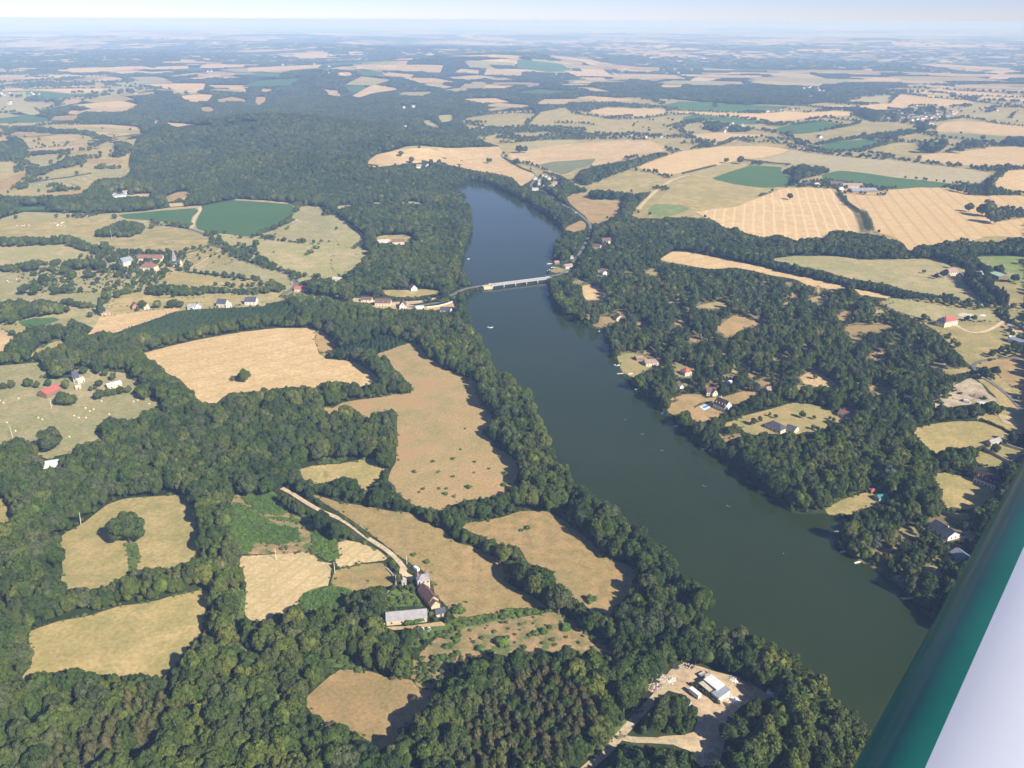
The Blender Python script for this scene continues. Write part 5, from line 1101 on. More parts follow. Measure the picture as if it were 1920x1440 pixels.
# poplar row
A, B = gp(*Q7(1640, 470, (1150, 372))[0]), gp(*Q7(1640, 470, (1628, 712))[0]); rp = random.Random(2)
dr = (B - A).normalized(); nr_ = Vector((-dr.y, dr.x, 0))
for i in range(26):
    for k in (0, 1):
        q = A.lerp(B, i / 25) + nr_ * (k * 5.5) + dr * rp.uniform(-.8, .8); q.z = float(terrain(q.x, q.y)); h = rp.uniform(13, 18)
        tree_obj('poplar_tree', q.x, q.y, q.z, rp.uniform(1.3, 1.8), h, ME_POPLAR, 'slender poplar in the double row leading up to the farm', 'poplars of the double row', cz=.55, vz=.45)
for a, b in ((1414, 385), (1432, 380)):
    q = gp(640 + a / 3, 480 + b / 3); tree_obj('poplar_tree', q.x, q.y, q.z, 3.0, 17, ME_POPLAR, 'poplar of the pair on the right shore below the bridge', 'pair of shore poplars', cz=.55, vz=.45)

# ------------------------------------------------------------------ buildings
WALLM = {'stone': paint_mat('pale_stone_wall', (.55, .46, .31), .22, .8), 'cream': paint_mat('cream_render', (.68, .60, .45), .1), 'white': paint_mat('white_render', (.68, .66, .62), .06), 'timber': paint_mat('brown_boards', (.24, .16, .10), .25, 1.5),
         'brick': paint_mat('red_brick', (.42, .20, .14), .2, 2), 'pink_wall': paint_mat('pink_render', (.62, .42, .34), .1)}
ROOFM = {'slate': roof_mat('slate_roof', (.085, .09, .115)), 'slate_dark': roof_mat('dark_slate_roof', (.05, .055, .075)), 'slate_pale': roof_mat('weathered_slate_roof', (.33, .32, .33), .25), 'slate_blue': roof_mat('blue_grey_roof', (.27, .30, .35)),
         'brown': roof_mat('brown_tile_roof', (.17, .10, .085), .3), 'dark_brown': roof_mat('dark_brown_tile_roof', (.075, .05, .045), .3), 'red_brown': roof_mat('red_brown_tile_roof', (.24, .125, .095), .3), 'red': roof_mat('red_roof', (.42, .13, .10), .15), 'pink': roof_mat('faded_tile_roof', (.36, .25, .21), .25),
         'cream': roof_mat('pale_roof', (.55, .48, .38)), 'white_sheet': roof_mat('white_sheet_roof', (.78, .77, .75), .08, 1.2, .5), 'mint': roof_mat('mint_sheet_roof', (.42, .56, .42), .08, 1.0, .5), 'green': roof_mat('green_roof', (.07, .25, .19), .15)}
GLASS, gnt_, gb_ = new_mat('window_glass', .15, .5); gb_.inputs['Base Color'].default_value = (.03, .04, .05, 1)
FRAMEM = paint_mat('white_joinery', (.75, .74, .7), .05); WOOD = paint_mat('grey_timber', (.36, .30, .22), .25, 2.0); DOORM = paint_mat('brown_door', (.14, .08, .05), .2)
METAL = paint_mat('grey_metal', (.35, .36, .38), .12, 1.0, .4, .5); WHITEP = paint_mat('white_paint', (.78, .78, .77), .04, 1.0, .35, .5); CONC = paint_mat('concrete', (.40, .385, .36), .15, .8)
def add_block(root, L, D, eave, rise, wall, roof, ox=0, oy=0, rz=0.0, hip=False, cross=False, win=2, chim=(), dorm=0, door=True, ov=.35):
    M = Matrix.Translation((ox, oy, 0)) @ Matrix.Rotation(rz + (PI / 2 if cross else 0), 4, 'Z')
    if cross: L, D = D, L
    def done(mb, name, mats, par=root):
        mb.v = [tuple(M @ Vector(p)) for p in mb.v]; return mb.build(name, mats, par)
    x, y = L / 2, D / 2; top = eave + rise
    w = MB()
    if hip: w.box(-x, -y, -.6, x, y, eave - .03)
    else:
        w.add([(-x, -y, -.6), (x, -y, -.6), (x, y, -.6), (-x, y, -.6), (-x, -y, eave), (x, -y, eave), (x, y, eave), (-x, y, eave), (-x, 0, top), (x, 0, top)],
              [(0, 1, 5, 4), (2, 3, 7, 6), (1, 2, 6, 9, 5), (3, 0, 4, 8, 7), (4, 5, 9, 8), (6, 7, 8, 9), (3, 2, 1, 0)])
    done(w, 'wall', WALLM[wall])
    r = MB(); t = .16; X, Y = x + ov * .7, y + ov; ez = eave - rise * ov / y if not hip else eave
    if hip:
        rl = max(.05, x - y * .95) if x > y else .05
        r.add([(-X, -Y, ez), (X, -Y, ez), (X, Y, ez), (-X, Y, ez), (-rl, 0, top), (rl, 0, top)], [(0, 1, 5, 4), (1, 2, 5), (2, 3, 4, 5), (3, 0, 4), (3, 2, 1, 0)])
    else:
        for s in (-1, 1):
            a = [(-X, s * Y, ez + .02), (X, s * Y, ez + .02), (X, 0, top + .02), (-X, 0, top + .02)]; b = [(p[0], p[1], p[2] + t) for p in a]
            if s > 0: a, b = a[::-1], b[::-1]
            r.hexa(a, b)
        r.tube((-X, 0, top + t), (X, 0, top + t), .14, .14, 6)
    rf_ = done(r, 'roof', ROOFM[roof])
    for fx, fy in chim:
        c = MB(); cx, cy = fx * L, fy * D; c.box(cx - .35, cy - .3, top - rise * .75, cx + .35, cy + .3, top + .95); c.box(cx - .43, cy - .38, top + .95, cx + .43, cy + .38, top + 1.08); c.tube((cx, cy, top + 1.08), (cx, cy, top + 1.4), .13, .11, 8)
        c.v = [tuple(M @ Vector(p)) for p in c.v]; c.build('chimney', WALLM['brick'] if wall != 'white' else WALLM['white'], rf_)
    for k in range(dorm):
        dx = -x + (k + .5) * L / dorm; dz = eave + rise * .25; dy = -y + (y * .25)
        dm = MB(); dm.box(dx - .6, dy - .25, dz - .3, dx + .6, dy + 1.5, dz + 1.2); dm.add([(dx - .8, dy - .4, dz + 1.15), (dx + .8, dy - .4, dz + 1.15), (dx, dy - .4, dz + 1.9), (dx - .8, dy + 2, dz + 1.15), (dx + .8, dy + 2, dz + 1.15), (dx, dy + 2, dz + 1.9)], [(0, 1, 2), (5, 4, 3), (0, 2, 5, 3), (1, 4, 5, 2), (0, 3, 4, 1)], 1)
        dm.box(dx - .4, dy - .28, dz + .1, dx + .4, dy - .255, dz + 1.0, 2); done(dm, 'dormer', [FRAMEM, ROOFM[roof], GLASS])
    def window(px, py, pz, nx, ny, ww=.5, hh=.6):
        tx, ty = -ny, nx; m = MB()
        def slab(a, h2, off, mi, z0):
            q = [(px + tx * s * a + nx * o, py + ty * s * a + ny * o) for s, o in ((-1, .0), (1, .0), (1, off), (-1, off))]
            m.hexa([(p[0], p[1], z0 - h2) for p in q], [(p[0], p[1], z0 + h2) for p in q], mi)
        slab(ww + .1, hh + .1, .05, 0, pz); slab(ww, hh, .07, 1, pz); done(m, 'window', [FRAMEM, GLASS])
    for k in range(win):
        px = -x + (k + .5) * L / win
        if cross: continue
        if door and k == win // 2:
            m = MB(); m.box(px - .5, -y - .06, 0, px + .5, -y + .02, 2.05); done(m, 'door', DOORM)
        else: window(px, -y, min(1.5, eave * .5), 0, -1)
        if eave > 4.5: window(px, -y, eave - 1.1, 0, -1)
    for s in (-1, 1):
        if win > 1 and D > 4: window(s * x, -D * .18, min(1.5, eave * .5), s, 0); window(s * x, D * .18, min(1.5, eave * .5), s, 0)
        if not hip and rise > 2.6: window(s * x, 0, eave + rise * .3, s, 0, .4, .45)
CATW = {'barn': 'barn', 'shed': 'shed', 'hut': 'hut', 'church': 'church', 'range': 'farm building', 'cabin': 'cabin', 'outhouse': 'shed', 'gazebo': 'gazebo', 'pavilion': 'pavilion', 'boathouse': 'boathouse', 'annexe': 'house'}
for s in HOUSES:
    c, L, an, d, n = frame_of(s['foot'], s['depth'])
    root = empty(s['name'], c, an, s['label'], next((CATW[k] for k in CATW if s['name'].endswith(k)), 'house'), s.get('group'))
    kw = {k: s[k] for k in ('hip', 'cross', 'win', 'chim', 'dorm') if k in s}
    add_block(root, L, s['depth'], s['eave'], s['rise'], s['wall'], s['roof'], **kw)
    Mi = (Matrix.Translation(c) @ Matrix.Rotation(an, 4, 'Z')).inverted()
    for b in s.get('extra', []):
        c2, L2, an2, d2, n2 = frame_of(b['foot'], b['depth']); q = Mi @ c2
        add_block(root, L2, b['depth'], b['eave'] - .04, b['rise'], b['wall'], b['roof'], q.x, q.y, an2 - an, **{k: b[k] for k in ('hip', 'cross', 'win', 'chim') if k in b})
    if s.get('lean'):
        m = MB(); x = -L / 2; w_ = s['lean']; m.box(x - w_, -2.2, -.4, x - .02, 2.2, 2.0); m.build('lean_to', WALLM['stone'], root); m = MB(); m.hexa([(x - w_ - .2, -2.4, 2.0), (x - .02, -2.4, 2.6), (x - .02, 2.4, 2.6), (x - w_ - .2, 2.4, 2.0)], [(x - w_ - .2, -2.4, 2.12), (x - .02, -2.4, 2.72), (x - .02, 2.4, 2.72), (x - w_ - .2, 2.4, 2.12)]); m.build('lean_to_roof', ROOFM['slate_pale'], root)
    if s.get('spire'):
        m = MB(); m.box(-L * .32, -2, 0, -L * .32 + 4, 2, 9); m.build('tower', WALLM['cream'], root); m = MB(); X = -L * .32 + 2
        m.add([(X - 2.2, -2.2, 9), (X + 2.2, -2.2, 9), (X + 2.2, 2.2, 9), (X - 2.2, 2.2, 9), (X, 0, 23)], [(0, 1, 4), (1, 2, 4), (2, 3, 4), (3, 0, 4), (3, 2, 1, 0)]); m.tube((X, 0, 22.6), (X, 0, 24.2), .08, .05, 6); m.build('spire', ROOFM['slate_pale'], root)
# far houses: one small mesh each (too small to show parts)
fh = MB(); fh.box(-5.5, -4, -1, 5.5, 4, 3.6, 0); fh.add([(-5.9, -4.4, 3.5), (5.9, -4.4, 3.5), (5.9, 4.4, 3.5), (-5.9, 4.4, 3.5), (-5.9, 0, 7.2), (5.9, 0, 7.2)], [(0, 1, 5, 4), (2, 3, 4, 5), (3, 2, 1, 0)], 1); fh.add([(-5.5, -4, 3.62), (-5.5, 4, 3.62), (-5.5, 0, 7.0), (5.5, -4, 3.62), (5.5, 4, 3.62), (5.5, 0, 7.0)], [(0, 2, 1), (3, 4, 5)], 0)
fh.box(-3, -.4, 6, -2.2, .4, 8.3, 1)
FARME = [fh.mesh('far_house', [WALLM['white'], ROOFM[k]]) for k in ('slate_pale', 'pink', 'slate', 'red_brown')]
for i, (u, v, w_) in enumerate(FARH):
    p = gp(u, v); o = bpy.data.objects.new('far_house', FARME[i % 4]); link(o); o.location = p; o.rotation_euler = (0, 0, rv.uniform(0, 3.1)); k = rv.uniform(.8, 1.25) * (1 + max(0, math.hypot(p.x, p.y) - 4000) / 14000); o.scale = (k, k, k)
    q = ('slate grey', 'pinkish', 'dark slate', 'red brown')[i % 4]; tag(o, 'far white walled house with a %s roof in the %s' % (q, w_), 'house', 'far houses with %s roofs in the %s' % (q, w_))

# ------------------------------------------------------------------ yard at the lake end
def slab_building(parent, name, corners, h, mat, wallmat, drop=.0):
    """a low roofed block: roof corners traced at height h"""
    P = [gp(u, v, h) for u, v in corners]; o = parent.location
    P = [Vector((p.x - o.x, p.y - o.y, 0)) for p in P]
    a = sum(P[i].x * P[(i + 1) % 4].y - P[(i + 1) % 4].x * P[i].y for i in range(4))
    if a < 0: P = P[::-1]
    m = MB(); m.hexa([(p.x, p.y, h - .18) for p in P], [(p.x, p.y, h + drop * (i in (0, 1))) for i, p in enumerate(P)]); m.build(name, mat, parent)
    c = sum(P, Vector()) / 4; m = MB(); m.hexa([tuple((c + (p - c) * .95) + Vector((0, 0, -.3))) for p in P], [tuple((c + (p - c) * .95) + Vector((0, 0, h - .19))) for p in P]); m.build('wall', wallmat, parent)
g = gp(1335, 1292); wk = empty('workshop', g, 0, 'workshop with a broad white flat roof and a grey lean-to in the sandy yard', 'workshop')
slab_building(wk, 'roof', Q7(1200, 1220, (815, 365), (920, 300), (1090, 440), (985, 510)), 4.0, ROOFM['white_sheet'], WALLM['cream'], .5)
slab_building(wk, 'lean_to_roof', Q7(1200, 1220, (912, 535), (1092, 442), (1166, 502), (1012, 612)), 3.3, ROOFM['slate_blue'], WALLM['white'])
slab_building(wk, 'side_roof', Q7(1200, 1220, (752, 412), (812, 385), (945, 495), (890, 527)), 3.2, ROOFM['cream'], WALLM['timber'])
def oriented(name, p1, p2, label, cat, group=None):
    a, b = gp(*p1), gp(*p2); return empty(name, ((a.x + b.x) / 2, (a.y + b.y) / 2, (a.z + b.z) / 2 + .08 + .00025 * math.hypot(a.x, a.y)), math.atan2(b.y - a.y, b.x - a.x), label, cat, group)
TYRE = paint_mat('tyre_rubber', (.025, .025, .028), .1); BLACKP = paint_mat('dark_car_paint', (.03, .035, .045), .05, 1, .3, .5); BLUEP = paint_mat('blue_paint', (.08, .2, .5), .05, 1, .3, .5)
YELP = paint_mat('yellow_car_paint', (.6, .55, .12), .05, 1, .3, .5); SILV = paint_mat('silver_car_paint', (.45, .47, .5), .05, 1, .3, .6)
def wheels(root, xs, w, r=.33):
    for x in xs:
        for s in (-1, 1):
            m = MB(); m.tube((x, s * (w - .12), r), (x, s * (w + .06), r), r, r, 14); m.tube((x, s * (w + .06), r), (x, s * (w + .075), r), r * .55, r * .5, 10, 1); m.build('wheel', [TYRE, METAL], root)
def car(root, paint):
    prof = [(-2.1, .35, .75), (-2.0, .32, .95), (-1.2, .3, 1.0), (.6, .3, .98), (1.7, .3, .85), (2.1, .36, .62)]
    m = MB(); m.loft([[(x, -.84, a), (x, .84, a), (x, .88, (a + b) / 2), (x, .8, b), (x, -.8, b), (x, -.88, (a + b) / 2)] for x, a, b in prof]); m.build('body', paint, root)
    m = MB(); m.hexa([(-1.85, -.78, .96), (1.0, -.78, .94), (1.0, .78, .94), (-1.85, .78, .96)], [(-1.35, -.62, 1.44), (.25, -.62, 1.44), (.25, .62, 1.44), (-1.35, .62, 1.44)]); m.build('window', GLASS, root)
    m = MB(); m.hexa([(-1.38, -.64, 1.42), (.28, -.64, 1.42), (.28, .64, 1.42), (-1.38, .64, 1.42)], [(-1.3, -.58, 1.49), (.2, -.58, 1.49), (.2, .58, 1.49), (-1.3, .58, 1.49)]); m.build('roof', paint, root)
    for s in (-1, 1): m = MB(); m.box(2.0, s * .58 - .16, .58, 2.1, s * .58 + .16, .72); m.build('headlight', FRAMEM, root)
    wheels(root, (-1.35, 1.35), .8)
def van(root, paint):
    prof = [(-2.6, .4, 2.2), (-2.5, .35, 2.35), (1.0, .35, 2.35), (1.5, .35, 2.1), (2.0, .35, 1.3), (2.6, .4, 1.05)]
    m = MB(); m.loft([[(x, -.92, a), (x, .92, a), (x, .96, (a + b) / 2), (x, .84, b), (x, -.84, b), (x, -.96, (a + b) / 2)] for x, a, b in prof]); m.build('body', paint, root)
    m = MB(); m.hexa([(1.52, -.78, 2.06), (2.0, -.82, 1.36), (2.0, .82, 1.36), (1.52, .78, 2.06)], [(1.57, -.78, 2.09), (2.05, -.82, 1.39), (2.05, .82, 1.39), (1.57, .78, 2.09)]); m.build('windscreen', GLASS, root)
    for s in (-1, 1): m = MB(); m.hexa([(.9, s * .90, 1.35), (1.55, s * .92, 1.35), (1.45, s * .86, 2.0), (.9, s * .86, 2.05)], [(.9, s * .955, 1.35), (1.55, s * .955, 1.35), (1.45, s * .9, 2.0), (.9, s * .9, 2.05)]); m.build('window', GLASS, root)
    wheels(root, (-1.6, 1.7), .85, .36)
for p1, p2, pt, lab in ((Q7(1480 + 0, 880, (0, 0))[0], None, None, None),):
    pass
def put_car(kind, a, b, paint, lab, name=None):
    r = oriented(name or kind, a, b, lab, kind); (van if kind == 'van' else car)(r, paint)
q5 = lambda x, y: (1480 + x / 5.3333, 880 + y / 5.3333); q7 = lambda x0, y0, x, y: (x0 + x / 6.857, y0 + y / 6.857)
put_car('car', q5(1690, 662), q5(1742, 660), BLACKP, 'dark car nearest the gable of the slate bungalow', 'parked_car')
put_car('car', q5(1732, 652), q5(1775, 662), SILV, 'silver car beside the dark one at the slate bungalow', 'parked_car')
put_car('car', q5(1778, 640), q5(1832, 642), YELP, 'yellowish car beside the wing at the slate bungalow', 'parked_car')
put_car('van', q7(1200, 1220, 1650, 560), q7(1200, 1220, 1742, 605), WHITEP, 'white van under the trees at the far end of the sandy yard', 'delivery_van')
put_car('van', q7(640, 1020, 985, 355), q7(640, 1020, 930, 318), WHITEP, 'white van parked behind the tall stone farmhouse', 'parked_van')
put_car('car', q7(960, 300, 795, 688), q7(960, 300, 838, 682), WHITEP, 'white car on the road above the upper lake', 'white_car')
put_car('car', q7(1640, 560, 1612, 368), q7(1640, 560, 1672, 385), BLACKP, 'dark car in the row on the gravel drive at the right edge', 'parked_car')
put_car('car', q7(1640, 560, 1662, 400), q7(1640, 560, 1725, 415), SILV, 'silver car in the row on the gravel drive at the right edge', 'parked_car')
put_car('car', q7(1640, 560, 1700, 345), q7(1640, 560, 1755, 352), WHITEP, 'white car against the hedge on the gravel drive at the right edge', 'parked_car')
put_car('van', q7(1640, 560, 1150, 1330), q7(1640, 560, 1215, 1345), WHITEP, 'white van in the quarry', 'parked_van')
put_car('car', q7(1640, 560, 1105, 1322), q7(1640, 560, 1155, 1310), BLUEP, 'blue car beside the white van in the quarry', 'parked_car')
put_car('car', q7(380, 480, 1195, 330), q7(380, 480, 1235, 345), BLACKP, 'dark car at the road bend by the young plantation', 'parked_car')
# box trailer, flatbed trailer, timbers, tarp heap, rubble, hedge
r = oriented('box_trailer', q7(1200, 1220, 655, 545), q7(1200, 1220, 752, 622), 'pale grey box trailer beside the clipped hedge in the sandy yard', 'trailer')
m = MB(); m.box(-3.0, -1.1, .75, 3.0, 1.1, 3.0); m.build('box', paint_mat('pale_grey_panel', (.6, .6, .58), .06, .8, .5), r); m = MB(); m.box(-3.05, -1.15, 3.0, 3.05, 1.15, 3.06); m.build('roof', WHITEP, r); m = MB(); m.box(3.0, -.12, .62, 4.1, .12, .75); m.box(-3, -.9, .55, 3, .9, .74); m.build('chassis', METAL, r); wheels(r, (-1.0, -.1), 1.0, .38)
r = oriented('flatbed_trailer', q7(1200, 1220, 765, 345), q7(1200, 1220, 850, 305), 'grey tipper trailer behind the white roofed workshop', 'trailer')
m = MB(); m.box(-2.3, -1.05, .9, 2.3, 1.05, 1.0); m.box(-2.3, -1.05, 1.0, 2.3, -.98, 1.6); m.box(-2.3, .98, 1.0, 2.3, 1.05, 1.6); m.box(-2.3, -.97, 1.0, -2.22, .97, 1.6); m.box(2.22, -.97, 1.0, 2.3, .97, 1.6); m.build('tipper_bed', METAL, r)
m = MB(); m.box(2.3, -.1, .75, 3.5, .1, .88); m.box(-2, -.6, .68, 2.2, .6, .88); m.build('chassis', BLACKP, r); wheels(r, (-.6, .5), .95, .4)
for k, (a, b) in enumerate((((1325, 470), (1412, 525)), ((1365, 452), (1450, 505)))):
    r = oriented('timber_stack', q7(1200, 1220, *a), q7(1200, 1220, *b), ('stack of brown beams nearer the workshop in the sandy yard', 'stack of brown beams nearer the trees in the sandy yard')[k], 'timber stack')
    for j in range(4): m = MB(); m.box(-2.2, -.5 + .25 * j, .05, 2.2 - .3 * (j % 2), -.28 + .25 * j, .33); m.build('beam', paint_mat('fresh_timber', (.42, .28, .13), .2), r)
def rock_pile(name, u, v, rad, n, hmax, mats, label, cat, seed):
    """a heap of angular blocks with its own outline"""
    p = gp(u, v); rr_ = random.Random(seed); m = MB(); nn = 14
    m.loft([[(rad * k * math.cos(2 * PI * i / nn) * (1 + .1 * math.sin(3 * i + seed)), rad * k * .8 * math.sin(2 * PI * i / nn) * (1 + .1 * math.sin(2 * i + seed)), z) for i in range(nn)] for z, k in ((-.15, 1.05), (.06, 1.0), (.25 * hmax + .05, .6), (.42 * hmax + .05, .2))], rr_.randrange(len(mats)))
    for i in range(int(n * 2.2)):
        a = rr_.uniform(0, 6.28); q = math.sqrt(rr_.random()) * rad; s = rr_.uniform(.12, .38); x, y = q * math.cos(a), q * math.sin(a) * .8; z = hmax * max(0, 1 - q / rad) * rr_.random()
        c = [Vector((x, y, z)) + Vector((dx * s * rr_.uniform(.6, 1.2), dy * s * rr_.uniform(.6, 1.2), dz * s * .7 * rr_.uniform(.6, 1.1))) for dz in (-1, 1) for dx, dy in ((-1, -1), (1, -1), (1, 1), (-1, 1))]
        m.hexa(c[:4], c[4:], rr_.randrange(len(mats)))
    o = m.build(name, mats); o.location = p; return tag(o, label, cat)
STN = paint_mat('pale_rubble', (.62, .55, .45), .2); STB = paint_mat('brown_rubble', (.36, .24, .17), .25); STW = paint_mat('white_rubble', (.74, .72, .68), .1); STK = paint_mat('dark_scrap', (.07, .065, .07), .3)
rock_pile('rubble_heap', *q7(1200, 1220, 380, 375), 4.0, 70, .9, [STN, STB, STW], 'heap of pale broken stone at the edge of the sandy yard', 'rubble heap', 1)
rock_pile('rubble_heap', *q7(1200, 1220, 285, 350), 3.2, 46, .7, [STN, STB], 'smaller brown and pale rubble heap left of the pale stone heap', 'rubble heap', 2)
rock_pile('scrap_heap', *q7(1200, 1220, 210, 480), 4.4, 60, 1.3, [STK, STB, STW, STN], 'dark heap of scrap where the pale track enters the sandy yard', 'scrap heap', 3)
rock_pile('rubble_heap', *q7(1200, 1220, 585, 690), 3.4, 46, .7, [STW, STN], 'white rubble heap against the clump of trees in the sandy yard', 'rubble heap', 4)
rock_pile('scrap_heap', *q7(1200, 1220, 1215, 375), 3.4, 44, 1.2, [STB, STK, STW], 'reddish scrap heap under the trees behind the workshop', 'scrap heap', 5)
rock_pile('scrap_heap', *q7(1200, 1220, 630, 200), 3.6, 46, .9, [STK, STB, STN], 'grey scrap heap at the top corner of the sandy yard', 'scrap heap', 15)
rock_pile('rubble_heap', *q7(1200, 1220, 1210, 625), 4.2, 56, .5, [STW, STN], 'flat spread of pale rubble below the workshop', 'rubble heap', 6)
rock_pile('rubble_heap', *q7(1200, 1220, 900, 1360), 3.4, 40, .7, [STN, STB], 'stony heap at the bottom end of the sandy yard', 'rubble heap', 16)
rock_pile('rubble_heap', *q7(1640, 560, 1180, 215), 12, 90, 1.2, [STW, STN], 'wide white stone heap behind the red and grey mansion', 'rubble heap', 7)
rock_pile('rubble_heap', *q7(1640, 560, 1385, 217), 4, 30, 2, [STW], 'small white stone heap right of the wide one', 'rubble heap', 8)
rock_pile('scrap_heap', *q7(1640, 560, 1310, 1255), 7, 70, 2, [STK, STB, STK], 'dark brush and scrap heap in the quarry', 'scrap heap', 9)
rock_pile('rubble_heap', *q7(1640, 560, 1380, 1345), 5, 40, .8, [STW], 'white rubble heap at the lower edge of the quarry', 'rubble heap', 10)
rock_pile('stone_heap', *q7(640, 1020, 1085, 1100), 3.2, 26, .3, [STW], 'scatter of white blocks along the path below the long stone barn', 'stone heap', 11)
p = gp(*q7(1200, 1220, 452, 215)); m = MB(); n_ = 12
ring = lambda z, k: [(2.0 * k * math.cos(2 * PI * i / n_) * (1 + .15 * math.sin(3 * i)), 1.7 * k * math.sin(2 * PI * i / n_) * (1 + .12 * math.sin(2 * i + 1)), z + .08 * math.sin(4 * i)) for i in range(n_)]
m.loft([ring(0, 1.1), ring(.35, 1.0), ring(.75, .7), ring(.95, .3)]); o = m.build('tarpaulin_heap', paint_mat('dark_blue_tarpaulin', (.035, .04, .065), .3, 2, .45, .4)); o.location = p; tag(o, 'heap under a dark blue tarpaulin at the top of the sandy yard', 'tarpaulin heap')

# ------------------------------------------------------------------ hedges, walls, poles
def hedge(pts, w, h, label, mat=BUSH, seed=0):
    P = []; 
    for a, b in zip(pts[:-1], pts[1:]):
        A, B = gp(*a), gp(*b); n = max(2, int((B - A).length / 1.2)); P += [A.lerp(B, k / n) for k in range(n)]
    P.append(gp(*pts[-1])); r = np.random.default_rng(seed); C_, Nn = [], []
    arr = np.array([(p.x, p.y, float(terrain(p.x, p.y))) for p in P]); o = arr[0].copy(); per = 34
    ph = r.random(3) * 6
    for i, p in enumerate(arr):
        k = 1 + .22 * math.sin(i * .9 + ph[0]) + .15 * math.sin(i * .37 + ph[1])
        d = unit(r.normal(size=(per, 3))); d[:, 2] = np.abs(d[:, 2]) * 1.2 - .2; q = p - o + d * np.array([w / 2 * k, w / 2 * k, h * .5 * k]) * r.uniform(.8, 1.1, (per, 1)) + np.array([0, 0, h * .45]); C_.append(q + r.normal(0, .15, q.shape) * [1, 1, .4]); Nn.append(unit(d + r.normal(size=d.shape) * .5))
    v, f = quads_from(np.concatenate(C_), np.concatenate(Nn), min(.6, w * .3), r); b = bpy.data.objects.new('hedge', np_mesh('hedge', v, f, [mat])); link(b); b.location = o; return tag(b, label, 'hedge')
hedge([q7(1200, 1220, 655, 448), q7(1200, 1220, 760, 500), q7(1200, 1220, 880, 585), q7(1200, 1220, 1000, 680)], 1.8, 2.0, 'clipped dark hedge beside the box trailer in the sandy yard', OAK, 1)
hedge(T('D', '1048,92 1150,103 1240,112 1330,122 1400,135'), 2.4, 1.8, 'thin hedge crossing the pasture right of the church hamlet', OAK, 2)
hedge(T('A', '1240,1345 1265,1380 1300,1415 1330,1440 1365,1462 1420,1482'), 3, 2.2, 'dark hedge along the road bend below the big green crop', OAK, 3)
hedge(T('D', '1465,60 1530,68 1600,85 1650,105 1690,125'), 2.6, 2.4, 'hedge along the road past the sloping pastures', OAK, 4)
hedge(T('A', '170,1032 290,1012 400,998 510,978'), 4, 2.5, 'hedge between the two bright far meadows', OAK, 5)
hedge(T('B', '915,890 960,915 1010,948 1070,970'), 5, 3, 'hedge along the road at the head of the lake', OAK, 6)
hedge(T('C', '340,905 430,915 520,925 600,930'), 6, 5, 'row of round bushes above the green crop by the striped wheat', OAK, 7)
hedge(T('C', '880,1095 905,1130 940,1160 985,1190 995,1200'), 7, 5, 'hedge running down between the two striped wheat fields', OAK, 8); hedge(T('C', '1010,1210 1030,1250 1040,1290 1050,1310'), 14, 10, 'thick belt of trees at the lower end of the striped wheat hedge', OAK, 9)
hedge(T('C', '0,980 60,965 120,950 185,935'), 6, 4, 'hedge between the big wheat field and the fallow', OAK, 10)
hedge(T('F', '1770,310 1785,345 1820,370'), 4, 2.5, 'dark hedge beside the lane at the right edge', OAK, 11); hedge(T('F', '1840,370 1870,385 1920,415 1960,440'), 4, 3, 'thick dark hedge behind the parked cars at the right edge', OAK, 12)
hedge(T('H', '0,30 60,70 100,100 150,145'), 1.8, 1.6, 'low hedge along the upper side of the farm track', SCRUBM, 14)
hedge(T('H', '240,555 330,548 430,545'), 2, 1.4, 'dark hedge on the back of the long stone barn', OAK, 15)
hedge(T('H', '600,625 740,605 880,585 1000,560 1170,552'), 2.4, 1.6, 'long green hedge under the tussock meadow below the farm', BUSH, 16)
hedge(T('F', '790,1425 880,1370 960,1335 1030,1312'), 3, 2.5, 'green hedge along the lakeside lawn of the red gazebo', BUSH, 17)
hedge([(1303, 764), (1316, 757), (1334, 754)], 1.4, 1.0, 'hedge behind the swimming pool', BUSH, 18); hedge(T('F', '1680,925 1740,950 1800,975 1850,1005'), 2.6, 2, 'hedge on the upper side of the shed field at the right', OAK, 19)
hedge(T('H', '370,640 420,632 470,610 480,580'), 2.4, 3.2, 'climbing greenery over the right end of the long stone barn', BUSH, 20)
hedge(T('A', '1330,1425 1180,1378 1110,1410 1050,1425'), 2.5, 1.6, 'green hedge leading from the road to the church hamlet', BUSH, 21)
hedge(T('E', '560,262 600,250 640,236'), 4, 3, 'green verge hedge on the road cutting near the bridge', BUSH, 22)
def wall_line(pts, h, t, label, name='garden_wall', mat=None):
    P = [gp(*p) for p in pts]; o = P[0]; root = empty(name, o, 0, label, 'wall')
    for part, z0, z1, tt, mt in (('masonry', -.3, h, t, mat or WALLM['stone']), ('coping', h + .003, h + .12, t + .16, CONC)):
        m = MB()
        for A, B in zip(P[:-1], P[1:]):
            d = (B - A); d.z = 0; d.normalize(); n = Vector((-d.y, d.x, 0)) * tt / 2; e = d * tt / 2; a, b = A - o, B - o
            m.hexa([a - e * .98 - n + Vector((0, 0, z0)), b - e - n + Vector((0, 0, z0)), b - e + n + Vector((0, 0, z0)), a - e * .98 + n + Vector((0, 0, z0))], [a - e * .98 - n + Vector((0, 0, z1)), b - e - n + Vector((0, 0, z1)), b - e + n + Vector((0, 0, z1)), a - e * .98 + n + Vector((0, 0, z1))])
        m.build(part, mt, root)
wall_line(Q7(1640, 760, (1392, 572), (1560, 660), (1738, 755)), 2.4, .6, 'long shaded wall on the lake side of the walled garden'); wall_line(Q7(1640, 760, (1742, 750), (1800, 715), (1925, 640)), 2.4, .6, 'sunlit wall of the walled garden nearest the wing')
wall_line(Q7(1640, 760, (1632, 500), (1760, 555), (1910, 600)), 2.4, .6, 'upper wall of the walled garden'); wall_line(Q7(640, 1020, (460, 695), (560, 650), (705, 560), (800, 545)), 1.1, .5, 'low stone wall round the farm garden')
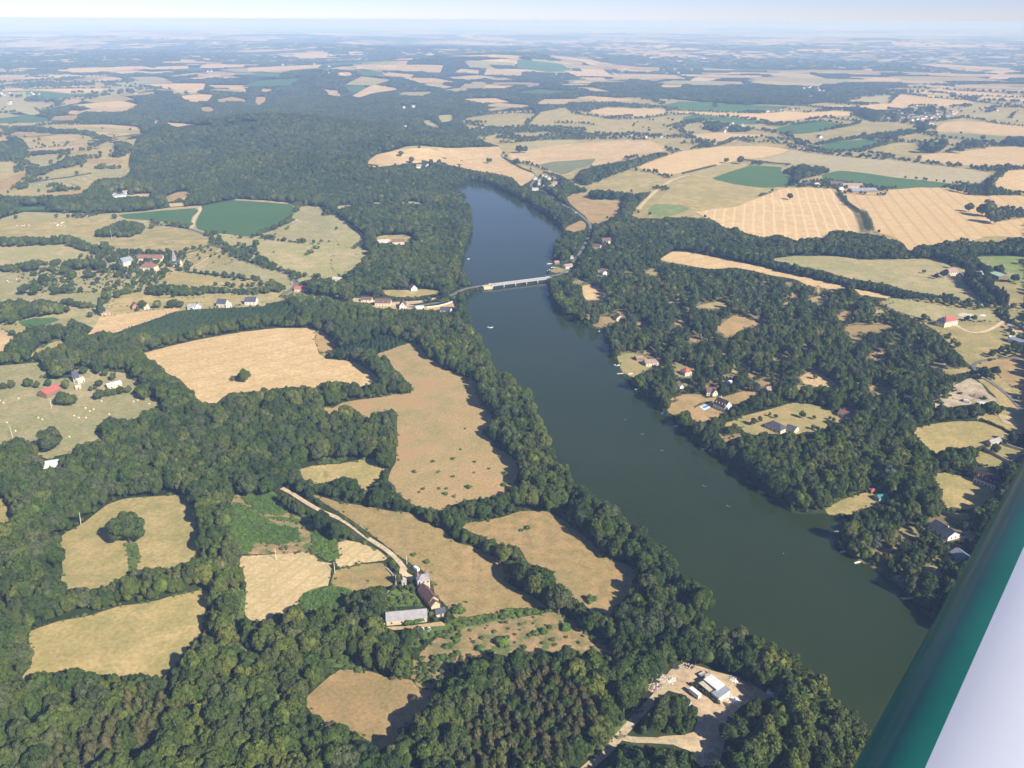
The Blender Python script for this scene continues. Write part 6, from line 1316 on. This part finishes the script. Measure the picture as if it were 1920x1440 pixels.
wall_line(Q7(640, 1020, (585, 330), (640, 380), (680, 440)), 1.0, .5, 'short stone wall between the farm paddock and the track')
wall_line(Q7(640, 480, (1100, 668), (1250, 650), (1400, 610), (1440, 590)), 1.6, .6, 'pale retaining wall along the road near the bridge', 'retaining_wall', WALLM['cream'])
POLEW = paint_mat('pale_concrete_pole', (.72, .68, .58), .1)
def pole(u, v, h, label, tilt=0.0):
    p = gp(u, v); r = empty('utility_pole', p, random.uniform(0, 3), label, 'utility pole', 'utility poles along the fields'); m = MB(); m.tube((0, 0, -.4), (tilt, 0, h), .2, .12, 8); m.build('pole', POLEW, r)
    m = MB(); m.box(tilt - .05, -.7, h - .35, tilt + .05, .7, h - .25); m.build('crossarm', METAL, r)
    for y in (-.6, 0, .6): m = MB(); m.tube((tilt, y, h - .24), (tilt, y, h - .02), .05, .03, 6); m.build('insulator', FRAMEM, r)
pole(742.8, 1099, 7.8, 'pale pole at the corner of the farm garden'); pole(518, 1050, 7.5, 'pale pole at the top edge of the stubble field'); pole(628, 1075, 7.8, 'pale pole between the stubble field and the paddock')
pole(151.7, 983, 8.5, 'leaning pole at the top corner of the upper dry pasture', .6); pole(96.7, 766, 8.5, 'pole in the meadow in front of the red barn', .3); pole(23.3, 819, 9, 'pole at the left edge of the bale meadow', .2); pole(210, 449, 18, 'tall mast above the church hamlet'); pole(763, 1058, 6, 'thin pole beside the farm track')

# ------------------------------------------------------------------ bales and cattle
BALEM = paint_mat('straw', (.66, .55, .32), .18, 3.0); mb = MB(); n_ = 20
mb.loft([[(x, r_ * math.cos(2 * PI * i / n_), .65 + r_ * math.sin(2 * PI * i / n_)) for i in range(n_)] for x, r_ in ((-.62, .1), (-.62, .58), (-.56, .65), (.56, .65), (.62, .58), (.62, .1))]); BALE = mb.mesh('hay_bale', [BALEM], True)
bales = [q7(40, 660, *p) for p in ((825, 730), (930, 745), (880, 768), (680, 828), (738, 854), (832, 854), (1130, 808), (1030, 640), (1445, 645), (1495, 627), (1645, 672), (222, 852), (270, 876), (620, 1098))] + T('D', '0,815 105,805 40,940 88,987 20,830')
for i, (u, v) in enumerate(bales):
    o = bpy.data.objects.new('hay_bale', BALE); link(o); o.location = gp(u, v); o.rotation_euler = (0, 0, random.uniform(0, 3.1)); w_ = 'in the bale meadow below the white roofed shed' if u > 190 else ('in the middle of the bale meadow' if u > 125 else 'at the left edge of the bale meadow'); tag(o, 'round straw bale lying ' + w_, 'hay bale', 'round bales ' + w_)
COWM = paint_mat('cream_hide', (.78, .74, .64), .08)
def cow_mesh():
    m = MB(); n = 12
    def el(x, z, ry, rz): return [(x, ry * math.cos(2 * PI * i / n), z + rz * math.sin(2 * PI * i / n)) for i in range(n)]
    m.loft([el(-1.0, 1.1, .12, .16), el(-.92, 1.08, .28, .34), el(-.55, 1.02, .34, .40), el(0, .98, .37, .42), el(.5, 1.0, .33, .42), el(.8, 1.12, .22, .32), el(1.05, 1.2, .15, .22), el(1.25, 1.22, .14, .17), el(1.45, 1.12, .11, .13), el(1.6, 1.02, .08, .08)])
    for x, y in ((-.78, .2), (-.78, -.2), (.6, .2), (.6, -.2)): m.tube((x, y, .85), (x + (.08 if x < 0 else -.02), y, .42), .13, .075, 8); m.tube((x + (.08 if x < 0 else -.02), y, .42), (x, y, 0), .075, .06, 8)
    for s in (-1, 1): m.tube((1.22, s * .1, 1.3), (1.18, s * .3, 1.34), .05, .02, 6); m.tube((1.28, s * .08, 1.36), (1.32, s * .2, 1.5), .03, .01, 6)
    m.tube((-1.0, 0, 1.2), (-1.1, 0, .55), .035, .03, 6); return m.mesh('cow', [COWM], True)
COW = cow_mesh(); rc = random.Random(6); cows = []
for i in range(7): cows.append((rc.uniform(32, 62), rc.uniform(421.5, 425), 'in the left half of the pasture before the dark copse'))
for i in range(16): cows.append((rc.gauss(113, 7), rc.uniform(417.5, 426), 'in the herd before the dark copse'))
for i in range(6): cows.append((rc.uniform(547, 565), rc.uniform(413, 419), 'in the pasture right of the big green crop'))
for i in range(24): t = rc.random(); cows.append((75 + t * 160 + rc.uniform(-10, 10), 346 - t * 24 + rc.uniform(-4, 4), 'in the bright far meadow'))
for i in range(5): cows.append((rc.uniform(10, 45), rc.uniform(520, 531), 'in the pasture at the left edge'))
for u, v, w_ in cows:
    o = bpy.data.objects.new('cow', COW); link(o); o.location = gp(u, v); o.rotation_euler = (0, 0, rc.uniform(0, 6.2)); o.scale = (1.0,) * 3; tag(o, 'cream white cow standing ' + w_, 'cow', 'white cattle ' + w_)

# ------------------------------------------------------------------ bridge
a, b = gp(924, 541), gp(1030, 527.5); d = (b - a); L = d.length; br = empty('road_bridge', a, math.atan2(d.y, d.x), 'pale concrete road bridge on four piers across the lake', 'bridge')
DH = 3.4; W_ = 7.6
m = MB(); m.box(-2, 0, DH - .65, L + 4, W_, DH); m.build('deck', CONC, br); m = MB(); m.box(-2, .9, DH + .004, L + 4, W_ - .9, DH + .03); m.build('roadway', paint_mat('pale_road_surface', (.42, .40, .37), .1, .3), br)
for y in (.02, W_ - .28): m = MB(); m.box(-2, y, DH + .004, L + 4, y + .25, DH + .7); m.build('parapet', CONC, br)
for u, v in ((945.6, 538.2), (968, 536), (989.7, 534), (1011, 531.5)):
    q = br.matrix_basis.inverted() @ gp(u, v); m = MB(); m.hexa([(q.x - .6, .6, -2), (q.x + .6, .6, -2), (q.x + .6, W_ - .6, -2), (q.x - .6, W_ - .6, -2)], [(q.x - .6, .6, DH - 1.21)] + [(q.x + .6, .6, DH - 1.21), (q.x + .6, W_ - .6, DH - 1.21), (q.x - .6, W_ - .6, DH - 1.21)]); m.box(q.x - .9, .2, DH - 1.2, q.x + .9, W_ - .2, DH - .655); m.build('pier', CONC, br)
m = MB(); m.box(-12, -1.2, -2, -.5, W_ + 1.2, DH - 1.0); m.box(-1.6, -1.4, DH - 1.0, .4, -.1, DH + .9); m.box(-1.6, W_ + .1, DH - 1.0, .4, W_ + 1.4, DH + .9); m.box(-12, .05, DH - .99, -2.01, W_ - .05, DH - .01); m.build('abutment', WALLM['stone'], br)
m = MB(); m.box(L - 2, -.8, -2, L + 8, W_ + .8, DH - .92); m.build('abutment', WALLM['stone'], br)

# ------------------------------------------------------------------ boats, jetties, pool, buoys
def boat(u1, v1, u2, v2, label, paint=None, cabin=False, ln=4.4):
    a, b = gp(u1, v1), gp(u2, v2); r = empty('motor_boat' if cabin else 'rowing_boat', ((a.x + b.x) / 2, (a.y + b.y) / 2, .12), math.atan2(b.y - a.y, b.x - a.x), label, 'boat'); paint = paint or WHITEP; h = ln / 2
    sec = [(-1, .62, .5), (-.5, .75, .5), (.1, .74, .52), (.6, .5, .6), (.9, .18, .7), (1, .02, .74)]
    m = MB(); m.loft([[(x * h, -w_, z), (x * h, -w_ * .6, .02 + (z - .5) * .6), (x * h, w_ * .6, .02 + (z - .5) * .6), (x * h, w_, z), (x * h, w_ * .86, z), (x * h, w_ * .5, .16 + (z - .5)), (x * h, -w_ * .5, .16 + (z - .5)), (x * h, -w_ * .86, z)] for x, w_, z in sec]); m.build('hull', paint, r)
    for x in (-.45, .15): m = MB(); m.box(x * h - .15, -.6, .36, x * h + .15, .6, .41); m.build('seat', WOOD, r)
    if cabin: m = MB(); m.hexa([(-.2 * h, -.55, .5), (.5 * h, -.42, .5), (.5 * h, .42, .5), (-.2 * h, .55, .5)], [(-.15 * h, -.45, 1.25), (.25 * h, -.36, 1.2), (.25 * h, .36, 1.2), (-.15 * h, .45, 1.25)]); m.build('cabin', WHITEP, r); m = MB(); m.box(-h - .25, -.15, .3, -h + .05, .15, .95); m.build('outboard_motor', BLACKP, r)
z8 = lambda x, y: (880 + x / 6.857, 440 + y / 6.857); z9 = lambda x, y: (1080 + x / 6.857, 560 + y / 6.857)
boat(*z8(235, 1192), *z8(270, 1200), 'small white boat out on the water below the bridge, left of its pair'); boat(*z8(268, 1202), *z8(300, 1195), 'small white boat out on the water below the bridge, right of its pair')
boat(*z9(295, 425), *z9(335, 415), 'white boat moored below the shore poplars'); boat(*z9(385, 600), *z9(420, 595), 'white boat in the shade of the bank below the shore poplars')
boat(*z9(475, 858), *z9(520, 868), 'blue and white motor boat by the pale pontoon', BLUEP, True); boat(*z9(520, 868), *z9(560, 862), 'white motor boat beside the blue one by the pale pontoon', None, True)
boat(*z9(685, 975), *z9(720, 968), 'small pale boat under the trees right of the pale pontoon'); boat(*z9(770, 1170), *z9(812, 1163), 'white boat alone in the shade below the dark tall trees')
fz = lambda x, y: (1280 + x / 3, 480 + y / 3); ez_ = lambda x, y: (640 + x / 3, 480 + y / 3)
boat(*ez_(1800, 888), *ez_(1828, 884), 'blue covered boat at the bare lakeside lawn', BLUEP, True); boat(*ez_(1870, 960), *ez_(1893, 957), 'white boat moored below the bare lakeside lawn')
boat(*z8(995, 728), *z8(1035, 722), 'white boat just below the right end of the bridge'); boat(878 - 1.5, 486.5, 878 + 2.5, 485.6, 'white boat alone by the left shore above the bridge')
for i, (x, y, lb) in enumerate(((1060, 238, 'topmost white boat at the moorings above the bridge'), (1030, 295, 'small white boat under the topmost at the moorings above the bridge'), (1020, 378, 'long white boat in the middle of the moorings above the bridge'), (1065, 375, 'white boat on the landward side in the middle of the moorings'), (1075, 425, 'white boat by the jetty at the moorings above the bridge'), (1025, 462, 'white boat nearest the bridge at the moorings'))): boat(*z8(x - 22, y + 2), *z8(x + 24, y - 2), lb, None, i in (2, 5), 5.5)
boat(*q5(530, 832), *q5(552, 828), 'pale boat in the shade under the yellow green trees by the wing'); boat(*q5(672, 942), *q5(700, 935), 'pale boat in deep shade on the right shore near the wing')
def jetty(pts, w, label, name='jetty', mat=None, z=.55):
    a, b = gp(*pts[0]), gp(*pts[1]); d = b - a; L = d.length; r = empty(name, a, math.atan2(d.y, d.x), label, name.split('_')[-1])
    m = MB(); n = max(4, int(L / .5))
    for k in range(n): m.box(L * k / n, -w / 2, z - .06, L * (k + .92) / n, w / 2, z)
    m.build('deck', mat or WOOD, r)
    for k in range(max(2, int(L / 2.5)) + 1):
        x = L * k / max(2, int(L / 2.5))
        for s in (-1, 1): m = MB(); m.tube((x, s * (w / 2 - .1), -1.2), (x, s * (w / 2 - .1), z + .35), .08, .08, 8); m.build('post', WOOD, r)
jetty([q5(408, 632), q5(480, 628)], .9, 'narrow pale jetty reaching into the shade from the white platform'); jetty([q5(480, 632), q5(528, 630)], 3.0, 'square white platform at the inner end of the narrow jetty', 'bathing_platform', WHITEP)
jetty([q5(600, 545), q5(688, 542)], 3.6, 'reddish timber platform on the shore left of the garden trees', 'timber_platform', paint_mat('reddish_boards', (.42, .24, .17), .2))
jetty([q5(992, 1108), q5(1055, 1090)], .8, 'thin jetty running out from the white block on the shore'); jetty([q5(1055, 1090), q5(1108, 1068)], 2.2, 'white landing stage on the shore under the dark conifers', 'landing_stage', WHITEP)
jetty([q5(1118, 1300), q5(1235, 1290)], 2.0, 'pale weathered pontoon nearest the boat hut by the wing', 'pontoon', paint_mat('weathered_boards', (.55, .50, .42), .2)); jetty([z9(530, 972), z9(632, 965)], 2.6, 'long pale pontoon on the right shore by the motor boats', 'pontoon', paint_mat('pale_boards', (.58, .52, .40), .2))
jetty([q5(-900, 0), q5(-860, -4)], 3.0, 'small white raft moored off the wooded right shore', 'raft', WHITEP) if False else jetty([(1315, 843.5), (1324, 842)], 2.6, 'small white raft moored off the wooded right shore', 'raft', WHITEP)
jetty([z8(1050, 485), z8(1100, 478)], 1.2, 'short jetty at the moorings above the bridge')
r = empty('swimming_pool', gp(1322, 764.5), 0, 'rectangular blue swimming pool in a white terrace beside the dormer house', 'swimming pool')
def quad_part(name, corners, z0, z1, mat):
    P = [gp(u, v) - r.location for u, v in corners]; a_ = sum(P[i].x * P[(i + 1) % 4].y - P[(i + 1) % 4].x * P[i].y for i in range(4)); P = P if a_ > 0 else P[::-1]
    m = MB(); m.hexa([(p.x, p.y, z0) for p in P], [(p.x, p.y, z1) for p in P]); m.build(name, mat, r)
quad_part('terrace', [(1311, 764), (1325, 758.5), (1333.5, 763), (1319.5, 770)], -.2, .55, WHITEP)
POOLM, pn_, pb_ = new_mat('pool_water', .08, .5); pb_.inputs['Base Color'].default_value = (.08, .30, .62, 1)
quad_part('water', [(1315.5, 764), (1324.5, 760.6), (1329, 763), (1320, 767)], -.1, .57, POOLM)
by = MB(); n_ = 10; by.loft([[(k * math.cos(2 * PI * i / n_), k * math.sin(2 * PI * i / n_), z) for i in range(n_)] for z, k in ((-.15, .06), (-.08, .18), (.06, .2), (.2, .14), (.28, .04))]); BUOY = by.mesh('mooring_buoy', [WHITEP], True)
for u, v in [fz(115, 1293), fz(127, 1297), fz(250, 1405), fz(262, 1409), ez_(1688, 1002), ez_(1697, 1003), ez_(1798, 1096), ez_(1808, 1094), ez_(1597, 921), (1469, 1038)] + T('B', '725,1085 745,1092 770,1108 795,1106 850,1095 880,1098'):
    o = bpy.data.objects.new('mooring_buoy', BUOY); link(o); p = gp(u, v); o.location = (p.x, p.y, .1); w_ = 'at the head of the lake' if v < 400 else ('on the open water below the garden shore' if v > 900 else 'on the open water beside the bare lawn'); tag(o, 'small white buoy floating ' + w_, 'buoy', 'white buoys ' + w_)

# ------------------------------------------------------------------ aircraft wing beside the camera
GREENP, gn_, gb2 = new_mat('green_aircraft_paint', .4, .12)
tcg = gn_.nodes.new('ShaderNodeTexCoord'); rg = ramp(gn_, [(.3, (.020, .200, .150)), (.7, (.035, .250, .190))]); gn_.links.new(noise(gn_, tcg.outputs['Object'], 2.5, 5, .65), rg.inputs['Fac']); gn_.links.new(rg.outputs['Color'], gb2.inputs['Base Color']); gb2.inputs['Coat Weight'].default_value = .2; gb2.inputs['Coat IOR'].default_value = 1.3; gb2.inputs['Coat Roughness'].default_value = .04; gb2.inputs['Specular IOR Level'].default_value = .1
SKINP = paint_mat('white_aircraft_paint', (.68, .70, .77), .03, 1.5, .25, .4)
cam_dir = lambda v: Vector(R3 @ np.array(v))
def campt(u, v, depth): return Vector((0, 0, CAMH)) + cam_dir(((u - 960) / FPX * depth, -(v - 720) / FPX * depth, -depth))
WD = cam_dir((.833, .329, -1.0)).normalized(); WC = WD.cross(Vector((0, 0, 1))).normalized(); WU = WC.cross(WD).normalized()
W0 = campt(1600, 1440, 1.6); CH, TH = 1.45, .235
def foil(t):                                                     # t -1..1 : lower trailing edge .. nose .. upper trailing edge
    x = t * t; y = 5 * TH * (.2969 * math.sqrt(x) - .126 * x - .3516 * x ** 2 + .2843 * x ** 3 - .1015 * x ** 4)
    return x * CH, (y if t >= 0 else -y * .75) * CH
wr_ = empty('aircraft_wing', W0, 0, 'green and white aircraft wing at the right edge, seen from above along its leading edge', 'wing')
def wing_part(name, t0, t1, n, mat):
    ts = np.linspace(t0, t1, n); V = []; S_ = [-1.3, -.6, 0, .6, 1.4, 2.4, 3.6, 5.0, 6.2]
    for s_ in S_:
        for t in ts: x, y = foil(float(t)); V.append(tuple(WD * s_ + WC * x + WU * y))
    k = len(ts); Fq = [(i * k + j, i * k + j + 1, (i + 1) * k + j + 1, (i + 1) * k + j) for i in range(len(S_) - 1) for j in range(k - 1)]
    link(bpy.data.objects.new(name, np_mesh(name, V, Fq, [mat], smooth_=True)), wr_)
wing_part('leading_edge', -.42, GREEN_T, 40, GREENP); wing_part('upper_skin', GREEN_T, 1.0, 40, SKINP); wing_part('lower_skin', -1.0, -.42, 24, SKINP)
HAZE, SKY, SUN, EXPO = 1.0 / 7600, .076, 5.1, .65
# ------------------------------------------------------------------ air, sky, sun
EL, AZ = math.radians(35), math.radians(135)      # sun to the right of and behind the camera (azimuth clockwise from +Y)
ext = 43000.0
hb = MB(); hb.box(-ext, -ext, -260, ext, ext, 303.0)
hm = bpy.data.materials.new('haze'); hm.use_nodes = True; hn = hm.node_tree; hn.nodes.clear()
ho = hn.nodes.new('ShaderNodeOutputMaterial'); hv = hn.nodes.new('ShaderNodeVolumePrincipled')
hv.inputs['Color'].default_value = (.40, .60, 1.0, 1); hv.inputs['Absorption Color'].default_value = (.52, .54, .9, 1); hv.inputs['Density'].default_value = HAZE; hv.inputs['Anisotropy'].default_value = -.12
hn.links.new(hv.outputs[0], ho.inputs['Volume'])
tag(hb.build('haze', hm), kind='stuff')
w = bpy.data.worlds.new('World'); SC.world = w; w.use_nodes = True; wn = w.node_tree
bg = wn.nodes['Background']; sk = wn.nodes.new('ShaderNodeTexSky'); sk.sky_type = 'NISHITA'; sk.sun_disc = False
sk.sun_elevation = EL; sk.sun_rotation = AZ; sk.altitude = 4000; sk.air_density = 1.0; sk.dust_density = 1.5; sk.ozone_density = 1.5
wn.links.new(mixc(wn, 1.0, sk.outputs[0], (.89, .84, 1.06), 'MULTIPLY'), bg.inputs['Color']); bg.inputs['Strength'].default_value = SKY
sd = bpy.data.lights.new('sun', 'SUN'); sd.energy = SUN; sd.angle = math.radians(.55); sd.color = (1.0, .94, .85)
so = bpy.data.objects.new('sun', sd); COL.objects.link(so)
sdir = Vector((math.sin(AZ) * math.cos(EL), math.cos(AZ) * math.cos(EL), math.sin(EL)))
so.rotation_euler = sdir.to_track_quat('Z', 'Y').to_euler()
SC.render.engine = 'CYCLES'
c = SC.cycles; c.max_bounces = 6; c.diffuse_bounces = 2; c.glossy_bounces = 3; c.transmission_bounces = 2; c.volume_bounces = 2; c.transparent_max_bounces = 4
c.use_adaptive_sampling = True; c.adaptive_threshold = .02; c.use_denoising = True; c.denoiser = 'OPENIMAGEDENOISE'; c.denoising_input_passes = 'RGB_ALBEDO_NORMAL'
vs_ = SC.view_settings; vs_.view_transform = 'Standard'; vs_.look = 'None'; vs_.exposure = EXPO; vs_.gamma = 1.0
